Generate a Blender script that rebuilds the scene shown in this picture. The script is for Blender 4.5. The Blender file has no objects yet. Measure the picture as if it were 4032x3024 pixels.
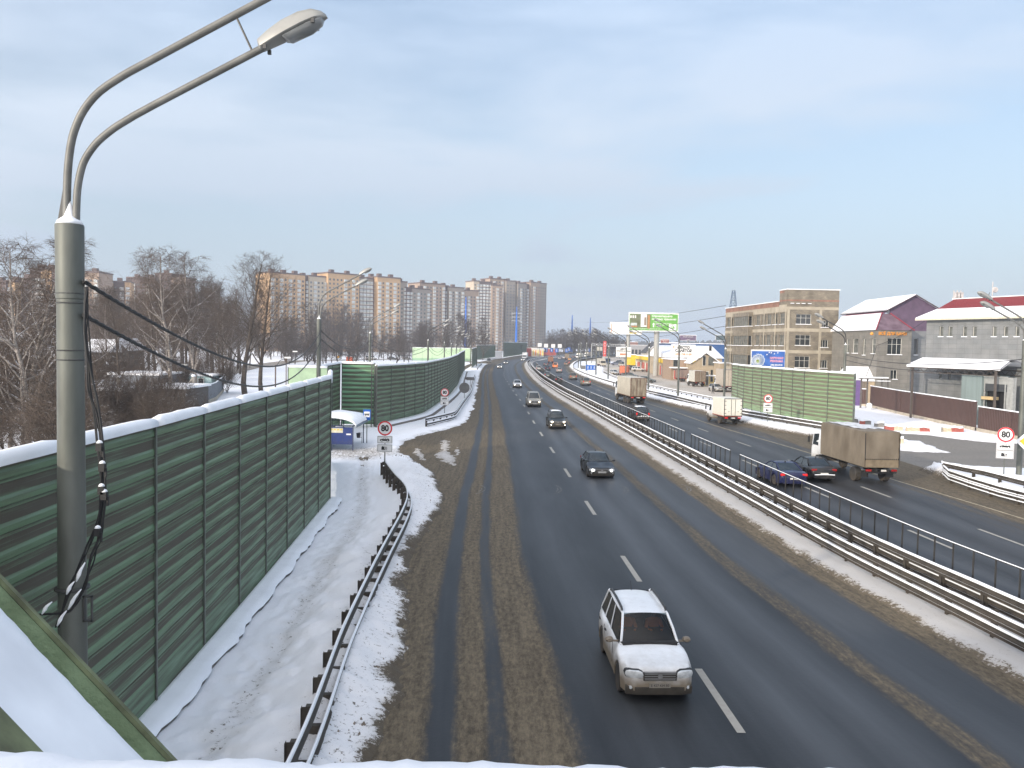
import bpy, bmesh, math, random
import numpy as np
from mathutils import Vector, Matrix
random.seed(7); rng = np.random.RandomState(5)
SC = bpy.context.scene; COL = SC.collection
R_ = math.radians

# ------------------------------------------------------------------ camera
CH = 8.7; FPX = 3281.0; PITCH = R_(2.83); ROLL = math.atan(.0185)
_f = Vector((0, math.cos(PITCH), -math.sin(PITCH))); _r0 = Vector((1, 0, 0)); _u0 = _r0.cross(_f)
_r = _r0*math.cos(ROLL) + _u0*math.sin(ROLL); _u = _u0*math.cos(ROLL) - _r0*math.sin(ROLL)
cd = bpy.data.cameras.new('camera'); cam = bpy.data.objects.new('camera', cd); COL.objects.link(cam)
cd.sensor_width = 36; cd.lens = 36*FPX/4032; cd.clip_start = .05; cd.clip_end = 9000
cam.matrix_world = Matrix(((_r.x, _u.x, -_f.x, 0), (_r.y, _u.y, -_f.y, 0), (_r.z, _u.z, -_f.z, CH), (0, 0, 0, 1)))
SC.camera = cam
def ray(u, v): return (_f*FPX + _r*(u-2016) - _u*(v-1512)).normalized()
def P(u, v, z=0.0):                      # point of the photograph on the level z
    d = ray(u, v); t = (z-CH)/d.z; return Vector((d.x*t, d.y*t, z))
def PY(u, v, Y):                         # point of the photograph at depth Y
    d = ray(u, v); t = Y/d.y; return Vector((d.x*t, Y, CH+d.z*t))

# ------------------------------------------------------------------ world, sun, exposure
SUN_EL, SUN_AZ = R_(15), R_(224)          # clockwise from +Y
W = bpy.data.worlds.new('World'); SC.world = W; W.use_nodes = True
nt = W.node_tree; nt.nodes.clear()
def N(t, typ, **k):
    n = t.nodes.new(typ)
    for a, b in k.items(): setattr(n, a, b)
    return n
sky = N(nt, 'ShaderNodeTexSky', sky_type='NISHITA', sun_disc=False, sun_elevation=SUN_EL, sun_rotation=SUN_AZ, altitude=150, air_density=1.0, dust_density=1.2, ozone_density=1.5)
tc = N(nt, 'ShaderNodeTexCoord'); mp = N(nt, 'ShaderNodeMapping'); mp.inputs['Scale'].default_value = (1.0, 1.0, 4.2); mp.inputs['Rotation'].default_value = (0, R_(-7), 0); mp.inputs['Location'].default_value = (.35, .2, .1)
no = N(nt, 'ShaderNodeTexNoise'); no.inputs['Scale'].default_value = 1.9; no.inputs['Detail'].default_value = 7; no.inputs['Roughness'].default_value = .5; no.inputs['Distortion'].default_value = .25
rp = N(nt, 'ShaderNodeValToRGB'); rp.color_ramp.elements[0].position = .4; rp.color_ramp.elements[0].color = (.3,)*3+(1,); rp.color_ramp.elements[1].position = .6; rp.color_ramp.elements[1].color = (.97,)*3+(1,)
sep = N(nt, 'ShaderNodeSeparateXYZ'); gr = N(nt, 'ShaderNodeValToRGB')   # veil of thin cloud, greyer towards the horizon
e = gr.color_ramp.elements; e[0].position = 0; e[0].color = (2.7, 3.15, 3.7, 1); e[1].position = .45; e[1].color = (3.4, 4.4, 5.9, 1)
x = e.new(.10); x.color = (3.05, 3.6, 4.3, 1); x = e.new(.24); x.color = (3.9, 4.5, 5.3, 1)
mn = N(nt, 'ShaderNodeMapRange'); mn.inputs['From Min'].default_value = 0; mn.inputs['From Max'].default_value = .42; mn.inputs['To Min'].default_value = .96; mn.inputs['To Max'].default_value = 0
mx = N(nt, 'ShaderNodeMix', data_type='RGBA'); ma = N(nt, 'ShaderNodeMath', operation='MAXIMUM'); bg = N(nt, 'ShaderNodeBackground'); wo = N(nt, 'ShaderNodeOutputWorld')
bg.inputs['Strength'].default_value = .15
l = nt.links.new
l(tc.outputs['Generated'], mp.inputs[0]); l(mp.outputs[0], no.inputs['Vector']); l(no.outputs['Fac'], rp.inputs[0])
l(tc.outputs['Generated'], sep.inputs[0]); l(sep.outputs['Z'], gr.inputs[0]); l(sep.outputs['Z'], mn.inputs['Value'])
l(rp.outputs[0], ma.inputs[0]); l(mn.outputs[0], ma.inputs[1]); l(ma.outputs[0], mx.inputs['Factor'])
l(sky.outputs[0], mx.inputs['A']); l(gr.outputs[0], mx.inputs['B']); dt = N(nt, 'ShaderNodeVectorMath', operation='DOT_PRODUCT'); dt.inputs[1].default_value = (math.sin(SUN_AZ)*math.cos(SUN_EL), math.cos(SUN_AZ)*math.cos(SUN_EL), math.sin(SUN_EL)); l(tc.outputs['Generated'], dt.inputs[0])
gl = N(nt, 'ShaderNodeMapRange', interpolation_type='SMOOTHSTEP'); gl.inputs['From Min'].default_value = -.35; gl.inputs['From Max'].default_value = 1.0; gl.inputs['To Min'].default_value = 0; gl.inputs['To Max'].default_value = 1; l(dt.outputs['Value'], gl.inputs['Value'])   # thin cloud glows towards the sun
vm = N(nt, 'ShaderNodeMix', data_type='RGBA'); l(gl.outputs[0], vm.inputs['Factor']); l(mx.outputs['Result'], vm.inputs['A']); vm.inputs['B'].default_value = (12.5, 12.0, 12.0, 1); l(vm.outputs['Result'], bg.inputs[0]); l(bg.outputs[0], wo.inputs[0])
sd = bpy.data.lights.new('sun', 'SUN'); sd.energy = 3.3; sd.angle = R_(1.0); sd.color = (1, .89, .74)
so = bpy.data.objects.new('sun', sd); COL.objects.link(so)
sv = Vector((math.sin(SUN_AZ)*math.cos(SUN_EL), math.cos(SUN_AZ)*math.cos(SUN_EL), math.sin(SUN_EL)))
so.rotation_euler = sv.to_track_quat('Z', 'Y').to_euler()
SC.view_settings.view_transform = 'Standard'; SC.view_settings.look = 'None'; SC.view_settings.exposure = 0.27; SC.view_settings.gamma = 1
SC.render.engine = 'CYCLES'

# ------------------------------------------------------------------ materials
MC = {}
def mat(name, col, rough=.6, metal=0, var=.12, scale=3, bump=0, bscale=None, col2=None, snow=0, emit=0, coat=0, dirt=None, dz=(.2, .9), detail=4, stretch=None, spec=.5, uv=False):
    """principled surface, mottled by noise; snow = how much lies on upward faces; dirt = (colour, amount) splashed up from the ground"""
    key = (name, tuple(col), rough, snow)
    if key in MC: return MC[key]
    m = bpy.data.materials.new(name); m.use_nodes = True; t = m.node_tree; t.nodes.clear(); L = t.links.new
    out = N(t, 'ShaderNodeOutputMaterial'); b = N(t, 'ShaderNodeBsdfPrincipled'); L(b.outputs[0], out.inputs[0])
    b.inputs['Roughness'].default_value = rough; b.inputs['Metallic'].default_value = metal; b.inputs['Specular IOR Level'].default_value = spec
    if coat: b.inputs['Coat Weight'].default_value = coat; b.inputs['Coat Roughness'].default_value = .08
    c = N(t, 'ShaderNodeTexCoord'); vec = c.outputs['UV' if uv else 'Object']
    if stretch:
        mm = N(t, 'ShaderNodeMapping'); mm.inputs['Scale'].default_value = stretch; L(vec, mm.inputs[0]); vec = mm.outputs[0]
    n = N(t, 'ShaderNodeTexNoise'); n.inputs['Scale'].default_value = scale; n.inputs['Detail'].default_value = detail; L(vec, n.inputs['Vector'])
    r = N(t, 'ShaderNodeValToRGB'); r.color_ramp.elements[0].position = .3; r.color_ramp.elements[1].position = .7
    ca = [max(0, v*(1-var)) for v in col]; cb = col2 if col2 else [min(1, v*(1+var)) for v in col]
    r.color_ramp.elements[0].color = (*ca, 1); r.color_ramp.elements[1].color = (*cb, 1); L(n.outputs['Fac'], r.inputs[0]); cur = r.outputs[0]
    if dirt:
        g = N(t, 'ShaderNodeTexCoord'); sp = N(t, 'ShaderNodeSeparateXYZ'); L(g.outputs['Object'], sp.inputs[0])
        mr = N(t, 'ShaderNodeMapRange'); mr.inputs['From Min'].default_value = dz[0]; mr.inputs['From Max'].default_value = dz[1]; mr.inputs['To Min'].default_value = dirt[1]; mr.inputs['To Max'].default_value = 0
        L(sp.outputs['Z'], mr.inputs['Value']); n2 = N(t, 'ShaderNodeTexNoise'); n2.inputs['Scale'].default_value = 5; L(g.outputs['Object'], n2.inputs['Vector'])
        mu = N(t, 'ShaderNodeMath', operation='MULTIPLY_ADD'); L(n2.outputs['Fac'], mu.inputs[0]); mu.inputs[1].default_value = .5; mu.inputs[2].default_value = -.25
        ad = N(t, 'ShaderNodeMath', operation='ADD', use_clamp=True); L(mr.outputs[0], ad.inputs[0]); L(mu.outputs[0], ad.inputs[1])
        ml = N(t, 'ShaderNodeMath', operation='MULTIPLY', use_clamp=True); L(ad.outputs[0], ml.inputs[0]); ml.inputs[1].default_value = 1.0
        mi = N(t, 'ShaderNodeMix', data_type='RGBA'); L(ml.outputs[0], mi.inputs['Factor']); L(cur, mi.inputs['A']); mi.inputs['B'].default_value = (*dirt[0], 1); cur = mi.outputs['Result']
        rr = N(t, 'ShaderNodeMapRange'); rr.inputs['To Min'].default_value = rough; rr.inputs['To Max'].default_value = .85; L(ml.outputs[0], rr.inputs['Value']); L(rr.outputs[0], b.inputs['Roughness'])
    if snow:
        g = N(t, 'ShaderNodeNewGeometry'); sp = N(t, 'ShaderNodeSeparateXYZ'); L(g.outputs['Normal'], sp.inputs[0])
        n3 = N(t, 'ShaderNodeTexNoise'); n3.inputs['Scale'].default_value = 2.5; L(c.outputs['Object'], n3.inputs['Vector'])
        ad = N(t, 'ShaderNodeMath', operation='ADD'); L(sp.outputs['Z'], ad.inputs[0]); L(n3.outputs['Fac'], ad.inputs[1])
        mr = N(t, 'ShaderNodeMapRange'); mr.inputs['From Min'].default_value = 1.5-snow*.6; mr.inputs['From Max'].default_value = 1.62-snow*.6; L(ad.outputs[0], mr.inputs['Value'])
        mi = N(t, 'ShaderNodeMix', data_type='RGBA'); L(mr.outputs[0], mi.inputs['Factor']); L(cur, mi.inputs['A']); mi.inputs['B'].default_value = (.78, .8, .84, 1); cur = mi.outputs['Result']
    L(cur, b.inputs['Base Color'])
    if emit: L(cur, b.inputs['Emission Color']); b.inputs['Emission Strength'].default_value = emit
    if bump:
        nb = N(t, 'ShaderNodeTexNoise'); nb.inputs['Scale'].default_value = bscale or scale*4; nb.inputs['Detail'].default_value = 6; L(vec, nb.inputs['Vector'])
        bu = N(t, 'ShaderNodeBump'); bu.inputs['Strength'].default_value = bump; bu.inputs['Distance'].default_value = .03; L(nb.outputs['Fac'], bu.inputs['Height']); L(bu.outputs[0], b.inputs['Normal'])
    MC[key] = m; return m
SNOW = mat('snow', (.84, .86, .89), .75, var=.05, scale=1.3, bump=.35, bscale=3)
SNOWF = mat('roof_snow', (.82, .83, .86), .8, var=.04, scale=.5, bump=.2, bscale=1.5)
GALV = mat('galvanised_steel', (.115, .122, .108), .55, .3, var=.38, scale=1.6, bump=.06, bscale=30, stretch=(1, 1, .35))
GALVD = mat('dull_steel', (.07, .07, .068), .55, .3, var=.25, scale=2)
RAILM = mat('dirty_rail_steel', (.065, .056, .046), .7, .1, var=.35, scale=2.5, dirt=((.07, .055, .04), .5), dz=(0, .6))
BLACK = mat('black_rubber', (.018, .018, .019), .7, var=.2)
GLASS = mat('car_glass', (.02, .026, .03), .07, var=.1, spec=.7)
PLAST = mat('black_plastic', (.03, .03, .03), .5, var=.2, dirt=((.12, .1, .075), .8), dz=(.1, .9))
TYRE = mat('tyre', (.025, .024, .023), .85, var=.3, dirt=((.09, .075, .06), .7), dz=(-.4, .35))
RIM = mat('wheel_rim', (.3, .3, .3), .4, .6, var=.2)
CONC = mat('concrete', (.3, .28, .25), .85, var=.2, scale=1.2, bump=.2)
PLATE = mat('plate_white', (.62, .61, .58), .5, var=.08)
LAMPG = mat('headlight_glass', (.5, .52, .53), .1, var=.15, scale=12, spec=.8)
HLON = mat('lit_headlight', (1, .8, .5), .3, var=.02, emit=7)
HLW = mat('lit_headlight_white', (1, .97, .9), .3, var=.02, emit=6)
TAILR = mat('tail_light_red', (.28, .012, .012), .25, var=.2)
TAILON = mat('lit_tail_light', (.5, .012, .012), .3, var=.05, emit=.5)

# ------------------------------------------------------------------ mesh builder
class MB:
    def __init__(s): s.v = []; s.f = []; s.uv = {}; s.mi = {}
    def add(s, vs, fs, uvs=None, mi=0):
        o = len(s.v); s.v += [tuple(q) for q in vs]
        for k, f in enumerate(fs):
            if uvs: s.uv[len(s.f)] = uvs[k]
            if mi: s.mi[len(s.f)] = mi
            s.f.append(tuple(i+o for i in f))
        return s
    def quad(s, a, b, c, d, uv=None, mi=0): return s.add([a, b, c, d], [(0, 1, 2, 3)], [uv] if uv else None, mi)
    def poly(s, pts): return s.add(pts, [tuple(range(len(pts)))])
    def box(s, c, d, rz=0, tilt=None, mi=0):
        x, y, z = [k/2 for k in d]; M_ = Matrix.Rotation(rz, 3, 'Z')
        if tilt is not None: M_ = M_ @ tilt
        vs = [Vector(c)+M_ @ Vector((i*x, j*y, k*z)) for k in (-1, 1) for i, j in ((-1, -1), (1, -1), (1, 1), (-1, 1))]
        return s.add(vs, [(3, 2, 1, 0), (4, 5, 6, 7), (0, 1, 5, 4), (1, 2, 6, 5), (2, 3, 7, 6), (3, 0, 4, 7)], mi=mi)
    def tube(s, pts, rad, n=8, cap=True):
        pts = [Vector(p) for p in pts]; m = len(pts)
        if not hasattr(rad, '__len__'): rad = [rad]*m
        rings = []; ref = None
        for i, p in enumerate(pts):
            d = (pts[min(i+1, m-1)]-pts[max(i-1, 0)]).normalized()
            if ref is None: ref = d.cross(Vector((.31, .17, .93))); ref = ref if ref.length > .05 else d.cross(Vector((1, 0, 0)))
            ref = (ref - d*ref.dot(d)).normalized(); b = d.cross(ref)
            rings += [p+(ref*math.cos(a)+b*math.sin(a))*rad[i] for a in [2*math.pi*k/n for k in range(n)]]
        fs = [(i*n+k, i*n+(k+1) % n, (i+1)*n+(k+1) % n, (i+1)*n+k) for i in range(m-1) for k in range(n)]
        if cap: fs += [tuple(reversed(range(n))), tuple(range((m-1)*n, m*n))]
        return s.add(rings, fs)
    def lathe(s, prof, n=20, c=(0, 0, 0), axis='Z'):
        vs = []
        for r, z in prof:
            for k in range(n):
                a = 2*math.pi*k/n; q = (r*math.cos(a), r*math.sin(a), z)
                if axis == 'X': q = (q[2], q[0], q[1])
                if axis == 'Y': q = (q[0], q[2], q[1])
                vs.append((q[0]+c[0], q[1]+c[1], q[2]+c[2]))
        m = len(prof); fs = [(i*n+k, i*n+(k+1) % n, (i+1)*n+(k+1) % n, (i+1)*n+k) for i in range(m-1) for k in range(n)]
        return s.add(vs, fs+[tuple(reversed(range(n))), tuple(range((m-1)*n, m*n))])
    def loft(s, secs, close=False, cap=False):
        n = len(secs[0]); vs = [q for r in secs for q in r]; m = len(secs); kk = n if close else n-1
        fs = [(i*n+k, i*n+(k+1) % n, (i+1)*n+(k+1) % n, (i+1)*n+k) for i in range(m-1) for k in range(kk)]
        if cap: fs += [tuple(reversed(range(n))), tuple(range((m-1)*n, m*n))]
        return s.add(vs, fs)
    def prism(s, poly, z0, z1):       # poly = list of (x, y)
        n = len(poly); vs = [(*p, z0) for p in poly]+[(*p, z1) for p in poly]
        return s.add(vs, [tuple(reversed(range(n))), tuple(range(n, 2*n))]+[(k, (k+1) % n, n+(k+1) % n, n+k) for k in range(n)])
    def build(s, name, m, parent=None, loc=None, smooth=False, rz=0):
        me = bpy.data.meshes.new(name); me.from_pydata(s.v, [], s.f)
        if s.uv:
            u = me.uv_layers.new(name='UVMap')
            for i, p in enumerate(me.polygons):
                if i in s.uv:
                    for li, q in zip(p.loop_indices, s.uv[i]): u.data[li].uv = q
        for k in (m if isinstance(m, (list, tuple)) else [m]): me.materials.append(k)
        for i, v in s.mi.items(): me.polygons[i].material_index = v
        if smooth: me.polygons.foreach_set('use_smooth', [True]*len(me.polygons))
        me.validate(); me.update()
        bm = bmesh.new(); bm.from_mesh(me); bmesh.ops.recalc_face_normals(bm, faces=bm.faces) if not s.uv else None; bm.to_mesh(me); bm.free()
        if smooth == 2:
            try: me.set_sharp_from_angle(angle=R_(38))
            except Exception: pass
        o = bpy.data.objects.new(name, me); COL.objects.link(o)
        if parent: o.parent = parent
        if loc is not None: o.location = loc
        if rz: o.rotation_euler[2] = rz
        return o
def tag(o, label=None, cat=None, group=None, kind=None):
    if label: o['label'] = label
    if cat: o['category'] = cat
    if group: o['group'] = group
    if kind: o['kind'] = kind
    return o
def emp(name, loc, label, cat, group=None, rz=0):
    o = bpy.data.objects.new(name, None); COL.objects.link(o); o.location = loc; o.rotation_euler[2] = rz; o.empty_display_size = .3
    return tag(o, label, cat, group)
def copy_tree(o, parent=None):
    c = o.copy(); COL.objects.link(c); c.parent = parent
    for ch in list(o.children): copy_tree(ch, c)
    return c
def text(body, size, m, parent, loc, rot, name='lettering', align='CENTER', off=0.0, sx=1.0, extr=.004):
    cu = bpy.data.curves.new('t', 'FONT'); cu.body = body; cu.size = size; cu.align_x = align; cu.align_y = 'CENTER'; cu.offset = off; cu.extrude = extr; cu.resolution_u = 3
    t = bpy.data.objects.new('t', cu); COL.objects.link(t); dg = bpy.context.evaluated_depsgraph_get(); me = bpy.data.meshes.new_from_object(t.evaluated_get(dg))
    bpy.data.objects.remove(t); me.name = name; me.materials.clear(); me.materials.append(m)
    o = bpy.data.objects.new(name, me); COL.objects.link(o); o.parent = parent; o.location = loc; o.rotation_euler = rot; o.scale = (sx, 1, 1); return o
def spline(ks):
    ks = sorted(ks); xs = np.array([k[0] for k in ks], float); ys = np.array([k[1] for k in ks], float)
    d = np.diff(ys)/np.diff(xs); m = np.empty(len(xs)); m[0] = d[0]; m[-1] = d[-1]
    for i in range(1, len(xs)-1): m[i] = 0 if d[i-1]*d[i] <= 0 else 2*d[i-1]*d[i]/(d[i-1]+d[i])
    def f(x):
        x = np.asarray(x, float); i = np.clip(np.searchsorted(xs, x)-1, 0, len(xs)-2); h = xs[i+1]-xs[i]; t = (x-xs[i])/h
        t2 = np.clip(t, 0, 1); r = (2*t2**3-3*t2**2+1)*ys[i]+(t2**3-2*t2**2+t2)*h*m[i]+(-2*t2**3+3*t2**2)*ys[i+1]+(t2**3-t2**2)*h*m[i+1]
        return r+np.where(t > 1, (t-1)*h*m[-1], 0)+np.where(t < 0, t*h*m[0], 0)
    return f
# smooth value noise for height fields
_tab = rng.rand(256, 256)
def vn(x, y):
    x = np.asarray(x, float); y = np.asarray(y, float); xi = np.floor(x).astype(int); yi = np.floor(y).astype(int); fx = x-xi; fy = y-yi
    fx = fx*fx*(3-2*fx); fy = fy*fy*(3-2*fy); g = lambda a, b: _tab[a % 256, b % 256]
    return (g(xi, yi)*(1-fx)+g(xi+1, yi)*fx)*(1-fy)+(g(xi, yi+1)*(1-fx)+g(xi+1, yi+1)*fx)*fy
def fbm(x, y, o=4): return sum(vn(x*2**k+17*k, y*2**k+31*k)/2**(k+1) for k in range(o))/(1-.5**o)
def sst(t): t = np.clip(t, 0, 1); return t*t*(3-2*t)
# ------------------------------------------------------------------ plan of the roads (metres; the camera stands above x=0, y=0)
RM = spline([(0, 16.6), (12, 15.9), (25.3, 14.6), (33.4, 13.75), (48, 12.95), (61.7, 12.3), (84.7, 11.2), (116, 9.6), (142, 8.2), (206, 6.3), (279, 5.7), (340, 6.2), (391, 8), (446, 13.6), (525, 24.6), (610, 42), (782, 88), (900, 132), (1300, 320)])      # front rail of the median
LM = spline([(0, -2.1), (17.4, -2.8), (34, -3.6), (60, -4.0), (89, -4.5), (117, -5.2), (141, -6), (241, -9.2), (312, -10.2), (380, -7.5), (453, -.4), (555, 10.8), (682, 32), (865, 69), (1300, 205)])
LB = spline([(0, -2.2), (17.4, -2.7), (23, -3.0), (34.5, -3.9), (42, -3.5), (50, -4.5), (56.5, -5.8), (62, -7.7), (65.4, -8.9), (70, -9.3), (74, -8.9), (80.8, -7.0), (88.8, -5.2), (100, -5.0), (117, -5.3), (141, -6.1), (241, -9.3), (312, -10.4), (380, -7.8), (453, -.6), (555, 10.6)])
QR = spline([(0, 29), (30, 28.7), (47.8, 29.4), (61, 29.6), (80, 29.2), (89, 26.8), (108.6, 25.3), (134, 22.0), (163, 20.4), (237, 18.5), (298, 20.3), (368, 26), (460, 37), (552, 56), (667, 92), (782, 128), (900, 175), (1300, 390)])
WA = spline([(0, -7.5), (18.75, -8.05), (43.3, -9.45)])
WD = spline([(82, -13.6), (98, -10.3), (131, -9.9), (200, -12.4), (250, -14.3), (330, -14.6)])
PATH = spline([(8, -5.9), (21, -6.2), (30, -6.8), (41, -7.45), (51, -9.2), (60, -10.6)])
def ystations(a, b, k=.02, m=.35):
    y = [a]
    while y[-1] < b: y.append(y[-1]+max(m, y[-1]*k))
    return np.array(y)
def grid_mesh(name, X, Y, Z, m, UV=None, attr=None, smooth=True):
    a, b = X.shape; me = bpy.data.meshes.new(name); idx = np.arange(a*b).reshape(a, b)
    f = np.stack([idx[:-1, :-1], idx[:-1, 1:], idx[1:, 1:], idx[1:, :-1]], -1).reshape(-1, 4)
    me.from_pydata(np.stack([X, Y, Z], -1).reshape(-1, 3).tolist(), [], f.tolist())
    if UV is not None:
        ul = me.uv_layers.new(name='UVMap'); vi = np.empty(len(me.loops), int); me.loops.foreach_get('vertex_index', vi)
        ul.data.foreach_set('uv', np.stack([UV[0].ravel(), UV[1].ravel()], -1)[vi].ravel())
    if attr is not None:
        at = me.attributes.new('dirt', 'FLOAT', 'POINT'); at.data.foreach_set('value', attr.ravel().astype(np.float32))
    if smooth: me.polygons.foreach_set('use_smooth', [True]*len(me.polygons))
    me.materials.append(m); me.update(); o = bpy.data.objects.new(name, me); COL.objects.link(o)
    if me.polygons[0].normal.z < 0: me.flip_normals()
    return tag(o, kind='structure')
def sdf(X, Y, poly):                       # distance inside (+) or outside (-) a polygon
    d = np.full(X.shape, 1e9); ins = np.zeros(X.shape, bool); n = len(poly)
    for i in range(n):
        x0, y0 = poly[i][:2]; x1, y1 = poly[(i+1) % n][:2]; ex, ey = x1-x0, y1-y0
        t = np.clip(((X-x0)*ex+(Y-y0)*ey)/(ex*ex+ey*ey+1e-9), 0, 1); d = np.minimum(d, np.hypot(X-x0-t*ex, Y-y0-t*ey))
        c = ((y0 > Y) != (y1 > Y)) & (X < (x1-x0)*(Y-y0)/(y1-y0+1e-12)+x0); ins ^= c
    return np.where(ins, d, -d)

def road_mat(name, stops, tone, lo, hi):
    """asphalt with lanes of sand and slush that lie along the road; u runs across, v along it"""
    m = bpy.data.materials.new(name); m.use_nodes = True; t = m.node_tree; t.nodes.clear(); L = t.links.new
    out = N(t, 'ShaderNodeOutputMaterial'); b = N(t, 'ShaderNodeBsdfPrincipled'); L(b.outputs[0], out.inputs[0])
    c = N(t, 'ShaderNodeTexCoord'); sp = N(t, 'ShaderNodeSeparateXYZ'); L(c.outputs['UV'], sp.inputs[0])
    def noise(scale, stretch, det=4, src='UV', rough=.6):
        mm = N(t, 'ShaderNodeMapping'); mm.inputs['Scale'].default_value = stretch; L(c.outputs[src], mm.inputs[0])
        n = N(t, 'ShaderNodeTexNoise'); n.inputs['Scale'].default_value = scale; n.inputs['Detail'].default_value = det; n.inputs['Roughness'].default_value = rough; L(mm.outputs[0], n.inputs['Vector']); return n.outputs['Fac']
    def math_(op, a, b_, cl=False, c_=None):
        q = N(t, 'ShaderNodeMath', operation=op, use_clamp=cl)
        for i, k in enumerate([a, b_]+([c_] if c_ is not None else [])):
            if isinstance(k, (int, float)): q.inputs[i].default_value = k
            else: L(k, q.inputs[i])
        return q.outputs[0]
    wob = math_('MULTIPLY_ADD', noise(1, (3, .06, 1)), .05, c_=-.025)
    u = math_('ADD', sp.outputs[0], wob); mr = N(t, 'ShaderNodeMapRange'); mr.inputs['From Min'].default_value = lo; mr.inputs['From Max'].default_value = hi; L(u, mr.inputs['Value'])
    def ramp(st, colr=False):
        r = N(t, 'ShaderNodeValToRGB'); el = r.color_ramp.elements; st = [((p-lo)/(hi-lo), v) for p, v in st]
        for k, (p, v) in enumerate(st):
            e_ = el[k] if k < 2 else el.new(p); e_.position = p; e_.color = (v, v, v, 1)
        L(mr.outputs[0], r.inputs[0]); return r.outputs[0]
    sand = ramp(stops); tn = ramp(tone)  # tone lightens the wheel tracks: sky sheen put into the asphalt colour
    fine = noise(1.0, (7.5, 2.6, 1), 6, 'Object', .8); streak = noise(1, (70, .25, 1), 4); big = noise(1, (9, .12, 1), 3)
    g = math_('MULTIPLY_ADD', fine, 1.1, c_=-.55); g = math_('ADD', g, math_('MULTIPLY_ADD', streak, .45, c_=-.22)); g = math_('ADD', g, math_('MULTIPLY_ADD', big, .4, c_=-.2))
    gs = math_('MULTIPLY', g, .75); raw = math_('ADD', sand, gs); sm = N(t, 'ShaderNodeMapRange', interpolation_type='SMOOTHSTEP'); sm.inputs['From Min'].default_value = .2; sm.inputs['From Max'].default_value = .85; L(raw, sm.inputs['Value'])
    sm.inputs['To Max'].default_value = .93
    ar = N(t, 'ShaderNodeValToRGB'); ar.color_ramp.elements[0].color = (.0135, .0142, .0153, 1); ar.color_ramp.elements[1].color = (.085, .091, .1, 1); ar.color_ramp.elements[0].position = .0; ar.color_ramp.elements[1].position = 1
    L(math_('ADD', tn, math_('ADD', math_('MULTIPLY_ADD', big, .5, c_=-.25), math_('MULTIPLY_ADD', streak, .3, c_=-.15)), True), ar.inputs[0])
    sr = N(t, 'ShaderNodeValToRGB'); sr.color_ramp.elements[0].color = (.045, .036, .025, 1); sr.color_ramp.elements[1].color = (.205, .165, .11, 1); sr.color_ramp.elements[0].position = .36; sr.color_ramp.elements[1].position = .64
    L(math_('ADD', math_('MULTIPLY', fine, .72), math_('MULTIPLY', streak, .28)), sr.inputs[0])
    mi = N(t, 'ShaderNodeMix', data_type='RGBA'); L(sm.outputs[0], mi.inputs['Factor']); L(ar.outputs[0], mi.inputs['A']); L(sr.outputs[0], mi.inputs['B']); L(mi.outputs['Result'], b.inputs['Base Color'])
    rr = N(t, 'ShaderNodeMapRange'); b.inputs['Specular IOR Level'].default_value = .25; rr.inputs['To Min'].default_value = .5; rr.inputs['To Max'].default_value = .85; L(sm.outputs[0], rr.inputs['Value']); L(rr.outputs[0], b.inputs['Roughness'])
    fb = noise(1.0, (9, 9, 1), 5, 'Object'); bu = N(t, 'ShaderNodeBump'); bu.inputs['Distance'].default_value = .035
    L(math_('MULTIPLY_ADD', sm.outputs[0], .6, c_=.12), bu.inputs['Strength']); L(math_('ADD', fb, fine), bu.inputs['Height']); L(bu.outputs[0], b.inputs['Normal'])
    return m
RML = road_mat('wet_asphalt_with_sand', [(-.5, 1.0), (-.02, .98), (.05, .9), (.066, .6), (.076, .12), (.098, .1), (.108, .6), (.12, .88), (.148, .85), (.158, .3), (.176, .28), (.19, .85), (.21, 1.0), (.255, .8), (.285, .18), (.33, .0), (.765, .0), (.795, .6), (.82, .6), (.855, .02), (.95, .0), (.98, .65), (1.01, 1.0), (1.2, 1.1)],
               [(-.5, .2), (.25, .2), (.3, .15), (.36, .38), (.42, .2), (.5, .12), (.55, .3), (.6, .75), (.65, .35), (.71, .7), (.78, .15), (.86, .6), (.92, .35), (1.2, .2)], -.5, 1.2)
RMR = road_mat('asphalt_going_away', [(-.2, .9), (-.03, .5), (.04, .1), (.1, .0), (.6, .0), (.72, .05), (.77, .35), (.8, .15), (.84, .5), (.88, .35), (.93, .75), (1.0, 1.0), (1.3, 1.1)],
               [(-.2, .15), (.1, .2), (.2, .5), (.3, .12), (.42, .4), (.5, .15), (.6, .5), (.68, .2), (.8, .35), (1.3, .2)], -.2, 1.3)
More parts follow.
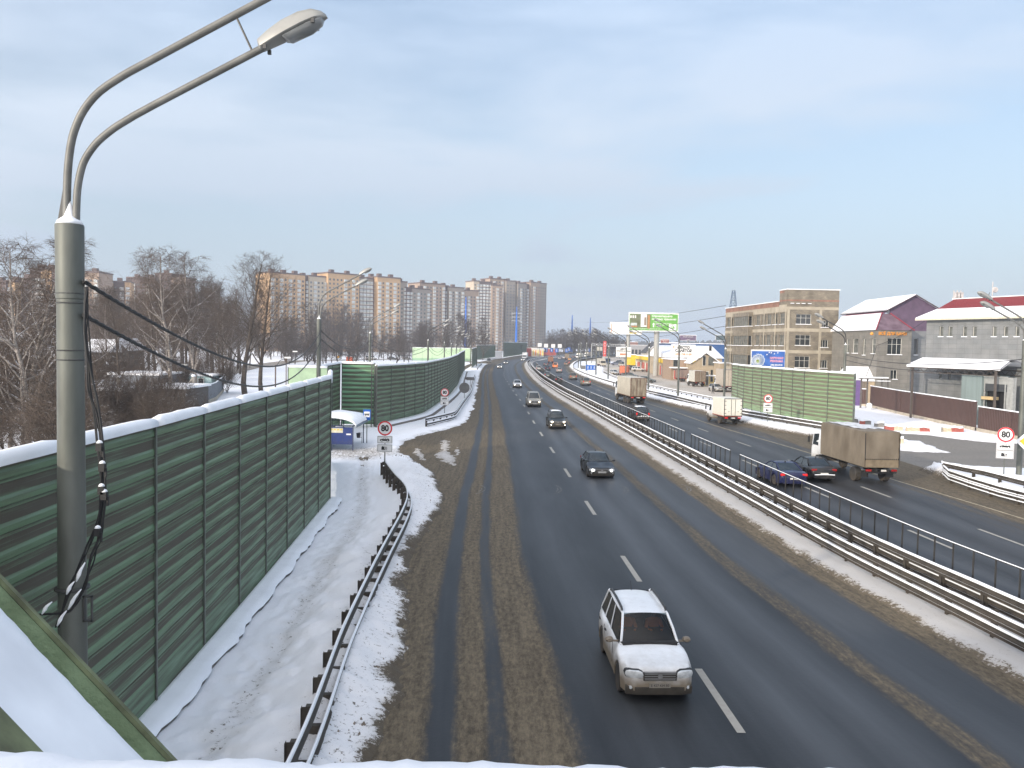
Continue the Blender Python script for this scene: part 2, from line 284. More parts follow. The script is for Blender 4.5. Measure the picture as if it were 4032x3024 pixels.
def snow_ground(name, base=(.87, .88, .91), dirty=(.095, .076, .053), speck=.6):
    m = bpy.data.materials.new(name); m.use_nodes = True; t = m.node_tree; t.nodes.clear(); L = t.links.new
    out = N(t, 'ShaderNodeOutputMaterial'); b = N(t, 'ShaderNodeBsdfPrincipled'); L(b.outputs[0], out.inputs[0]); b.inputs['Roughness'].default_value = .8; b.inputs['Specular IOR Level'].default_value = .3
    c = N(t, 'ShaderNodeTexCoord'); at = N(t, 'ShaderNodeAttribute', attribute_name='dirt')
    def noi(s, d, r=.6):
        n = N(t, 'ShaderNodeTexNoise'); n.inputs['Scale'].default_value = s; n.inputs['Detail'].default_value = d; n.inputs['Roughness'].default_value = r; L(c.outputs['Object'], n.inputs['Vector']); return n.outputs['Fac']
    n1 = noi(6.5, 7, .8); n2 = noi(.5, 4); n3 = noi(10, 3)
    a = N(t, 'ShaderNodeMath', operation='MULTIPLY_ADD'); L(n1, a.inputs[0]); a.inputs[1].default_value = 3.4; a.inputs[2].default_value = -1.75
    d = N(t, 'ShaderNodeMath', operation='ADD'); L(a.outputs[0], d.inputs[0]); L(at.outputs['Fac'], d.inputs[1])
    mr = N(t, 'ShaderNodeMapRange', interpolation_type='SMOOTHSTEP'); mr.inputs['From Min'].default_value = .42; mr.inputs['From Max'].default_value = .7; L(d.outputs[0], mr.inputs['Value'])
    # nothing dirty where dirt is zero
    ml = N(t, 'ShaderNodeMath', operation='MULTIPLY', use_clamp=True); at2 = N(t, 'ShaderNodeMath', operation='MULTIPLY', use_clamp=True); L(at.outputs['Fac'], at2.inputs[0]); at2.inputs[1].default_value = 5
    L(mr.outputs[0], ml.inputs[0]); L(at2.outputs[0], ml.inputs[1])
    # greying before the dark crumbs appear
    gy = N(t, 'ShaderNodeMix', data_type='RGBA'); L(at.outputs['Fac'], gy.inputs['Factor']); gy.inputs['A'].default_value = (*base, 1); gy.inputs['B'].default_value = (.36, .33, .29, 1); gy.clamp_factor = True
    dc = N(t, 'ShaderNodeMix', data_type='RGBA'); L(n3, dc.inputs['Factor']); dc.inputs['A'].default_value = (*[k*.55 for k in dirty], 1); dc.inputs['B'].default_value = (*[k*1.4 for k in dirty], 1)
    mi = N(t, 'ShaderNodeMix', data_type='RGBA'); L(ml.outputs[0], mi.inputs['Factor']); L(gy.outputs['Result'], mi.inputs['A']); L(dc.outputs['Result'], mi.inputs['B']); L(mi.outputs['Result'], b.inputs['Base Color'])
    bu = N(t, 'ShaderNodeBump'); bu.inputs['Strength'].default_value = .5; bu.inputs['Distance'].default_value = .05
    s = N(t, 'ShaderNodeMath', operation='ADD'); L(n1, s.inputs[0]); L(n2, s.inputs[1]); L(s.outputs[0], bu.inputs['Height']); L(bu.outputs[0], b.inputs['Normal']); return m
SG = snow_ground('snow_on_ground'); SGM = snow_ground('grey_median_snow', (.52, .51, .5), (.12, .096, .066)); SGLOT = snow_ground('packed_snow', (.5, .46, .41), (.28, .23, .18))

# ground, two carriageways
def field(name, x0, x1, y0, y1, z, m, nx=60, ny=60, attr=0):
    X, Y = np.meshgrid(np.linspace(x0, x1, nx), np.linspace(y0, y1, ny)); grid_mesh(name, X, Y, np.full(X.shape, z), m, attr=np.full(X.shape, float(attr)), smooth=False)
field('ground', -4500, 4500, -300, 6000, -.09, SG, 30, 30)
ys = ystations(1.0, 1400, .025, .8)
us = np.concatenate([np.linspace(-.5, -.05, 6), np.linspace(0, 1, 33), np.linspace(1.05, 1.2, 4)])
U, Yg = np.meshgrid(us, ys); Lx = LM(Yg); Wd = RM(Yg)-2-Lx
grid_mesh('road_left_carriageway', Lx+U*Wd, Yg, np.zeros(U.shape), RML, (U, Yg))
FL = lambda y: RM(y)+2.6
us = np.linspace(-.2, 1.3, 40); U, Yg = np.meshgrid(us, ys); Wd = np.minimum(QR(Yg), 27+0*Yg)-FL(Yg); Wd = np.where(Yg > 300, QR(Yg)-FL(Yg), Wd)
grid_mesh('road_right_carriageway', FL(Yg)+U*Wd, Yg, np.full(U.shape, -.004), RMR, (U, Yg))

# snow verge between the barrier and the left carriageway: kerb shelf, trodden path, shovelled bank
ysn = ystations(3, 335, .0075, .13); t = np.linspace(0, 1, 150); T, Yg = np.meshgrid(t, ysn)
x_in = np.where(Yg < 84, -18.5, WD(Yg)-.3); x_out = LB(Yg)+.9
X = x_in+(x_out-x_in)*T; nz = fbm(X*.9, Yg*.9); nf = fbm(X*3.1+50, Yg*3.1); edge = LB(Yg)+(fbm(X*.3+9, Yg*.5)-.5)*1.0+(nf-.5)*.45; dd = edge-X
near = sst((64-Yg)/10); bank = np.exp(-((dd-1.7)/1.1)**2)*(.12+.33*near)*(.6+.8*nz)
Z = -.1+sst((dd+.35)/.6)*.19+bank+(nf-.5)*.07*sst(dd/1.5)+(nz-.5)*.06*sst(dd)
px = np.abs(X-PATH(Yg)); onp = sst((.5-px+(nf-.5)*.5)/.35)*(Yg < 62); foot = (fbm(X*5, Yg*3.8)-.5)*.22*sst((1.35-px)/.7)*(Yg < 62)
Z = Z-.05*onp+foot
stopz = sst(1-np.hypot((X+11.5)/4.6, (Yg-63.5)/5)**2)*(X > -18); Z = Z-.06*sst(stopz*2)
dirt = np.clip(.95*sst((.45-dd+(nz-.5)*.9)/.7), 0, 1)*(.5+.5*near)+.25*sst((2.4-dd)/1.2)*near+.24*onp+.5*stopz*(nf > .3)+.02
dirt = np.where((Yg > 70), dirt*.85, dirt)
grid_mesh('snow_verge', X, Yg, Z, SG, attr=dirt)
# clods thrown up on the bank
cl = MB()
for k in range(420):
    y = 9+55*random.random()**1.6; x = float(LB(y))-.25-2.4*random.random()**1.3; s = .02+.045*random.random()**3
    n_ = 6; vs = [(x+s*math.cos(a)*(.7+.6*random.random()), y+s*math.sin(a)*(.7+.6*random.random()), .1) for a in np.linspace(0, 6.28, n_, endpoint=False)]
    hz = .12+.3*math.exp(-((float(LB(y))-x-1.7)/1.1)**2)*.9; vs = [(a, b, hz-.05) for a, b, c in vs]+[(x+s*.2, y, hz+s*1.1)]
    cl.add(vs, [(i, (i+1) % n_, n_) for i in range(n_)])
tag(cl.build('snow_clods', mat('dirty_snow_lumps', (.2, .17, .14), .9, var=.4)), 'brown lumps of frozen slush on the shovelled bank', 'slush lumps', kind='stuff')

for k, ln in enumerate([[(1712, 1792), (1735, 1775), (1760, 1770), (1790, 1800), (1788, 1832), (1745, 1815)], [(1735, 1745), (1750, 1733), (1768, 1740), (1762, 1775), (1742, 1772)], [(1790, 1775), (1800, 1762), (1812, 1775), (1806, 1800), (1793, 1795)], [(1622, 1772), (1645, 1765), (1662, 1790), (1672, 1812), (1648, 1800)]]):     # icy remains in the bus bay
    pg = [P(*q_)[:2] for q_ in ln]; xs_, ys_ = [q_[0] for q_ in pg], [q_[1] for q_ in pg]; X, Yg = np.meshgrid(np.linspace(min(xs_)-.3, max(xs_)+.3, 40), np.linspace(min(ys_)-.5, max(ys_)+.5, 60))
    s_ = sdf(X, Yg, pg)+(fbm(X*3, Yg*2)-.5)*.8; grid_mesh('ice_patch', X, Yg, -.05+sst((s_+.3)/.5)*.075, SGM, attr=np.clip(.55-s_*.5, .2, .6))

# median strip
ysn = ystations(3, 900, .009, .18); t = np.linspace(0, 1, 34); T, Yg = np.meshgrid(t, ysn); wid = np.where(Yg > 420, 1.6, 1.0)
X = RM(Yg)-2.2*wid+T*5.0*wid; nf = fbm(X*2.3+8, Yg*1.4); dl = X-(RM(Yg)-1.45*wid+(nf-.5)*.5); dr = RM(Yg)+2.35*wid-X+(nf-.5)*.3; dd = np.minimum(dl, dr)
Z = -.1+sst((dd+.35)/.7)*.2+(nf-.5)*.07; dirt = np.clip(.9-dl*1.9, 0, 1)*.9+.15+np.clip(1-dr*1.6, 0, 1)*.5
grid_mesh('median_strip', X, Yg, Z, SGM, attr=dirt)

# right hand verge, junction and parking lot in one sheet of snow that dips under the cleared ground
LOT = [(33, 128), (33, 139), (31, 189), (27.7, 217), (28, 257), (33.5, 307), (42, 380), (60, 440), (130, 560), (160, 540), (75, 300), (70, 128)]
JUN = [P(*q)[:] for q in [(3420, 1735), (3480, 1800), (3560, 1850), (3655, 1850), (3700, 1822), (3850, 1838), (4050, 1846), (4400, 1850), (4400, 1790), (4120, 1765), (4032, 1748), (3900, 1742), (3800, 1732), (3650, 1712), (3535, 1706), (3440, 1712)]]
TON = [P(*q)[:] for q in [(3440, 1738), (3545, 1730), (3620, 1738), (3680, 1760), (3740, 1783), (3600, 1778), (3440, 1764)]]
ysn = ystations(20, 420, .0068, .3); t = np.linspace(0, 1, 120)**1.5; T, Yg = np.meshgrid(t, ysn)
xo = QR(Yg)-1.2; X = xo+T*(62+(Yg > 300)*60); nf = fbm(X*1.7+3, Yg*1.3+5); nz = fbm(X*.4, Yg*.3)
dq = X-(QR(Yg)+(nf-.5)*.9); ds = np.minimum(dq, -np.minimum(sdf(X, Yg, JUN), -sdf(X, Yg, TON))+(nf-.5)*1.2); ds = np.minimum(ds, -sdf(X, Yg, LOT)+(nf-.5)*1.5)
Z = -.13+sst((ds+.4)/.9)*.24+np.exp(-((dq-1.5)/1.1)**2)*.42*(ds > 0)+(nf-.5)*.1*sst(ds)+(nz-.5)*.12*sst(ds/3)
dirt = np.clip(.9-dq*.75, 0, 1)*.8+np.clip(.5-ds*.8, 0, 1)*.7
grid_mesh('snow_verge_right', X, Yg, Z, SG, attr=dirt)
X, Yg = np.meshgrid(np.linspace(20, 170, 60), np.linspace(120, 570, 90)); grid_mesh('parking_lot', X, Yg, np.full(X.shape, -.045), SGLOT, attr=np.clip(fbm(X*.2, Yg*.1)*1.1-.2, 0, 1))
X, Yg = np.meshgrid(np.linspace(26, 110, 80), np.linspace(52, 104, 60)); grid_mesh('side_road', X, Yg, np.full(X.shape, -.02), snow_ground('gritty_side_road', (.13, .125, .118), (.045, .04, .034)), attr=.12+.38*fbm(X*.12, Yg*.8))
# local road on the far left and the slip road that leaves beside the barriers
LR = snow_ground('gritty_road', (.42, .38, .34), (.2, .17, .14))
def strip(name, pts, w, z, m, attr=.5):
    pts = [Vector(p) for p in pts]; rows = []
    for i, p in enumerate(pts):
        d = (pts[min(i+1, len(pts)-1)]-pts[max(i-1, 0)]).normalized(); n = Vector((-d.y, d.x, 0)); rows.append([p-n*w/2*(1-k/3) for k in range(0, 7)])
    X = np.array([[q.x for q in r] for r in rows]); Yg = np.array([[q.y for q in r] for r in rows]); grid_mesh(name, X, Yg, np.full(X.shape, z), m, attr=np.full(X.shape, attr))
strip('local_road', [(-70, 90, 0), (-66, 140, 0), (-68, 180, 0), (-80, 250, 0), (-86, 330, 0), (-60, 385, 0), (-30, 410, 0), (10, 470, 0)], 9, -.03, LR, .6)
strip('slip_road', [(-6, 300, 0), (-10, 335, 0), (-18, 372, 0), (-30, 400, 0)], 7, -.012, LR, .45)

# painted markings
PAINT = mat('worn_road_paint', (.5, .48, .42), .7, var=.3, scale=5, col2=(.3, .28, .25)); PAINTY = mat('sandy_edge_line', (.34, .29, .2), .8, var=.3, scale=2)
mk = MB()
def dash(xf, y0, y1, w, z=.006):
    n_ = max(2, int((y1-y0)/3)+1); yy = np.linspace(y0, y1, n_)
    for a, b in zip(yy[:-1], yy[1:]): mk.quad((xf(a)-w/2, a, z), (xf(a)+w/2, a, z), (xf(b)+w/2, b, z), (xf(b)-w/2, b, z))
D1 = spline([(0, 6.1), (20, 5.26), (32, 4.77), (43.7, 4.3), (60, 3.7), (85, 2.7), (117, 1.7), (160, -.1), (241, -2.4), (340, -2.5), (450, 5)])
for k in range(34):
    y0 = 6.7+11.9*k-.2; dash(D1, y0, y0+3.7, .2)
RA = spline([(20, 20.4), (38.8, 19.4), (50, 18.6), (61.5, 18), (82, 17), (120, 15.3), (170, 12.8), (240, 11), (300, 12.5), (360, 17)])
RB = spline([(20, 24), (39, 23.1), (50.3, 22.4), (72.4, 21.1), (82, 20.3), (108, 18.9), (134, 17.6), (170, 16.2), (240, 14.6), (300, 16.2), (360, 21)])
for k in range(28):
    dash(RA, 24.3+12*k, 28.0+12*k, .18, .004); dash(RB, 24.8+12*k, 28.5+12*k, .18, .004)
mk.build('road_marking', PAINT)['kind'] = 'structure'
mk = MB(); RE = spline([(20, 28.2), (45.5, 26.7), (56.7, 25.6), (69.3, 24.8), (93.5, 22.3), (108, 21.6), (134, 19.7), (163, 18.2), (237, 17), (298, 18.6)])
for k in range(88): dash(RE, 16+3*k, 19+3*k, .14, .004)
for k in range(5): dash(lambda y: 28.6+.045*(y-60)*0, 63+3.2*k, 64.3+3.2*k, .16, .006)
mk.build('road_edge_line', PAINTY)['kind'] = 'structure'
mk = MB()
for (u_, v_) in [(1860, 1925), (2160, 1925), (2422, 1925), (2668, 1920)]:       # worn round speed numerals
    c = P(u_, v_)
    for r, a0, a1 in [(.95, -70, 50), (.7, -45, 15)]:
        for k in range(10):
            a, b = R_(a0+(a1-a0)*k/10), R_(a0+(a1-a0)*(k+1)/10); w_ = .035
            mk.quad(*[(c.x+(r+s_)*.8*math.cos(q), c.y+(r+s_)*1.7*math.sin(q), .006) for q, s_ in [(a, -w_), (a, w_), (b, w_), (b, -w_)]])
mk.build('worn_road_marking', mat('faded_paint', (.13, .128, .12), .8, var=.4, scale=3))['kind'] = 'structure'
# ------------------------------------------------------------------ noise barriers
def barrier_mat(name, g, br):
    """ribbed acoustic panel: green face, road dirt lying on the recessed ribs"""
    m = bpy.data.materials.new(name); m.use_nodes = True; t = m.node_tree; t.nodes.clear(); L = t.links.new
    out = N(t, 'ShaderNodeOutputMaterial'); b = N(t, 'ShaderNodeBsdfPrincipled'); L(b.outputs[0], out.inputs[0]); b.inputs['Roughness'].default_value = .55
    c = N(t, 'ShaderNodeTexCoord'); sp = N(t, 'ShaderNodeSeparateXYZ'); L(c.outputs['UV'], sp.inputs[0])
    def mth(op, a, b_, c_=None, cl=False):
        q = N(t, 'ShaderNodeMath', operation=op, use_clamp=cl)
        for i, k in enumerate([a, b_]+([c_] if c_ is not None else [])):
            if isinstance(k, (int, float)): q.inputs[i].default_value = k
            else: L(k, q.inputs[i])
        return q.outputs[0]
    mm = N(t, 'ShaderNodeMapping'); mm.inputs['Scale'].default_value = (.22, 4.5, 1); L(c.outputs['UV'], mm.inputs[0])
    n = N(t, 'ShaderNodeTexNoise'); n.inputs['Scale'].default_value = 2.0; n.inputs['Detail'].default_value = 6; L(mm.outputs[0], n.inputs['Vector'])
    n2 = N(t, 'ShaderNodeTexNoise'); n2.inputs['Scale'].default_value = 22; n2.inputs['Detail'].default_value = 3; L(c.outputs['UV'], n2.inputs['Vector'])
    fr = mth('FRACT', mth('DIVIDE', mth('SUBTRACT', sp.outputs[1], .95), .43), 0)
    up = mth('GREATER_THAN', sp.outputs[1], .95)
    band = N(t, 'ShaderNodeValToRGB'); el = band.color_ramp.elements
    for k, (p, v) in enumerate([(0, .1), (.12, .15), (.16, .85), (.36, 1.0), (.39, .55), (.43, .98), (.6, .9), (.64, .1), (.70, .6), (.745, .7), (.77, .02), (1, .1)]):
        e_ = el[k] if k < 2 else el.new(p); e_.position = p; e_.color = (v, v, v, 1)
    L(fr, band.inputs[0])
    d = mth('ADD', mth('MULTIPLY', band.outputs[0], up), mth('MULTIPLY_ADD', n.outputs['Fac'], 2.6, -1.22)); d = mth('ADD', d, mth('MULTIPLY_ADD', n2.outputs['Fac'], .3, -.15))
    d = mth('ADD', d, mth('MULTIPLY', mth('SUBTRACT', 1, up), .3), cl=True)
    mi = N(t, 'ShaderNodeMix', data_type='RGBA'); L(d, mi.inputs['Factor']); mi.inputs['A'].default_value = (*g, 1); mi.inputs['B'].default_value = (*br, 1); L(mi.outputs['Result'], b.inputs['Base Color'])
    rr = N(t, 'ShaderNodeMapRange'); rr.inputs['To Min'].default_value = .4; rr.inputs['To Max'].default_value = .8; L(d, rr.inputs['Value']); L(rr.outputs[0], b.inputs['Roughness']); return m
NB_D = barrier_mat('green_ribbed_barrier', (.12, .205, .115), (.088, .08, .06))
NB_R = barrier_mat('pale_green_ribbed_barrier', (.2, .315, .165), (.135, .115, .085))
NB_P = mat('pale_green_barrier_back', (.5, .66, .42), .5, var=.06)
NB_P2 = mat('green_barrier_base', (.3, .47, .3), .5, var=.06)
POSTM = mat('barrier_post_steel', (.15, .17, .15), .5, .3, var=.25, dirt=((.12, .11, .09), .4), dz=(-1, 3))
def barrier(label, pts, H=6.5, bay=3.75, m=None, face=1, plain=False, snow=True, group='green noise barriers along the road', seed=0, maxparts=100):
    """pts: plan polyline. ribs on the side to the right of travel (face=1) or to the left (-1)"""
    rr = random.Random(seed); V = [Vector((p[0], p[1], 0)) for p in pts]; nodes = [V[0]]
    for a, b in zip(V[:-1], V[1:]):
        n_ = max(1, round((b-a).length/bay)); nodes += [a+(b-a)*(k+1)/n_ for k in range(n_)]
    o = nodes[0]; root = emp('noise_barrier', o, label, 'noise barrier', group); m = m or NB_D
    prof = []; z = .25; prof += [(z, 0), (.93, 0)]
    z = .95
    while z < H-.1:
        for dz, off in [(.0, 0), (.05, -.02), (.24, -.02), (.275, 0), (.30, 0), (.31, -.018), (.33, -.018), (.34, 0)]:
            if z+dz < H: prof.append((z+dz, off))
        z += .43
    prof.append((H, 0)); snowmb = MB()
    for i, (a, b) in enumerate(zip(nodes[:-1], nodes[1:])):
        d = (b-a).normalized(); n = Vector((d.y, -d.x, 0))*face; a0 = a-o+d*.03; b0 = b-o-d*.03; Lb = (b-a).length; p = MB(); uo = i*4.3+rr.random()
        pr = [(.25, 0), (1.3, 0), (1.33, .02), (H, .02)] if plain else prof
        for (z0, f0), (z1, f1) in zip(pr[:-1], pr[1:]):
            q = [a0+n*f0+Vector((0, 0, z0)), b0+n*f0+Vector((0, 0, z0)), b0+n*f1+Vector((0, 0, z1)), a0+n*f1+Vector((0, 0, z1))]
            p.quad(*q, uv=[(uo, z0), (uo+Lb, z0), (uo+Lb, z1), (uo, z1)], mi=1 if plain and z0 < 1.3 else 0)
        q = [x-n*.12 for x in (a0, b0)]; p.quad(q[0]+Vector((0, 0, .25)), q[1]+Vector((0, 0, .25)), q[1]+Vector((0, 0, H)), q[0]+Vector((0, 0, H)), uv=[(uo, .2), (uo+Lb, .2), (uo+Lb, .6), (uo, .6)])
        p.quad(q[0]+Vector((0, 0, H)), q[1]+Vector((0, 0, H)), b0+Vector((0, 0, H)), a0+Vector((0, 0, H)), uv=[(0, 0)]*4)
        p.build('panel', [NB_P, NB_P2] if plain else m, root)
        if snow:                                     # a pillow of snow on every bay
            secs = []; nn = 9
            for k in range(nn):
                c = a0+(b0-a0)*k/(nn-1)+n*(-.05); e_ = min(k, nn-1-k); hh = (.165 if e_ > 0 else .12)*(1+.15*(rr.random()-.5)); w_ = .15+.015*rr.random()
                secs.append([c+n*w_*math.cos(t_)+Vector((0, 0, H-.03+max(0, math.sin(t_))*hh - (.05 if math.sin(t_) < 0 else 0))) for t_ in np.linspace(-.3, math.pi+.3, 8)])
            s_ = MB().loft(secs, cap=True); s_.build('snow_cap', SNOW, root, smooth=True)
    for i, p_ in enumerate(nodes):
        d = (nodes[min(i+1, len(nodes)-1)]-nodes[max(i-1, 0)]).normalized(); n = Vector((d.y, -d.x, 0))*face; ang = math.atan2(d.y, d.x); c = p_-o; q = MB()
        q.box(c+n*.035+Vector((0, 0, H/2+.02)), (.075, .012, H), ang); q.box(c-n*.06+Vector((0, 0, H/2)), (.012, .18, H-.04), ang); q.box(c-n*.15+Vector((0, 0, H/2)), (.15, .012, H), ang); q.build('post', POSTM, root)
    return root
wa = [(float(WA(y)), y) for y in (2.5, 18.75, 43.4)]
barrier('long dark green noise barrier beside the snowy footpath, nearest on the left', wa, 6.75, 3.75, seed=1)
barrier('short snow-capped return of the near left barrier, turning away behind the bus stop', [(-9.5, 43.5), (-12.6, 58)], 6.5, 3.7, seed=2)
a = PY(1135, 1455, 69); b = PY(1290, 1455, 69)
barrier('small pale green barrier panel behind the second double-armed lamp post', [(b.x, 69), (a.x, 69)], 6.4, 3.6, seed=3, plain=True, face=-1)
barrier('dark green barrier leg running back behind the blue bus shelter', [(-16.6, 70), (-17.2, 83.2)], 6.4, 4, seed=4)
barrier('single bright green barrier bay facing the road behind the bus stop sign', [(-17.05, 83.4), (-13.8, 83.4)], 6.4, 3.4, seed=5, m=barrier_mat('lit_green_barrier', (.17, .38, .22), (.08, .085, .06)))  # brighter green copy: light on this camera-facing bay is put into the colour
wd = [(float(WD(y)), y) for y in (82.6, 90, 98, 112, 131, 165, 200, 250)]
barrier('long curving dark green noise barrier beyond the bus stop', wd, 6.2, 4, seed=6)
# vertical lattice post at the corner of the recess
q = emp('corner_post', (-13.62, 82.2, 0), 'grey steel ladder-like corner post between bright and dark barrier panels', 'post')
f_ = MB(); f_.box((-.25, 0, 3.15), (.1, .1, 6.3)); f_.box((.25, 0, 3.15), (.1, .1, 6.3)); f_.build('upright', GALV, q); f_ = MB()
for k in range(16): f_.box((0, 0, .4+k*.38), (.4, .06, .05))
f_.build('rungs', GALV, q)
a = P(1623, 1421); b = P(1855, 1424)
barrier('wide pale green sunlit barrier set back across the slip road', [(b.x, b.y), (a.x, a.y)], 5.9, 4.2, seed=7, plain=True, face=-1)
barrier('short dark barrier end standing edge-on in front of the pale green one', [(-13.4, 277), (-14.2, 330)], 6.6, 5, seed=8)
a = P(1877, 1417); b = P(1950, 1407)
barrier('dark green barrier length left of the parked van', [a[:2], b[:2]], 7.2, 6, seed=9)
a = P(1982, 1408); b = P(2074, 1394)
barrier('farthest dark green barrier, in front of the tall towers', [a[:2], b[:2]], 9, 9, seed=10)
barrier('sunlit green noise barrier on the right, behind the white box truck', [(32.9, 124.5), (32.3, 116), (33.7, 96), (36, 87.6)], 6.15, 3.6, m=NB_R, seed=11, face=1)
# kerb shelf along the near barrier
K = MB(); secs = []; ss = []
for y in np.arange(3, 44, .35):
    x = float(WA(y)); j = .06*(random.random()-.5); w_ = .62+.06*math.sin(y*1.7)+j
    secs.append([(x+.02, y, 0), (x+.02, y, .2), (x+w_-.05, y, .2), (x+w_-.05, y, 0)]); ss.append([(x-.06, y, .2), (x+.0, y, .36), (x+.1, y, .35+j*.4), (x+w_*.6, y, .34+j*.4), (x+w_-.05+j*.5, y, .3), (x+w_+j*.6, y, .2)])
K.loft(secs); kb = K.build('kerb', mat('brown_kerb_concrete', (.13, .12, .11), .85, var=.3, scale=4)); kb['kind'] = 'structure'
kb = MB().loft(ss).build('snow_on_kerb', SNOW, smooth=True); kb['kind'] = 'structure'
K = MB(); secs = []
for y in np.arange(83, 240, 1.2):
    x = float(WD(y)); secs.append([(x+.1, y, .0), (x+.1, y, .42), (x+.75, y, .36), (x+1.0, y, .2)])
kb = MB().loft(secs).build('snow_shelf', SNOW, smooth=True); kb['kind'] = 'structure'
K = MB(); secs = []
for y in np.arange(83, 240, 1.2):
    x = float(WD(y)); secs.append([(x+1.0, y, -.05), (x+1.0, y, .22), (x+1.35, y, .2), (x+1.35, y, -.05)])
kb = MB().loft(secs).build('drain_kerb', mat('brown_kerb_concrete', (.17, .15, .135), .85)); kb['kind'] = 'structure'

# ------------------------------------------------------------------ guard rails
WP = [(-.155, 0), (-.13, .035), (-.09, .035), (-.06, 0), (-.03, -.03), (.03, -.03), (.06, 0), (.09, .035), (.13, .035), (.155, 0)]
def rail(label, pts, beams, post_h, side=1, step=2.2, snow=.05, thin=False, group='steel guard rails', cat='guard rail', bo=.13, m=None):
    """pts plan polyline; beams = heights (m); side=+1 puts the beams to the right of travel"""
    V = [Vector((p[0], p[1], 0)) for p in pts]; o = V[0].copy(); root = emp('guard_rail', o, label, cat, group); m = m or RAILM; nd = []
    for i, p in enumerate(V):
        d = (V[min(i+1, len(V)-1)]-V[max(i-1, 0)]).normalized(); nd.append((p-o, Vector((d.y, -d.x, 0))*side))
    for z, off in beams:
        MB().loft([[p+n*(off+q[1])+Vector((0, 0, z+q[0])) for q in WP] for p, n in nd]).build('beam', m, root)
        if snow:
            s_ = []; 
            for k, (p, n) in enumerate(nd):
                h = snow*(.8+.5*random.random()); k_ = .6 if thin else 1; s_.append([p+n*(off+w_*k_)+Vector((0, 0, z+zz)) for w_, zz in [(-.045, .14), (-.04, .155+h*.8), (0, .165+h), (.045, .155+h*.8), (.06, .135)]])
            MB().loft(s_).build('snow', SNOW, root, smooth=True)
            if thin: continue
            s_ = [[p+n*(off+w_)+Vector((0, 0, z+zz)) for w_, zz in [(-.03, -.04), (.0, -.03), (.045, -.06), (.05, -.09)]] for p, n in nd]
            MB().loft(s_).build('snow', SNOW, root, smooth=True)
    # posts at even steps
    L_ = 0; nxt = .4; posts = []
    for a, b in zip(V[:-1], V[1:]):
        s = (b-a).length
        while nxt <= L_+s: posts.append((a+(b-a)*((nxt-L_)/s)-o, (b-a).normalized())); nxt += step
        L_ += s
    def pm(mb, p, d):
        an = math.atan2(d.y, d.x); n = Vector((d.y, -d.x, 0))*side
        mb.box(p+Vector((0, 0, post_h/2)), (.01, .15, post_h), an); mb.box(p+n*.07+Vector((0, 0, post_h/2)), (.14, .01, post_h), an); mb.box(p-n*.07+Vector((0, 0, post_h/2)), (.14, .01, post_h), an)
        for z, off in beams:
            if abs(off) > .02: mb.box(p+n*off*.55+Vector((0, 0, z)), (.14, abs(off)*.8, .2), an)
    for p, d in posts[:95]: q = MB(); pm(q, p, d); q.build('post', m, root)
    if len(posts) > 95:
        q = MB(); [pm(q, p, d) for p, d in posts[95:]]; q.build('post', m, root)['kind'] = 'stuff'
    return root
yy = ystations(9, 640, .02, 1.0)
rail('double-beam guard rail along the near side of the central reservation', [(float(RM(y)), y) for y in yy], [(.78, -.2), (.38, -.2)], .95, side=1, snow=.04, bo=.1)
rail('tall guard rail behind the first one on the central reservation', [(float(RM(y))+1.15, y) for y in yy], [(.95, -.14), (.5, .14)], 1.08, side=1, snow=.06)
pl = [(-3.95, 9), (-4.15, 15.7), (-4.6, 22.4), (-4.9, 31.2), (-5.0, 36), (-5.15, 39.5), (-5.5, 42.5), (-6.0, 44.7), (-6.7, 47), (-7.6, 50.3), (-8.3, 53)]
f1, f2 = spline([(p[1], p[0]) for p in pl]), None
rail('snow-topped guard rail between the footpath and the shovelled snow bank', [(float(f1(y)), y) for y in np.arange(9, 53.2, .8)], [(.92, .2), (.5, .4)], .98, side=1, step=1.55, snow=.05, thin=True)
f1 = spline([(82.5, -8.6), (86, -7.6), (92, -6.35), (107.8, -6.5), (127.7, -6.6), (160, -7.6), (199, -8.9)])
rail('guard rail beyond the bus bay on the left', [(float(f1(y)), y) for y in np.arange(82.5, 200, 1.8)], [(.9, .13), (.42, .24)], .98, side=1, step=2, snow=.07)
a = P(1879, 1452, .5); b = P(1897, 1432, .5)
rail('short far guard rail beside the dark barrier end on the left', [a[:2], ((a.x+b.x)/2-.3, (a.y+b.y)/2), b[:2]], [(.7, .1)], .8, step=3)
f1 = spline([(95, 31.2), (101, 29.6), (108, 28), (134, 25.4), (150, 23.6), (163, 22.4), (200, 20.6), (237, 20.0), (270, 20.3), (298, 21.8), (368, 28), (460, 40), (552, 60)])
rail('long guard rail on the right verge in front of the parking lot', [(float(f1(y)), y) for y in ystations(84, 540, .01, 1.5)], [(.72, -.13), (.36, -.2)], .85, step=2.6, snow=.05)
f1 = [P(u_, v_, .45) for u_, v_ in [(2378, 1462), (2420, 1482), (2470, 1500), (2555, 1516), (2640, 1535), (2720, 1552), (2800, 1568), (2860, 1582)]]
rail('low second guard rail between the snow strip and the parked lorries', [(p.x, p.y) for p in f1], [(.5, .08)], .6, step=3, snow=.08)
g = [P(u_, v_, .9) for u_, v_ in [(3716, 1827), (3740, 1832), (3800, 1845), (3880, 1860), (3960, 1880), (4040, 1900), (4160, 1930)]]
rail('guard rail curving round the tip of the snowy island on the right', [(p.x, p.y) for p in g], [(.85, -.1)], .95, side=-1, step=2.4, snow=.07)
g2 = [P(u_, v_, .65) for u_, v_ in [(3722, 1838), (3712, 1825), (3716, 1840), (3740, 1862), (3830, 1892), (3940, 1925), (4040, 1950), (4160, 1985)]][1:]
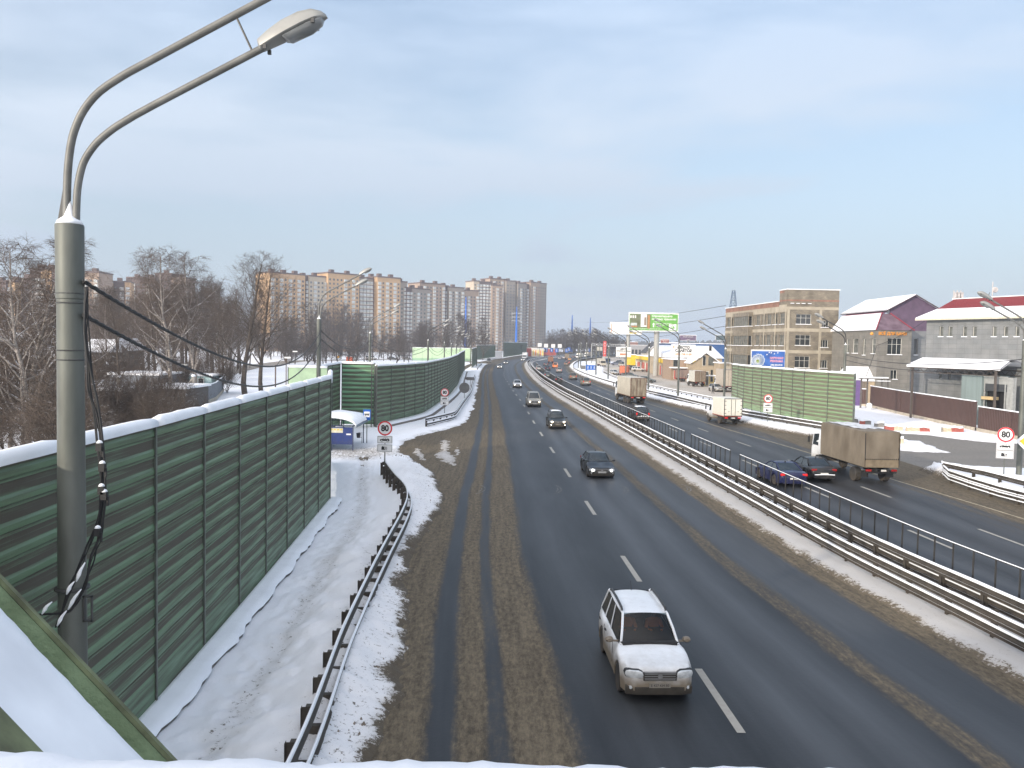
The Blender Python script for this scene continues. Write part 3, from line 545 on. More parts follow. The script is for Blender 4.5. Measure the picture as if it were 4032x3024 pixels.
rail('lower front beam of the island guard rail beside the yellow priority sign', [(p.x, p.y) for p in g2], [(.65, .05), (.3, .05)], .8, side=1, step=2.4, snow=.05)

# ------------------------------------------------------------------ bar fence on the central reservation
FBAR = mat('black_bar_paint', (.028, .027, .026), .7, var=.2)
def fence(label, y0, y1, off=3.25, H=1.3):
    n_ = max(1, round((y1-y0)/1.2)); Ysn = np.linspace(y0, y1, n_+1); pts = [Vector((float(RM(y))+off, y, 0)) for y in Ysn]; o = pts[0].copy(); root = emp('bar_fence', o, label, 'fence', 'bar fences on the central reservation')
    MB().tube([p-o+Vector((0, 0, H)) for p in pts], .03, 6).build('top_rail', GALVD, root); MB().tube([p-o+Vector((0, 0, .14)) for p in pts], .022, 6).build('bottom_rail', GALVD, root)
    MB().loft([[p-o+Vector((w_, 0, H+z)) for w_, z in [(-.024, .02), (0, .045), (.024, .02)]] for p in pts]).build('snow', SNOW, root)
    mb = MB()
    for k, p in enumerate(pts):
        q = MB() if k < 95 else mb; q.tube([p-o+Vector((0, 0, .02)), p-o+Vector((0, 0, H))], .036, 6)
        if k < 95: q.build('bar', FBAR, root)
    if len(pts) > 95: mb.build('bar', GALVD, root)['kind'] = 'stuff'
fence('black bar fence nearest the camera on the central reservation', 15, 57)
fence('short bar fence section beside the blue car', 59.2, 69.8)
fence('bar fence section in front of the black crossover', 72, 128.5)
fence('small far bar fence panel left of the container lorry', 130.3, 133.8)
fence('long far bar fence following the bend', 135.5, 330)
# ------------------------------------------------------------------ vehicles (local: nose towards -y, wheels on z=0)
MUD = (.2, .165, .12)
def paint(name, c, dirt=.45, dz=(.15, 1.0), rough=.28): return mat('paint_'+name, c, rough, 0, var=.08, scale=1.2, coat=.15, dirt=(MUD, dirt), dz=dz)
PAINTS = dict(white=paint('white', (.72, .74, .76), 1.35, dz=(.3, 1.02)), black=paint('black', (.008, .009, .012), .12), silver=paint('silver', (.34, .34, .33), .5), blue=paint('deep_blue', (.005, .009, .055), .1, dz=(.1, .7)), dark=paint('dark_grey', (.05, .055, .06), .4),
    dkgreen=paint('black_green', (.012, .016, .018), .25), brown=paint('mud_brown', (.15, .11, .075), .7, dz=(.2, 1.6)), dirty=paint('mud_covered', (.16, .13, .1), .9, dz=(.3, 2)), orange=paint('orange', (.75, .2, .04), .3), teal=paint('teal_grey', (.06, .085, .095), .4),
    red=paint('dull_red', (.3, .07, .045), .5), beige=paint('beige', (.45, .42, .36), .4), yellow=paint('yellow', (.7, .33, .03), .3), navy=paint('navy', (.02, .045, .12), .4), silvery=paint('champagne_silver', (.3, .29, .26), .6))
def wheel(root, x, y, r, w=.22, lod=0):
    sgn = 1 if x > 0 else -1; o = r; n = 28 if lod == 0 else 14
    t = MB().lathe([(r*.62, -w/2), (r*.93, -w/2), (r, -w/2+.03), (r, w/2-.03), (r*.93, w/2), (r*.62, w/2)], n, axis='X').build('wheel', TYRE, root, (x, y, r), smooth=2)
    m = MB(); m.lathe([(.02, sgn*w*.38), (r*.5, sgn*w*.33), (r*.63, sgn*w*.47), (r*.63, -sgn*w*.2)], n, axis='X')
    if lod == 0:
        for k in range(7):
            a = 2*math.pi*k/7; m.box((sgn*w*.42, r*.33*math.cos(a), r*.33*math.sin(a)), (.03, r*.13, r*.5), 0, Matrix.Rotation(-a+math.pi/2, 3, 'X'))
    m.build('rim', RIM, t)
    return t
CT = {   # length, width, height, belt z, hood z front, hood z back, cowl y, roof front y, roof rear y, rear base y, deck z, wheel r, wheelbase
 'suv': dict(L=4.55, W=1.80, H=1.67, belt=1.02, hf=.86, hb=1.03, c=-1.02, rf=-.35, rr=1.72, rb=2.16, dk=1.0, wr=.345, wb=2.6, cl=.22),
 'sedan': dict(L=4.6, W=1.80, H=1.43, belt=.92, hf=.68, hb=.92, c=-.92, rf=-.12, rr=.95, rb=1.72, dk=1.0, wr=.325, wb=2.72, cl=.17),
 'coupe': dict(L=4.75, W=1.86, H=1.40, belt=.94, hf=.66, hb=.92, c=-.85, rf=.0, rr=.9, rb=1.8, dk=.98, wr=.34, wb=2.8, cl=.15),
 'hatch': dict(L=4.0, W=1.70, H=1.47, belt=.93, hf=.72, hb=.94, c=-.95, rf=-.2, rr=1.45, rb=1.88, dk=.95, wr=.31, wb=2.46, cl=.16),
 'van': dict(L=5.0, W=1.90, H=1.92, belt=1.08, hf=.86, hb=1.12, c=-1.62, rf=-.9, rr=2.2, rb=2.42, dk=1.05, wr=.34, wb=3.2, cl=.2),
 'cross': dict(L=4.6, W=1.86, H=1.62, belt=1.02, hf=.84, hb=1.0, c=-1.0, rf=-.3, rr=1.5, rb=2.1, dk=1.02, wr=.36, wb=2.7, cl=.22)}
def make_car(kind, col, loc, rz, label, cat='car', group=None, lod=0, lights=None, roofsnow=False, rails=False, people=False, front=True, dims=None, snowbumper=False, extra=None):
    p = dict(CT[kind]); p.update(dims or {}); pt = PAINTS[col]; root = emp({'suv': 'offroad_car', 'van': 'minivan', 'sedan': 'sedan_car', 'coupe': 'sedan_car', 'hatch': 'hatchback_car', 'cross': 'crossover_car'}[kind], loc, label, cat, group, rz)
    Lh, Wh, wr = p['L']/2, p['W']/2, p['wr']; yf = -Lh+.86*(p['L']/4.5); yr = yf+p['wb']; step = .05 if lod == 0 else .11
    Yv = list(np.unique(np.round(np.concatenate([np.arange(-Lh, Lh+.001, step), [-Lh+.02, -Lh+.05, Lh-.02, Lh-.06, Lh]]), 3)))
    top = spline([(-Lh, p['hf']-.22), (-Lh+.05, p['hf']-.1), (-Lh+.16, p['hf']-.01), (-Lh+.5, p['hf']+.05), (p['c'], p['hb']), (p['c']+.4, p['belt']), (p['rb']-.4, p['belt']+.02), (min(p['rb'], Lh-.1), p['dk']), (Lh-.05, p['dk']-.05), (Lh, p['dk']-.2)])
    wid = spline([(-Lh, .70), (-Lh+.06, .82), (-Lh+.22, .93), (-Lh+.6, .985), (-.2, 1), (Lh-.9, .995), (Lh-.3, .95), (Lh-.07, .88), (Lh, .8)])
    bot = spline([(-Lh, p['cl']+.12), (-Lh+.25, p['cl']+.02), (-Lh+.8, p['cl']), (Lh-.7, p['cl']+.02), (Lh-.1, p['cl']+.1), (Lh, p['cl']+.16)])
    secs = []; ra = wr+.055
    for y in Yv:
        zt = float(top(y)); w = Wh*float(wid(y)); zb = float(bot(y)); fl = 0
        for yw in (yf, yr):
            if abs(y-yw) < ra: zb = max(zb, wr+math.sqrt(ra*ra-(y-yw)**2)*.98)
            fl = max(fl, math.exp(-((abs(y-yw)-ra)/.12)**2)*.018)
        h = zt-zb; s = [(0, zb), (w*.9, zb), (w*.985+fl, zb+.05*h), (w+fl, zb+.3*h), (w*1.0+fl, zb+.55*h), (w*.985, zb+.74*h), (w*.955, zb+.88*h), (w*.90, zt-.015), (w*.8, zt+.005), (w*.45, zt+.03), (0, zt+.04)]
        secs.append([(-x_, y, z_) for x_, z_ in reversed(s[1:])]+[(x_, y, z_) for x_, z_ in s])
    MB().loft(secs, close=True, cap=True).build('body', pt, root, smooth=2)
    # cabin: pillars, roof skin, glass
    H = p['H']; bw, rw = Wh*.885, Wh*.70; zb = p['belt']-.02
    def cabpt(u, s, k):           # u 0..1 along the roof, k 0 base 1 roof
        pass
    A = [(-bw*.93, p['c'], p['hb']+.0), (bw*.93, p['c'], p['hb']+.0)]; B = [(-rw*.93, p['rf'], H-.035), (rw*.93, p['rf'], H-.035)]
    C = [(-rw*.93, p['rr'], H-.045), (rw*.93, p['rr'], H-.045)]; D = [(-bw*.9, p['rb'], p['dk']-.01), (bw*.9, p['rb'], p['dk']-.01)]
    nr = 9; secs = []
    for y in np.linspace(p['rf'], p['rr'], 12):
        t = (y-p['rf'])/(p['rr']-p['rf']); zc = H-.035-.01*t+.05*math.sin(math.pi*t)**.7; secs.append([(rw*(.93+.06*math.sin(math.pi*t))*q*1.02, y, zc-.07*abs(q)**3+.01) for q in np.linspace(-1, 1, nr)])
    MB().loft(secs).build('roof', pt, root, smooth=True)
    if roofsnow:
        MB().loft([[(x_*.93, y, z_+.035*(.6+random.random()*.6)) for x_, y, z_ in s_] for s_ in secs[1:-1]]).build('roof_snow', SNOW, root, smooth=True)
    pil = MB(); k = .035
    for i in (0, 1):
        pil.tube([A[i], tuple((np.array(A[i])+np.array(B[i]))/2+np.array((0, -.05, .03))), B[i]], k, 6); pil.tube([C[i], D[i]], k*1.6, 6); pil.tube([B[i], C[i]], k, 6)
    pil.build('pillars', pt, root)
    def lerp(a, b, t): return tuple(np.array(a)*(1-t)+np.array(b)*t)
    def pane(nm, a, b, c, d, bulge, glass=GLASS, n=5):
        s_ = []
        for i in range(n+1):
            r_ = []
            for j in range(n+1):
                q = np.array(lerp(lerp(a, b, j/n), lerp(d, c, j/n), i/n))+np.array(bulge)*math.sin(math.pi*j/n)*(.4+.6*math.sin(math.pi*min(i/n, 1))); r_.append(tuple(q))
            s_.append(r_)
        return MB().loft(s_).build(nm, glass, root, smooth=True)
    gws = GLASS
    if people:
        gws = bpy.data.materials.get('clear_windscreen')
    pane('windscreen', A[0], A[1], B[1], B[0], (0, -.09, .04), gws); pane('rear_window', lerp(D[0], C[0], .1), lerp(D[1], C[1], .1), C[1], C[0], (0, .06, .02))
    # side glass, split by the pillar
    for s in (0, 1):
        sg = -1 if s == 0 else 1; x0 = sg*(bw*.985+.0); fb = (x0, p['c']+.12, p['belt']-.0); rb_ = (x0*.99, p['rb']-.12, p['belt']+.02); ft = (sg*rw*.985, p['rf']+.02, H-.075); rt = (sg*rw*.985, p['rr'], H-.085)
        cuts = [0, .47, .5, .97] if kind in ('sedan', 'coupe', 'hatch') else [0, .38, .41, .7, .73, .98]
        for a_, b_ in zip(cuts[::2], cuts[1::2]):
            q = [lerp(fb, rb_, a_), lerp(fb, rb_, b_), lerp(ft, rt, b_), lerp(ft, rt, a_)]; MB().quad(*q).build('side_window', GLASS, root)
        sp = MB()
        for a_ in cuts[1:-1:2]:
            q = [lerp(fb, rb_, a_-.01), lerp(fb, rb_, a_+.045), lerp(ft, rt, a_+.045), lerp(ft, rt, a_-.01)]; sp.quad(*[(v[0]+sg*.012, v[1], v[2]) for v in q])
        q = [fb, rb_, (rb_[0]*1.01, rb_[1], rb_[2]-.05), (fb[0]*1.01, fb[1], fb[2]-.05)]; sp.quad(*[(v[0]+sg*.008, v[1], v[2]) for v in q]); sp.build('side_pillar', pt if kind != 'cross' else PLAST, root)
        m_ = MB(); mc = (sg*(Wh+.11), p['c']+.22, p['belt']+.07); nn = 8
        m_.loft([[(mc[0]+.11*sx*math.cos(a), mc[1]+yy_, mc[2]+.075*sx*math.sin(a)) for a in np.linspace(0, 2*math.pi, nn, endpoint=False)] for yy_, sx in [(-.09, .55), (-.06, .9), (.02, 1), (.05, .95)]], close=True, cap=True); m_.box((sg*(Wh-.03), mc[1], mc[2]-.04), (.2, .05, .04)); m_.build('mirror', PAINTS['dirty'] if col == 'white' else pt, root, smooth=2)
    for x in (-1, 1):
        for y in (yf, yr): wheel(root, x*(Wh-.125), y, wr, .22, lod)
    MB().box((0, 0, p['cl']+.16), (p['W']*.78, p['L']*.86, .16)).build('underbody', BLACK, root)
    # front
    yF = -Lh; hf = p['hf']; on = lights
    def lamp(x, y, z, w, h, m, nm, yaw=0):
        b = MB(); n_ = 10; b.loft([[(x+w/2*r_*math.copysign(abs(math.cos(a))**.6, math.cos(a)), y+dy+yaw*(w/2*r_*math.cos(a)), z+h/2*r_*math.copysign(abs(math.sin(a))**.7, math.sin(a))) for a in np.linspace(0, 2*math.pi, n_, endpoint=False)] for r_, dy in [(1, .12), (1, -.0), (.8, -.03), (.05, -.04)]], close=True, cap=True); return b.build(nm, m, root, smooth=2)
    for s in (-1, 1):
        xw = s*Wh*.69; f_ = lamp(xw, yF+.05, hf-.12, .43, .2, LAMPG, 'headlight', s*.34); lamp(xw, yF+.08, hf-.12, .455, .225, BLACK, 'headlight_housing', s*.34)
        if on: MB().lathe([(.002, -.03), (.07, -.02), (.085, 0)], 12, (xw-s*.02, yF+.0, hf-.13), 'Y').build('bulb', HLON if on == 1 else HLW, f_)
        if lod == 0 and kind in ('suv', 'sedan'): lamp(s*Wh*.74, yF+.055, p['cl']+.2, .17, .11, LAMPG if not on or kind == 'sedan' else HLW, 'fog_light', s*.15)
    g = MB(); g.box((0, yF+.0, hf-.15), (Wh*.9, .05, .2)); gr_ = g.build('grille', PLAST, root)
    if lod == 0:
        g = MB()
        for k in range(3): g.box((0, yF-.028, hf-.2+k*.055), (Wh*.84, .02, .014))
        g.tube([(-Wh*.43, yF-.02, hf-.06), (Wh*.43, yF-.02, hf-.06)], .012, 5); g.tube([(-Wh*.41, yF-.02, hf-.23), (Wh*.41, yF-.02, hf-.23)], .012, 5); g.lathe([(.06, -.012), (.06, .012)], 14, (0, yF-.035, hf-.145), 'Y'); g.build('grille_bars', RIM, gr_)
    bm_ = MB(); bm_.loft([[(x_, yF+.12+.3*max(0, abs(x_)/Wh-.62)-dy, p['cl']+z_) for dy, z_ in ((0, .0), (.1, .02), (.14, .12), (.14, .22), (0, .26))] for x_ in np.linspace(-Wh*.9, Wh*.9, 13)], cap=True); bm_.build('lower_bumper', mat('muddy_lower_bumper', (.05, .043, .034), .8, var=.3), root, smooth=2)
    MB().box((0, yF-.026, p['cl']+.27), (.52, .014, .112)).build('number_plate', mat('muddy_plate', (.22, .2, .17), .7) if kind == 'suv' else PLATE, root)
    if lod == 0: text('E 427 KM 50' if front else '', .085, BLACK, root, (0, yF-.034, p['cl']+.27), (math.pi/2, 0, 0), 'number_plate_lettering') if front else None
    # rear
    yR = Lh
    for s in (-1, 1):
        tz = p['dk']-.17; w_, h_ = (.34, .15) if kind in ('sedan', 'coupe') else (.19, .3); b = MB(); b.box((s*Wh*.735, yR-.05, tz), (w_, .1, h_)); bo = b.build('tail_light', TAILON if lights == 2 else TAILR, root); md = bo.modifiers.new('b', 'BEVEL'); md.width = .03; md.segments = 2
    MB().box((0, yR+.005, p['cl']+(.42 if kind != 'hatch' else .5)), (.52, .014, .112)).build('number_plate', PLATE, root)
    MB().box((0, yR-.03, p['cl']+.2), (Wh*1.5, .11, .16)).build('rear_bumper', PLAST if kind in ('suv', 'cross', 'hatch') else pt, root)
    if snowbumper: MB().loft([[(x_, yR+.02+.03*math.cos(a), p['cl']+.36+.035*math.sin(a)-.04*abs(x_)**2) for a in np.linspace(0, 6.28, 8)] for x_ in np.linspace(-Wh*.75, Wh*.75, 14)]).build('snow_on_bumper', SNOW, root, smooth=True)
    if rails:
        r_ = MB()
        for s in (-1, 1):
            r_.tube([(s*rw*.93, p['rf']+.1, H-.03), (s*rw*.93, p['rf']+.22, H+.045), (s*rw*.93, (p['rf']+p['rr'])/2, H+.075), (s*rw*.93, p['rr']-.22, H+.05), (s*rw*.93, p['rr']-.08, H-.03)], [.03, .034, .034, .034, .03], 6)
        r_.build('roof_rail', PLAST, root)
    if lod == 0:
        d_ = MB(); an = MB().tube([(0, p['rr']-.15, H), (0, p['rr']+.02, H+.22)], [.012, .005], 5) if kind == 'suv' else MB().box((0, p['rr']-.1, H+.03), (.05, .14, .06)); an.build('aerial', PLAST, root)
        for s in (-1, 1): d_.tube([(s*.12, p['c']-.03, p['hb']+.035), (s*.12+.45, p['c']+.02, p['hb']+.06)], .012, 4)
        d_.build('wipers', BLACK, root)
        sm = MB()
        for s in (-1, 1):
            for y_ in (p['c']+.35, (p['c']+p['rb'])/2+.12, p['rb']-.55): sm.box((s*(Wh+.001), y_, p['cl']+.5), (.012, .014, .52))
            for y_ in ((p['c']+p['rb'])/2-.05, p['rb']-.7): sm.box((s*(Wh-.0), y_, p['belt']-.13), (.03, .16, .03))
        sm.build('door_seams', BLACK, root)
    return root
def cwin():
    m = bpy.data.materials.new('clear_windscreen'); m.use_nodes = True; t = m.node_tree; t.nodes.clear(); out = N(t, 'ShaderNodeOutputMaterial'); g = N(t, 'ShaderNodeBsdfGlossy'); g.inputs['Roughness'].default_value = .04; tr = N(t, 'ShaderNodeBsdfTransparent'); tr.inputs[0].default_value = (.3, .35, .36, 1)
    mi = N(t, 'ShaderNodeMixShader'); fr = N(t, 'ShaderNodeFresnel'); fr.inputs[0].default_value = 1.5; t.links.new(fr.outputs[0], mi.inputs[0]); t.links.new(tr.outputs[0], mi.inputs[1]); t.links.new(g.outputs[0], mi.inputs[2]); t.links.new(mi.outputs[0], out.inputs[0])
cwin()
# people: one skinned surface, clothes as children
SKIN = mat('skin', (.42, .26, .19), .6, var=.08)
def person(loc, rz, label, coat, trousers, pose='stand', parent=None, scale=1.0, hood=False):
    j = {'pelvis': (0, 0, .93), 'waist': (0, 0, 1.08), 'chest': (0, .0, 1.32), 'neck': (0, 0, 1.47), 'head': (0, -.02, 1.6), 'top': (0, -.01, 1.72)}
    E = [('pelvis', 'waist'), ('waist', 'chest'), ('chest', 'neck'), ('neck', 'head'), ('head', 'top')]; R = {'pelvis': (.15, .11), 'waist': (.14, .1), 'chest': (.17, .11), 'neck': (.06, .06), 'head': (.085, .1), 'top': (.06, .07)}
    for s, n_ in ((-1, 'l'), (1, 'r')):
        st = .14*s
        if pose == 'sit': J = {'hip': (.1*s, 0, .9), 'knee': (.13*s, -.42, .93), 'ank': (.12*s, -.5, .52), 'toe': (.12*s, -.66, .48), 'sh': (.19*s, 0, 1.38), 'el': (.25*s, -.15, 1.13), 'wr': (.16*s, -.38, 1.2), 'hd': (.14*s, -.46, 1.22)}
        else: J = {'hip': (.1*s, 0, .88), 'knee': (.11*s, -.04-st*.4, .49), 'ank': (.11*s, .03-st, .09), 'toe': (.12*s, -.13-st, .04), 'sh': (.19*s, 0, 1.40), 'el': (.25*s, .02+st*.5, 1.13), 'wr': (.25*s, -.08+st, .9), 'hd': (.25*s, -.1+st, .82)}
        for k, v in J.items(): j[k+n_] = v
        E += [('pelvis', 'hip'+n_), ('hip'+n_, 'knee'+n_), ('knee'+n_, 'ank'+n_), ('ank'+n_, 'toe'+n_), ('chest', 'sh'+n_), ('sh'+n_, 'el'+n_), ('el'+n_, 'wr'+n_), ('wr'+n_, 'hd'+n_)]
        R.update({'hip'+n_: (.1, .1), 'knee'+n_: (.065, .065), 'ank'+n_: (.045, .045), 'toe'+n_: (.04, .035), 'sh'+n_: (.07, .07), 'el'+n_: (.05, .05), 'wr'+n_: (.035, .035), 'hd'+n_: (.04, .025)})
    ks = list(j); me = bpy.data.meshes.new('p'); me.from_pydata([j[k] for k in ks], [(ks.index(a), ks.index(b)) for a, b in E], []); o = bpy.data.objects.new('p', me); COL.objects.link(o)
    md = o.modifiers.new('s', 'SKIN'); o.modifiers.new('u', 'SUBSURF').levels = 1
    for k, sv_ in zip(ks, me.skin_vertices[0].data): sv_.radius = R[k]; sv_.use_root = k == 'pelvis'
    dg = bpy.context.evaluated_depsgraph_get(); m2 = bpy.data.meshes.new_from_object(o.evaluated_get(dg)); bpy.data.objects.remove(o); m2.name = 'person'; m2.materials.clear()
    for q in (SKIN, coat, trousers, BLACK): m2.materials.append(q)
    for f in m2.polygons:
        c = f.center; f.use_smooth = True; f.material_index = 0 if c.z > 1.5 or (c.z < .9 and abs(c.x) > .2 and pose != 'sit') else 2 if c.z < (.86 if pose != 'sit' else .98) and c.z > .12 else 3 if c.z <= .12 else 1
    if hood:
        for f in m2.polygons:
            if f.center.z > 1.5 and (f.center.y > -.06 or f.center.z > 1.68): f.material_index = 3
    b = bpy.data.objects.new('person', m2); COL.objects.link(b); b.location = loc; b.rotation_euler[2] = rz; b.scale = (scale,)*3
    if parent: b.parent = parent
    else: tag(b, label, 'person')
    if pose != 'sit':
        J_ = MB(); J_.loft([[(rx*math.cos(a), ry*math.sin(a), z) for a in np.linspace(0, 2*math.pi, 14, endpoint=False)] for z, rx, ry in [(.78, .2, .16), (.95, .2, .155), (1.1, .185, .145), (1.3, .215, .15), (1.42, .17, .12), (1.49, .07, .08)]], close=True, cap=True).build('jacket', coat, b, smooth=True)
        nose = MB().loft([[(-.015, -.1, 1.64), (0, -.11, 1.64), (.015, -.1, 1.64)], [(-.02, -.1, 1.585), (0, -.135, 1.585), (.02, -.1, 1.585)]]).build('nose', SKIN, b)
    return b
def vehicle_xy(u, v): p = P(u, v); return (p.x, p.y, 0)
def heading(y, fn=RM): return math.atan2(-(float(fn(y+3))-float(fn(y-3))), 6)     # rotation that lines +y up with the road
HV = [mat('orange_vest', (.95, .24, .06), .8, var=.15)]
# white SUV, nearest
c = (P(2424, 2716)+P(2695, 2720))/2; hd = .045
su = make_car('suv', 'white', (c.x-.02, c.y+1.42, 0), hd, 'white mud-splashed off-road car coming towards the camera, nearest on the road', 'car', lod=0, rails=True, people=True)
inn = MB(); inn.box((0, .35, 1.05), (1.5, 2.75, .1)); inn.box((0, -.95, 1.06), (1.4, .3, .12)); inn.box((0, 1.0, 1.25), (1.3, .1, .5)); inn.build('cabin_interior', BLACK, su)
for s in (-1, 1):
    sb = MB(); sb.box((s*.36, .38, 1.25), (.46, .12, .55)); sb.box((s*.36, .38, 1.52), (.24, .08, .14)); sb.build('seat', PLAST, su)
    person((s*.36, .2, .0), 0, None, HV[0], BLACK, 'sit', parent=su, scale=.92)['label'] = 'person in an orange work vest sitting behind the windscreen'
MB().box((-.5, -1.0, 1.09), (.3, .1, .012)).build('dashboard_paper', PLATE, su)
c = (P(2308, 1876)+P(2408, 1878))/2
make_car('sedan', 'black', (c.x, c.y+1.42, 0), .05, 'black sedan with both headlights lit, second car towards the camera', lod=0, lights=3)
c = (P(2163, 1686.5)+P(2219, 1686.5))/2
make_car('suv', 'dkgreen', (c.x, c.y+1.42, 0), .05, 'black-green boxy off-road car with a snowy roof and lit headlights', lod=0, lights=1, roofsnow=True, rails=True)
c = (P(2078, 1601)+P(2123, 1601))/2
make_car('van', 'silvery', (c.x, c.y+1.6, 0), heading(115), 'champagne silver minivan with lit headlights on the inner curve', 'minivan', lod=0, lights=1)
c = P(2036.5, 1527); make_car('hatch', 'white', (c.x, c.y+1.3, 0), heading(160), 'small white hatchback coming towards the camera behind the silver minivan', lod=1, lights=3)
c = P(1967, 1451); make_car('hatch', 'silver', (c.x, c.y+1.3, 0), heading(280, LM), 'pale silver car in the slow lane near the far barrier end', lod=1, lights=3)
c = P(1992, 1432.6); make_car('sedan', 'dark', (c.x, c.y+1.3, 0), heading(340, LM), 'dark grey sedan approaching on the far bend, left lane', lod=1, lights=3)
c = P(2059.5, 1421); make_car('sedan', 'silver', (c.x, c.y+1.3, 0), heading(400), 'silver car just in front of the distant white lorry', lod=1, lights=3)
c = P(2157, 1409); make_car('sedan', 'dark', (c.x, c.y+1.3, 0), heading(500), 'small dark car on the bend above the orange van', lod=1)
c = P(1925, 1428.6); make_car('van', 'dark', (c.x, c.y+1.3, 0), 0, 'dark van standing beside the snow where the slip road leaves', 'van', lod=1)
# right hand carriageway
rc = [('suv', 'silver', 2121, 1460, 'silver off-road car in the fast lane at the foot of the bend, seen from behind'), ('sedan', 'dark', 2149.6, 1441, 'dark car with pale roof in the middle of the bend, left of the orange van'),
 ('sedan', 'black', 2156, 1459, 'black sedan driving away below the orange van'), ('hatch', 'silver', 2202, 1467, 'pale silver hatchback driving away right below the orange van'), ('cross', 'teal', 2156, 1487.5, 'dark teal car driving away close to the bar fence'),
 ('hatch', 'black', 2199, 1507, 'dark car half hidden by the far bar fence'), ('suv', 'brown', 2257, 1495, 'mud-brown off-road car driving away in the middle lane'), ('cross', 'dirty', 2307.6, 1518, 'dirty grey-brown estate with snow on its tail, last before the container lorry'),
 ('hatch', 'brown', 2230, 1439, 'brown hatchback on the outside of the bend'), ('sedan', 'silver', 2204, 1415, 'white car farthest up the bend in the left lanes'), ('sedan', 'white', 2222, 1413, 'white car beside the yellow taxi on the far bend'), ('hatch', 'yellow', 2244, 1419.5, 'yellow taxi on the far bend'),
 ('sedan', 'dark', 2260, 1410, 'dark car next to the far yellow taxi'), ('suv', 'red', 2236, 1434, 'dull red car in the outer lane of the bend above the brown hatchback')]
for kd, cl_, u_, v_, lb in rc:
    c = P(u_, v_); c.y += 1.5
    make_car(kd, cl_, (c.x, c.y, 0), math.pi+heading(c.y), lb, lod=1, lights=2, snowbumper=cl_ == 'dirty')
c = P(2187, 1449); make_car('van', 'orange', (c.x, c.y+2, 0), math.pi+heading(c.y), 'bright orange panel van driving away on the bend', 'van', lod=1)
c = P(2525, 1659); make_car('cross', 'black', (c.x, c.y+2.0, 0), math.pi+.06, 'black crossover with snow on its roof behind the bar fence', lod=0, lights=2, roofsnow=True, snowbumper=True)
make_car('coupe', 'blue', (17.55, 53.9, 0), math.pi+.055, 'deep blue sedan with red tail lights behind the bar fence', lod=0, lights=2)
make_car('sedan', 'black', (20.25, 56.0, 0), math.pi+.055, 'black sedan with a snow-covered rear bumper beside the tarpaulin lorry', lod=0, snowbumper=True)

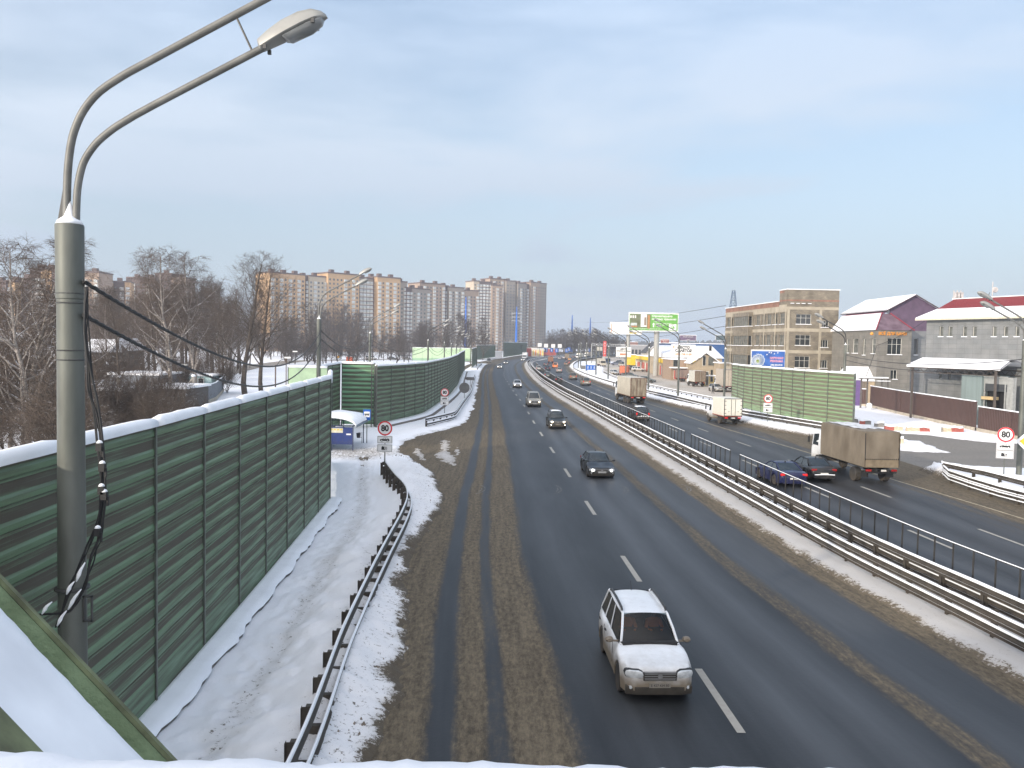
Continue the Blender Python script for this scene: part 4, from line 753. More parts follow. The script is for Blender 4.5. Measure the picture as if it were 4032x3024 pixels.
# ------------------------------------------------------------------ lorries
TARP = mat('grey_brown_tarpaulin', (.15, .122, .088), .75, var=.2, scale=.9, bump=.5, bscale=2.2, col2=(.225, .19, .145), dirt=((.1, .08, .055), .35), dz=(1.0, 2.2), stretch=(1, 1, .45))
BOXW = mat('white_box_body', (.7, .68, .6), .45, var=.05, scale=.8, dirt=((.4, .34, .26), .3), dz=(.9, 1.6)); BOXD = mat('dirty_white_container', (.52, .48, .4), .5, var=.12, scale=.8, dirt=(MUD, .4), dz=(1, 2.4)); BOXM = mat('filthy_rear_doors', (.46, .4, .3), .6, var=.3, scale=1.4, col2=(.12, .085, .06), stretch=(2.2, 1, .55), detail=6)
RUST = mat('brown_door_frame', (.14, .07, .04), .6, var=.2)
def lorry(loc, rz, label, L=6.5, Wd=2.4, H=3.45, z0=1.1, box=None, cab=None, rear=None, style='box', cabL=1.5, cabH=2.6, front_seen=False, lod=0, cat='lorry', tail=True, nose=False, axles=1, name='box_lorry'):
    """box centre at y 0, cab towards -y"""
    box = box or BOXW; cab = cab or PAINTS['white']; root = emp(name, loc, label, cat, None, rz); yb = L/2; hw = Wd/2
    b = MB()
    if style == 'tarp':
        secs = []
        for y in np.linspace(-yb, yb, 15):
            sag = .025*math.sin(y*5)+.01*math.sin(y*13); s_ = []
            for x_, z_ in [(-hw, z0), (-hw, z0+.5), (-hw, (z0+H)/2), (-hw, H-.3), (-hw+.03, H-.03), (-hw+.1, H), (-hw/2, H+.02), (0, H+.04), (hw/2, H+.02), (hw-.1, H), (hw-.03, H-.03), (hw, H-.3), (hw, (z0+H)/2), (hw, z0+.5), (hw, z0)]:
                s_.append((x_+(sag*math.copysign(1, x_) if z0+.4 < z_ < H-.1 else 0), y, z_))
            secs.append(s_)
        b.loft(secs, close=True, cap=True); bo = b.build('tarpaulin', box, root, smooth=2)
        d_ = MB(); d_.box((0, yb+.012, z0+.24), (Wd*.98, .03, .5)); d_.build('tailboard', mat('dirty_tailboard', (.19, .15, .1), .8, var=.25), root)
        ey = MB()
        for k in range(17): ey.box((-hw+.1+k*(Wd-.2)/16, yb+.035, z0+.52), (.05, .02, .07))
        for k in range(26): ey.box((-hw-.02, -yb+.1+k*(L-.2)/25, z0+.3), (.02, .05, .06))
        for s in (-1, 1): ey.tube([(s*(hw-.05), yb+.03, z0), (s*(hw-.02), yb+.035, H-.1)], .022, 5)
        ey.build('lashing', BLACK, root)
        fo = MB().loft([[(-hw-.02+.05*math.sin(z*7), yb-.18+.03*math.sin(z*11), z), (-hw-.04, yb-.1, z), (-hw-.015, yb-.0, z), (-hw+.09+.03*math.sin(z*9), yb+.035, z)] for z in np.linspace(z0+.1, H-.1, 14)]).build('tarpaulin_fold', mat('creased_tarpaulin', (.13, .1, .07), .8, var=.4, scale=4), root, smooth=True)
        MB().loft([[(x_, y, H+.05+.02*math.sin(x_*9+y*4)) for x_ in np.linspace(-hw*.75, hw*.7, 9)] for y in np.linspace(-yb+.3, yb-1.6, 14)]).build('roof_snow', mat('thin_snow', (.55, .56, .58), .8, var=.3, scale=2), root, smooth=True)
    else:
        b.box((0, 0, (z0+H)/2), (Wd, L, H-z0)); bo = b.build('box_body', box, root); md = bo.modifiers.new('b', 'BEVEL'); md.width = .035; md.segments = 2
        d_ = MB()
        for s in (-1, 1): d_.box((s*hw*.5, yb+.014, (z0+H)/2), (hw*.96, .03, H-z0-.12))
        do = d_.build('rear_door', rear or box, root); f_ = MB(); fm = RUST if rear else GALVD
        for x_ in (-hw+.03, hw-.03): f_.box((x_, yb+.02, (z0+H)/2), (.06, .06, H-z0))
        for z_ in (z0+.03, H-.03): f_.box((0, yb+.02, z_), (Wd, .06, .07))
        for x_ in (-.22*hw, .22*hw): f_.tube([(x_, yb+.05, z0+.1), (x_, yb+.05, H-.1)], .022, 6)
        for s in (-1, 1):
            for k in range(4): f_.box((s*(hw-.1), yb+.045, z0+.3+k*(H-z0-.6)/3), (.26, .03, .05))
        f_.build('door_hinges', fm, root)
        if not rear and lod == 0: text('50', .16, BLACK, root, (-.55*hw, yb+.04, z0+.5), (math.pi/2, 0, math.pi), 'lettering'); text('50', .16, BLACK, root, (.5*hw, yb+.04, z0+.5), (math.pi/2, 0, math.pi), 'lettering')
        e_ = MB(); e_.box((0, 0, z0-.03), (Wd+.02, L+.02, .08)); e_.build('bottom_rail', mat('red_brown_rail', (.32, .07, .045), .6) if not rear else RUST, root)
    # chassis, wheels, mudflaps, lights
    ch = MB(); ch.box((-.38, -.6, z0-.16), (.1, L+1.6, .2)); ch.box((.38, -.6, z0-.16), (.1, L+1.6, .2)); ch.box((0, yb-.15, z0-.35), (Wd*.9, .1, .12)); ch.box((0, yb-.6, z0-.3), (.8, .5, .25)); ch.box((-hw*.75, 0, z0-.42), (.5, .9, .45)); ch.build('chassis', BLACK, root)
    wr = .48 if z0 > .95 else .36; ys_ = [yb-1.5-k*1.25 for k in range(axles)]
    for y in ys_:
        for s in (-1, 1): wheel(root, s*(hw-.2), y, wr, .42, 1)
    yc = -yb-.12-cabL/2
    for s in (-1, 1): wheel(root, s*(hw-.25), yc+(.1 if not nose else -cabL*.45), wr, .28, 1)
    if tail:
        for s in (-1, 1):
            MB().box((s*hw*.72, yb-.02, z0-.2), (.36, .06, .13)).build('tail_light', TAILON if lod == 0 and style == 'box' else TAILR, root); MB().box((s*hw*.72, yb-.55, z0-.5), (.5, .02, .45)).build('mudflap', BLACK, root)
        pl_ = MB().box((-.25 if style == 'tarp' else .0, yb-.02, z0-.22), (.52, .02, .12)).build('number_plate', PLATE, root)
    # cab
    cw = hw*.94; zc = .45; secs = []
    prof = [(yc+cabL/2, zc+.6, cabH), (yc+cabL*.2, zc+.55, cabH+.02), (yc-cabL*.25, zc+.3, cabH), (yc-cabL*.4, zc, cabH*.96), (yc-cabL*.47, zc, cabH*.86), (yc-cabL/2-.0, zc+.05, cabH*.72)]
    if nose: prof = [(yc+cabL/2, zc, cabH), (yc+.05, zc, cabH), (yc-cabL*.28, zc, cabH*.66), (yc-cabL*.33, zc+.3, cabH*.62), (yc-cabL*.62, zc+.3, cabH*.54), (yc-cabL*.64, zc, cabH*.53), (yc-cabL*.72, zc+.05, cabH*.4)]
    for y, za, zt in prof: secs.append([(-cw*.9, y, za), (-cw, y, za+.2), (-cw, y, za+(zt-za)*.55), (-cw*.93, y, zt-.12), (-cw*.83, y, zt), (cw*.83, y, zt), (cw*.93, y, zt-.12), (cw, y, za+(zt-za)*.55), (cw, y, za+.2), (cw*.9, y, za)])
    MB().loft(secs, close=True, cap=True).build('cab', cab, root, smooth=2)
    for s in (-1, 1):
        MB().quad((s*(cw+.014), yc+cabL*.22, cabH*.6), (s*(cw+.014), yc-cabL*(.36 if not nose else .2), cabH*.6), (s*cw*.975, yc-cabL*(.28 if not nose else .03), cabH*.88), (s*cw*.965, yc+cabL*.22, cabH*.92)).build('side_window', GLASS, root)
        m_ = MB(); m_.box((s*(cw+.28), yc-cabL*.42, cabH*.73), (.14, .09, .42)); m_.tube([(s*cw, yc-cabL*.35, cabH*.86), (s*(cw+.25), yc-cabL*.42, cabH*.88), (s*(cw+.25), yc-cabL*.42, cabH*.6), (s*cw, yc-cabL*.35, cabH*.58)], .015, 4); m_.build('mirror', PLAST, root)
    y1 = yc-cabL*.485-.02; y2 = yc-cabL*.5-.02
    if nose: y1, y2 = yc+.0, yc-cabL*.27
    MB().quad((-cw*.88, y2, cabH*.56), (cw*.88, y2, cabH*.56), (cw*.8, y1, cabH*.88), (-cw*.8, y1, cabH*.88)).build('windscreen', GLASS, root)
    for s in (-1, 1): MB().box((s*cw*.72, prof[-1][0]-.02, .75), (.32, .06, .18)).build('headlight', LAMPG, root)
    MB().box((0, prof[-1][0]-.02, .5), (cw*1.9, .1, .22)).build('bumper', PLAST, root)
    return root
a, b = P(3310, 1872), P(3427, 1882)
lorry((22.75+1.17-.20, 53.4+3.25, 0), math.pi+.062, 'lorry with a grey-brown tarpaulin body and white cab turning at the junction', L=6.5, Wd=2.35, H=3.42, z0=1.12, box=TARP, style='tarp', cabH=2.75, cabL=1.6, cat='lorry', name='tarpaulin_lorry')
a, b = P(2831, 1668), P(2893, 1669); c = (a+b)/2
lorry((c.x+.1, c.y+.5, 0), math.pi+.12, 'small white box lorry with hinged rear doors in front of the right barrier', L=3.6, Wd=2.1, H=2.95, z0=.98, cabL=1.6, cabH=2.15, nose=True)
a, b = P(2475, 1588), P(2527, 1590.6); c = (a+b)/2
lorry((c.x-.1, c.y+3.6, 0), math.pi+.10, 'container lorry with filthy rear doors driving away', L=8.6, Wd=2.45, H=3.85, z0=1.15, box=BOXD, rear=BOXM, cabL=1.7, cabH=3.2, axles=3)
c = P(2068, 1415); lorry((c.x, c.y+5, 0), heading(c.y), 'white lorry coming round the far bend', L=6, Wd=2.5, H=3.6, z0=1, box=mat('clean_white_box', (.7, .7, .7), .5), cabH=2.5, lod=1)
c = P(2169, 1431); lorry((c.x, c.y+3, 0), math.pi+heading(c.y), 'mud-brown lorry driving away left of the orange van', L=5, Wd=2.4, H=3, z0=1, box=mat('brown_lorry_body', (.26, .13, .08), .8, var=.2), cab=PAINTS['brown'], lod=1)
c = P(2234, 1416); lorry((c.x, c.y+3, 0), math.pi+heading(c.y), 'pale lorry among the cars on the far bend', L=5, Wd=2.4, H=3.1, z0=1, box=BOXD, rear=BOXM, lod=1)
c = P(2285, 1412); lorry((c.x, c.y+3, 0), heading(c.y)-.3, 'white lorry far away below the roadside lamps', L=5, Wd=2.4, H=3.2, z0=1, box=BOXW, lod=1)
c = P(2318, 1407); lorry((c.x, c.y+3, 0), heading(c.y)-.3, 'farthest pale lorry on the curve near the gantry', L=6, Wd=2.4, H=3.3, z0=1, box=BOXD, lod=1)
# parked on the right
def at(u_, v_): q = P(u_, v_); return (q.x, q.y, 0)
lorry(at(2366, 1443), .1, 'parked beige lorry facing the camera at the left end of the yard', L=5, Wd=2.4, H=3.2, z0=1, box=PAINTS['beige'], cab=PAINTS['beige'], lod=1)
lorry(at(2386, 1433), .1, 'parked blue lorry behind the beige one', L=5, Wd=2.4, H=3.3, z0=1, box=mat('grey_lorry_box', (.4, .4, .38), .6), cab=PAINTS['navy'], lod=1)
lorry(at(2458, 1481), 2.9, 'orange-red container lorry parked in the yard', L=4.6, Wd=2.3, H=2.9, z0=.95, box=mat('faded_orange_container', (.6, .17, .09), .7, var=.15), cab=PAINTS['silver'], lod=1)
lorry(at(2692, 1503), math.pi*.5-.5, 'brown boxy lorry parked in front of the tan house', L=3.6, Wd=2.2, H=2.9, z0=.95, box=mat('brown_booth_box', (.17, .12, .1), .7), cab=PAINTS['brown'], lod=1, cabL=1.3)
lorry(at(2744, 1521), math.pi+.1, 'silver box lorry with a dark roller door parked by the yellow kiosk', L=4.2, Wd=2.4, H=3.4, z0=1.05, box=mat('silver_lorry_box', (.5, .49, .44), .5), rear=mat('brown_roller_door', (.2, .16, .12), .6, var=.2), lod=1)
lorry(at(2856, 1540), math.pi, 'tall beige lorry parked behind the left end of the right barrier', L=6, Wd=2.5, H=4.3, z0=1.1, box=mat('beige_lorry_box', (.42, .37, .31), .6), cab=PAINTS['white'], lod=1)
pc = [('sedan', 'navy', 2428, 1438, 1.2, 'dark blue car parked beyond the beige lorry'), ('van', 'beige', 2449.6, 1444, .2, 'beige van parked beside the yellow shop wall'), ('suv', 'white', 2513, 1463, 1.5, 'white off-road car parked sideways by the shop row'), ('sedan', 'silver', 2476, 1452, .5, 'silver car parked between the beige van and white off-road car'),
 ('suv', 'dark', 2496, 1457, 1.3, 'dark off-road car parked behind the white one'), ('hatch', 'white', 2419, 1476, .3, 'white hatchback parked beside the snow strip'), ('sedan', 'dark', 2479, 1488, 1.0, 'dark blue-grey car parked in front of the orange-red container'), ('sedan', 'teal', 2543, 1506, 1.2, 'old dark sedan parked behind the container lorry'),
 ('hatch', 'silver', 2819, 1541, .2, 'silver car standing behind the person in the yard'), ('sedan', 'black', 2440, 1430, .4, 'small black car parked far back in the yard')]
for kd, cl_, u_, v_, rz, lb in pc: make_car(kd, cl_, at(u_, v_), rz, lb, lod=1)
make_car('van', 'white', at(1461, 1417), 1.9, 'white van on the local road beyond the left barrier', 'van', lod=1); make_car('sedan', 'dark', at(1545, 1417), 1.9, 'dark car on the local road beyond the left barrier', lod=1)
make_car('hatch', 'silver', at(1600, 1416), 1.9, 'silver car on the local road, nearest to the pale green barrier', lod=1)
person(at(2807, 1551), .6, 'person in dark clothes standing in the yard by the silver car', mat('black_coat', (.02, .02, .022), .9), BLACK, hood=True)
person(at(2641, 1495), 2.5, 'person in a grey coat walking by the red shop doors', mat('grey_coat', (.12, .11, .11), .9), BLACK, hood=True)
# ------------------------------------------------------------------ buildings
def brickmat(name, c1, c2, mortar, bw, bh, off=.5, ms=.02, rough=.85, var=.5, grime=.4, bump=.4):
    m = bpy.data.materials.new(name); m.use_nodes = True; t = m.node_tree; t.nodes.clear(); L = t.links.new; out = N(t, 'ShaderNodeOutputMaterial'); b = N(t, 'ShaderNodeBsdfPrincipled'); L(b.outputs[0], out.inputs[0]); b.inputs['Roughness'].default_value = rough
    c = N(t, 'ShaderNodeTexCoord'); br = N(t, 'ShaderNodeTexBrick', offset=off); L(c.outputs['UV'], br.inputs['Vector'])
    for k, v in dict(Color1=(*c1, 1), Color2=(*c2, 1), Mortar=(*mortar, 1)).items(): br.inputs[k].default_value = v
    br.inputs['Scale'].default_value = 1; br.inputs['Mortar Size'].default_value = ms; br.inputs['Brick Width'].default_value = bw; br.inputs['Row Height'].default_value = bh; br.inputs['Bias'].default_value = -.1
    n = N(t, 'ShaderNodeTexNoise'); n.inputs['Scale'].default_value = .8; n.inputs['Detail'].default_value = 6; L(c.outputs['UV'], n.inputs['Vector'])
    mr = N(t, 'ShaderNodeMapRange'); mr.inputs['From Min'].default_value = .3; mr.inputs['From Max'].default_value = .7; mr.inputs['To Min'].default_value = 1-grime; mr.inputs['To Max'].default_value = 1.1; L(n.outputs['Fac'], mr.inputs['Value'])
    mi = N(t, 'ShaderNodeMix', data_type='RGBA', blend_type='MULTIPLY'); mi.inputs['Factor'].default_value = 1; L(br.outputs['Color'], mi.inputs['A']); L(mr.outputs[0], mi.inputs['B']); L(mi.outputs['Result'], b.inputs['Base Color'])
    bu = N(t, 'ShaderNodeBump'); bu.inputs['Strength'].default_value = bump; bu.inputs['Distance'].default_value = .02; bu.invert = True; L(br.outputs['Fac'], bu.inputs['Height']); L(bu.outputs[0], b.inputs['Normal']); return m
BRICK = brickmat('grey_block_brickwork', (.26, .225, .17), (.19, .165, .13), (.15, .135, .11), .5, .22, grime=.35)
BRICKR = brickmat('red_brick_course', (.36, .17, .11), (.28, .12, .08), (.2, .15, .12), .3, .1, grime=.3)
CLAD = brickmat('grey_cladding_tiles', (.215, .22, .22), (.185, .195, .2), (.14, .145, .15), 1.2, .6, off=.0, ms=.02, rough=.5, grime=.16, bump=.2)
CLAD_LIT = brickmat('sunlit_grey_cladding_tiles', (.22, .205, .18), (.19, .182, .16), (.15, .14, .13), 1.2, .6, off=.0, ms=.02, rough=.5, grime=.2, bump=.2)  # warmer copy of the grey tiles: low sunlight put into the colour
BAND = mat('cast_concrete_band', (.36, .32, .25), .85, var=.18, scale=.7, bump=.15)
WFR = mat('white_window_frame', (.66, .65, .6), .5, var=.08); WFD = mat('weathered_window_frame', (.3, .27, .22), .6, var=.2); PANE = mat('dark_window_glass', (.03, .034, .036), .1, var=.5, scale=.6, spec=.7); PANEM = mat('dusty_window_glass', (.11, .115, .105), .3, var=.5, scale=1.5)
def hit(A, B, u, v):        # pixel -> (metres along the wall from A, height)
    d = ray(u, v); ax, ay = A; ex, ey = B[0]-ax, B[1]-ay; Ln = math.hypot(ex, ey); ex /= Ln; ey /= Ln
    den = d.x*ey-d.y*ex; t = (ax*ey-ay*ex)/den; return ((d.x*t-ax)*ex+(d.y*t-ay)*ey, CH+d.z*t)
def facade(root, A, B, z0, z1, wins=(), m=BRICK, name='wall', o=None, depth=.16, out=1, topslope=None):
    """vertical wall from A to B with real openings; wins = (s0,z0,s1,z1,nx,ny,frame,pane[,deep])"""
    o = o or root.location; A = Vector((A[0], A[1], 0)); B = Vector((B[0], B[1], 0)); Lw = (B-A).length; e = (B-A).normalized(); n = Vector((e.y, -e.x, 0))*out
    wins = [w for w in wins if w[0] > .01 and w[2] < Lw-.01 and w[2] > w[0]]
    S = sorted({0, Lw}|{round(w[0], 4) for w in wins}|{round(w[2], 4) for w in wins}); Z = sorted({z0, z1}|{round(w[1], 4) for w in wins}|{round(w[3], 4) for w in wins})
    pt = lambda s, z, k=0: A+e*s+n*k+Vector((0, 0, z))-Vector(o); mb = MB()
    for s0, s1 in zip(S[:-1], S[1:]):
        for a, b in zip(Z[:-1], Z[1:]):
            cs, cz = (s0+s1)/2, (a+b)/2
            if any(w[0] < cs < w[2] and w[1] < cz < w[3] for w in wins): continue
            mb.quad(pt(s0, a), pt(s1, a), pt(s1, b), pt(s0, b), uv=[(s0, a), (s1, a), (s1, b), (s0, b)])
    for w in wins:
        c = [(w[0], w[1]), (w[2], w[1]), (w[2], w[3]), (w[0], w[3])]
        for (a, b), (c_, d_) in zip(c, c[1:]+c[:1]): mb.quad(pt(a, b), pt(c_, d_), pt(c_, d_, -depth-.06), pt(a, b, -depth-.06), uv=[(a, b), (c_, d_), (c_+.1, d_+.1), (a+.1, b+.1)])
    wl = mb.build(name, m, root)
    ang = math.atan2(e.y, e.x)
    for w in wins:
        s0, a, s1, b, nx, ny, fm, pm = w[:8]; f = MB(); t_ = .055 if (s1-s0) > .9 else .04
        def bar(sa, za, sb, zb_): c = pt((sa+sb)/2, (za+zb_)/2, -depth); f.box(c, (abs(sb-sa) or t_, .05, abs(zb_-za) or t_), ang)
        for s_ in (s0+t_/2, s1-t_/2): f.box(pt(s_, (a+b)/2, -depth), (t_, .06, b-a), ang)
        for z_ in (a+t_/2, b-t_/2): f.box(pt((s0+s1)/2, z_, -depth), (s1-s0-2*t_, .06, t_), ang)
        for k in range(1, nx): f.box(pt(s0+(s1-s0)*k/nx, (a+b)/2, -depth-.005), (t_*.8, .05, b-a-2*t_), ang)
        for k in range(1, ny): f.box(pt((s0+s1)/2, a+(b-a)*(k/ny+(.12 if ny == 2 else 0)), -depth-.01), (s1-s0-2*t_, .045, t_*.8), ang)
        fo = f.build('window', fm, root); MB().quad(pt(s0, a, -depth-.02), pt(s1, a, -depth-.02), pt(s1, b, -depth-.02), pt(s0, b, -depth-.02)).build('pane', pm, fo)
        if (s1-s0) > .5: MB().box(pt((s0+s1)/2, a-.02, .03), (s1-s0+.16, .2, .1), ang).build('snowy_sill', SNOW, fo)
    return wl
def z5(x, y): return (2800+x*.55696, 1100+y*.55696)
def z6(x, y): return (3300+x*.33152, 1100+y*.33152)
def winpx(A, B, rects, conv, nx, ny, fm, pm):
    r = []
    for x0, y0, x1, y1 in rects:
        s0, zt = hit(A, B, *conv((x0), y0)); s1, zb = hit(A, B, *conv(x1, y1)); s0, s1 = sorted((s0, s1)); _, zc = hit(A, B, *conv((x0+x1)/2, (y0+y1)/2)); h = abs(zt-zb)/2*1.0
        r.append((s0, zc-h, s1, zc+h, nx, ny, fm, pm))
    return r
def slab(mb, pts, z0, z1): mb.prism([(p[0], p[1]) for p in pts], z0, z1)

# four-storey brick building
BY = 150; Kc = PY(*z5(540, 70), BY); K = (Kc.x, BY); Fc = PY(*z5(908, 77), BY); F = (Fc.x, BY); Nc = PY(*z5(105, 205), 186); NN = (Nc.x, 186); ZT = Kc.z; ZL = ZT-2.0
o = Vector((K[0], BY, 0)); bb = emp('brick_building', o, 'four-storey grey-brown brick building with red brick band and taller stair end', 'building')
e = Vector((NN[0]-K[0], 36, 0)).normalized(); Tn = (K[0]+e.x*3.6, BY+e.y*3.6)
wf = winpx(K, F, [(602, 245, 706, 318), (596, 392, 700, 468), (592, 543, 694, 626)], z5, 3, 2, WFR, PANE)+winpx(K, F, [(777, 293, 830, 340), (772, 428, 825, 482), (768, 570, 820, 628)], z5, 3, 1, WFR, PANE)
fl = (wf[0][1]-wf[2][1])/2; wf += [(w[0], w[1]-fl, w[2], w[3]-fl, 3, 2, WFR, PANE) for w in (wf[2], wf[5])]
facade(bb, K, F, 0, ZT-.05, wf, BRICK)
rows = [(245, 320), (393, 465), (0, 0)]; wl = []
cols = [(485, 517), (437, 467), (393, 421), (358, 383), (317, 342), (143, 165), (113, 134)]
base = []
for x0, x1 in cols:
    k = (540-x0)/435; y0 = 243+k*38; y1 = 322+k*20; base += winpx(K, NN, [(x0, y0, x1, y1)], z5, 2, 1, WFD, PANEM)
for k in range(4): wl += [(w[0], wf[0][1]-fl*k, w[2], wf[0][1]-fl*k+2.0, 2, 2, WFD, PANEM) for w in base]
facade(bb, K, NN, 0, ZL, wl, BRICK, out=-1)
BK = (F[0]+.5, 186); q = MB(); 
for a, b in ((F, BK), (BK, NN)): q.quad((a[0]-o.x, a[1]-o.y, 0), (b[0]-o.x, b[1]-o.y, 0), (b[0]-o.x, b[1]-o.y, ZL), (a[0]-o.x, a[1]-o.y, ZL), uv=[(0, 0), (30, 0), (30, ZL), (0, ZL)])
q.build('wall', BRICK, bb); q = MB()
rel = lambda p: (p[0]-o.x, p[1]-o.y)
slab(q, [(.05, .06), (F[0]-o.x-.03, .06), (F[0]-o.x+.05, 3.6), (Tn[0]-o.x+.05, 3.6)], ZL-.02, ZT-.08); q.build('stair_tower', mat('tower_block', (.23, .2, .155), .85, var=.2, scale=1.5, bump=.3), bb)
q = MB(); slab(q, [rel(Tn), (F[0]-o.x, 3.6), rel(BK), rel(NN)], ZL-.1, ZL-.02); q.build('roof', SNOWF, bb); q = MB(); slab(q, [(-.15, -.15), (F[0]-o.x+.15, -.15), (F[0]-o.x+.15, 3.75), (-.2, 3.75)], ZT-.04, ZT+.1); q.build('roof_snow', SNOW, bb)
def strip_on(A, B, z0, z1, k, m, nm, root, o, out=1, s0=0, s1=None, uvx=False):
    A = Vector((*A, 0)); B = Vector((*B, 0)); L_ = (B-A).length; e = (B-A).normalized(); n = Vector((e.y, -e.x, 0))*out; s1 = s1 or L_; a = A+e*s0-Vector(o); b = A+e*s1-Vector(o); q = MB(); c = (a+b)/2+n*(k/2)+Vector((0, 0, (z0+z1)/2))
    u, w, h = (s1-s0)/2, k/2, (z1-z0)/2; P8 = [c+e*i*u+n*j*w+Vector((0, 0, l_*h)) for l_ in (-1, 1) for i, j in ((-1, -1), (1, -1), (1, 1), (-1, 1))]
    for f in [(3, 2, 1, 0), (4, 5, 6, 7), (0, 1, 5, 4), (1, 2, 6, 5), (2, 3, 7, 6), (3, 0, 4, 7)]:
        pts = [P8[i] for i in f]; q.quad(*pts, uv=[((p-A+Vector(o)).dot(e), p.z) for p in pts])
    return q.build(nm, m, root)
WB = wf[0][1]; HB = WB+2.6
strip_on(K, NN, ZL-.05, ZT-.08, .02, BRICK, 'tower_wall', bb, o, out=-1, s1=3.6)
for zz in (WB-1.15, WB-1.15-fl, WB-1.15-2*fl): strip_on(K, F, zz-.2, zz+.4, .03, BAND, 'concrete_band', bb, o); strip_on(K, NN, zz-.2, zz+.4, .03, BAND, 'concrete_band', bb, o, out=-1)
strip_on(K, F, HB, HB+.5, .035, BAND, 'concrete_band', bb, o); strip_on(K, NN, HB-.4, HB+.9, .035, BAND, 'concrete_band', bb, o, out=-1)
strip_on(K, F, ZL-.1, ZL+.18, .04, BRICKR, 'red_brick_band', bb, o); strip_on(K, NN, ZL-.95, ZL-.05, .04, BRICKR, 'red_brick_band', bb, o, out=-1, s0=3.7); strip_on(K, NN, ZL-.1, ZL+.18, .045, BRICKR, 'red_brick_band', bb, o, out=-1, s1=3.6); strip_on(K, NN, ZT-.55, ZT-.08, .04, BRICKR, 'red_brick_band', bb, o, out=-1, s0=1.4, s1=3.6)
strip_on(K, NN, ZL-.04, ZL+.1, .2, SNOW, 'roof_edge_snow', bb, o, out=-1, s0=3.7)
for s_ in (.1, 5.9): strip_on(K, F, .1, HB, .06, BAND, 'pilaster', bb, o, s0=s_, s1=s_+.45)
for s_ in (.15, 5.2, 11.2, 24.2, 31.5): strip_on(K, NN, .1, HB-.4, .06, BAND, 'pilaster', bb, o, out=-1, s0=s_, s1=s_+.4)
s0, _ = hit(K, NN, *z5(295, 300)); s1, _ = hit(K, NN, *z5(183, 300)); eN = e
for k in range(4):                                # bay with glazed balconies
    z = WB-1.15-fl*(3-k); A2 = (K[0]+eN.x*s0+(-.9), K[1]+eN.y*s0); B2 = (K[0]+eN.x*s1+(-.9), K[1]+eN.y*s1); A3 = (A2[0]+.9, A2[1]-.01); B3 = (B2[0]+.9, B2[1])
    Lb = s1-s0; facade(bb, A2, B2, z, z+fl, [(.25, z+1.1, Lb-.2, z+3.1, 7, 2, WFD, PANEM)], BRICK, name='bay_wall', out=-1); facade(bb, A3, A2, z, z+fl, [(.12, z+1.1, .78, z+3.1, 1, 1, WFR, PANE)], BRICK, name='bay_wall', out=-1)
    q = MB(); q.box((A2[0]-o.x+.4, (A2[1]+B2[1])/2-o.y, z+1.08), (1.1, Lb+.2, .12)); q.build('bay_sill_snow', SNOW, bb)
q = MB(); q.box((K[0]-.42-o.x, K[1]+eN.y*(s0+s1)/2-o.y, (WB-1.15+fl+ZL)/2+.02), (.9, s1-s0, ZL-WB+1.15-fl)); q.build('bay_wall', BRICKR, bb)
q = MB()
for x_ in (.9, 1.9, 2.9, 4.0): q.box((x_, -.2, HB+1.1), (.55, .4, .1))
q.build('snow_on_brackets', SNOW, bb)

# grey mansard building with the bath-shop sign
GY = 128; Gc = PY(*z5(1180, 357), GY); G0 = (Gc.x, GY); Ge = PY(*z5(1420, 358), GY); G1 = (Ge.x, GY); WZ = Gc.z; Gw = PY(*z5(865, 370), 147); G2 = (G0[0]+.3, 147)
o = Vector((G0[0], GY, 0)); gb = emp('mansard_building', o, 'grey tiled building with purple mansard gable and orange lettering', 'building')
facade(gb, G0, G1, 0, WZ, winpx(G0, G1, [(1250, 415, 1345, 532)], z5, 3, 2, WFR, PANE)+winpx(G0, G1, [(1270, 640, 1313, 706)], z5, 2, 1, WFR, PANE), CLAD_LIT)
facade(gb, G0, G2, 0, WZ, winpx(G0, G2, [(1003, 418, 1037, 522), (1137, 418, 1160, 524), (957, 420, 974, 520), (1076, 418, 1090, 535)], z5, 1, 2, WFR, PANEM)+winpx(G0, G2, [(1070, 628, 1084, 690), (908, 615, 928, 668)], z5, 1, 1, WFR, PANEM), CLAD_LIT, out=-1)
G1b = (G1[0]+.1, GY+3.0); G4 = (G1[0]+5.6, GY+3.2)
facade(gb, G1, G1b, 0, WZ, [], CLAD); facade(gb, G1b, G4, 0, WZ, winpx(G1b, G4, [(1437, 418, 1458, 534)], z5, 1, 1, WFR, PANE), CLAD)  # recess keeps the cooler tiles, so its blue shade sits in the colour
q = MB(); q.quad((G2[0]-o.x, 19, 0), (G4[0]-o.x, 19, 0), (G4[0]-o.x, 19, WZ), (G2[0]-o.x, 19, WZ)); q.quad((G4[0]-o.x, 19, 0), (G4[0]-o.x, 3.2, 0), (G4[0]-o.x, 3.2, WZ), (G4[0]-o.x, 19, WZ)); q.build('wall', CLAD, gb)
PURP = mat('purple_roof_sheet', (.14, .085, .11), .5, .1, var=.25, scale=1.2, bump=.2, bscale=3, col2=(.19, .13, .16)); RIDGE = mat('dark_red_ridge', (.25, .03, .05), .5, var=.1)
gz = WZ+2.6; x1, x2 = 3.3, G1[0]-o.x; apz = PY(*z5(1420, 113), GY+4).z; apx = PY(*z5(1420, 113), GY+4).x-o.x; ez = PY(*z5(1250, 205), GY+4).z; ex = PY(*z5(1250, 205), GY+4).x-o.x
q = MB(); q.quad((-.3, -.2, WZ-.02), (x2+.3, -.2, WZ-.02), (x2-2.2, 2.7, gz), (1.7, 2.7, gz)); q.quad((x2+.3, -.2, WZ-.02), (x2+.2, 3.3, WZ-.02), (x2-1.6, 3.3, gz), (x2-2.2, 2.7, gz)); q.quad((1.7, 2.7, gz), (x2-2.2, 2.7, gz), (x2-1.6, 3.9, gz), (1.7, 3.9, gz)); q.build('mansard_end', PURP, gb)
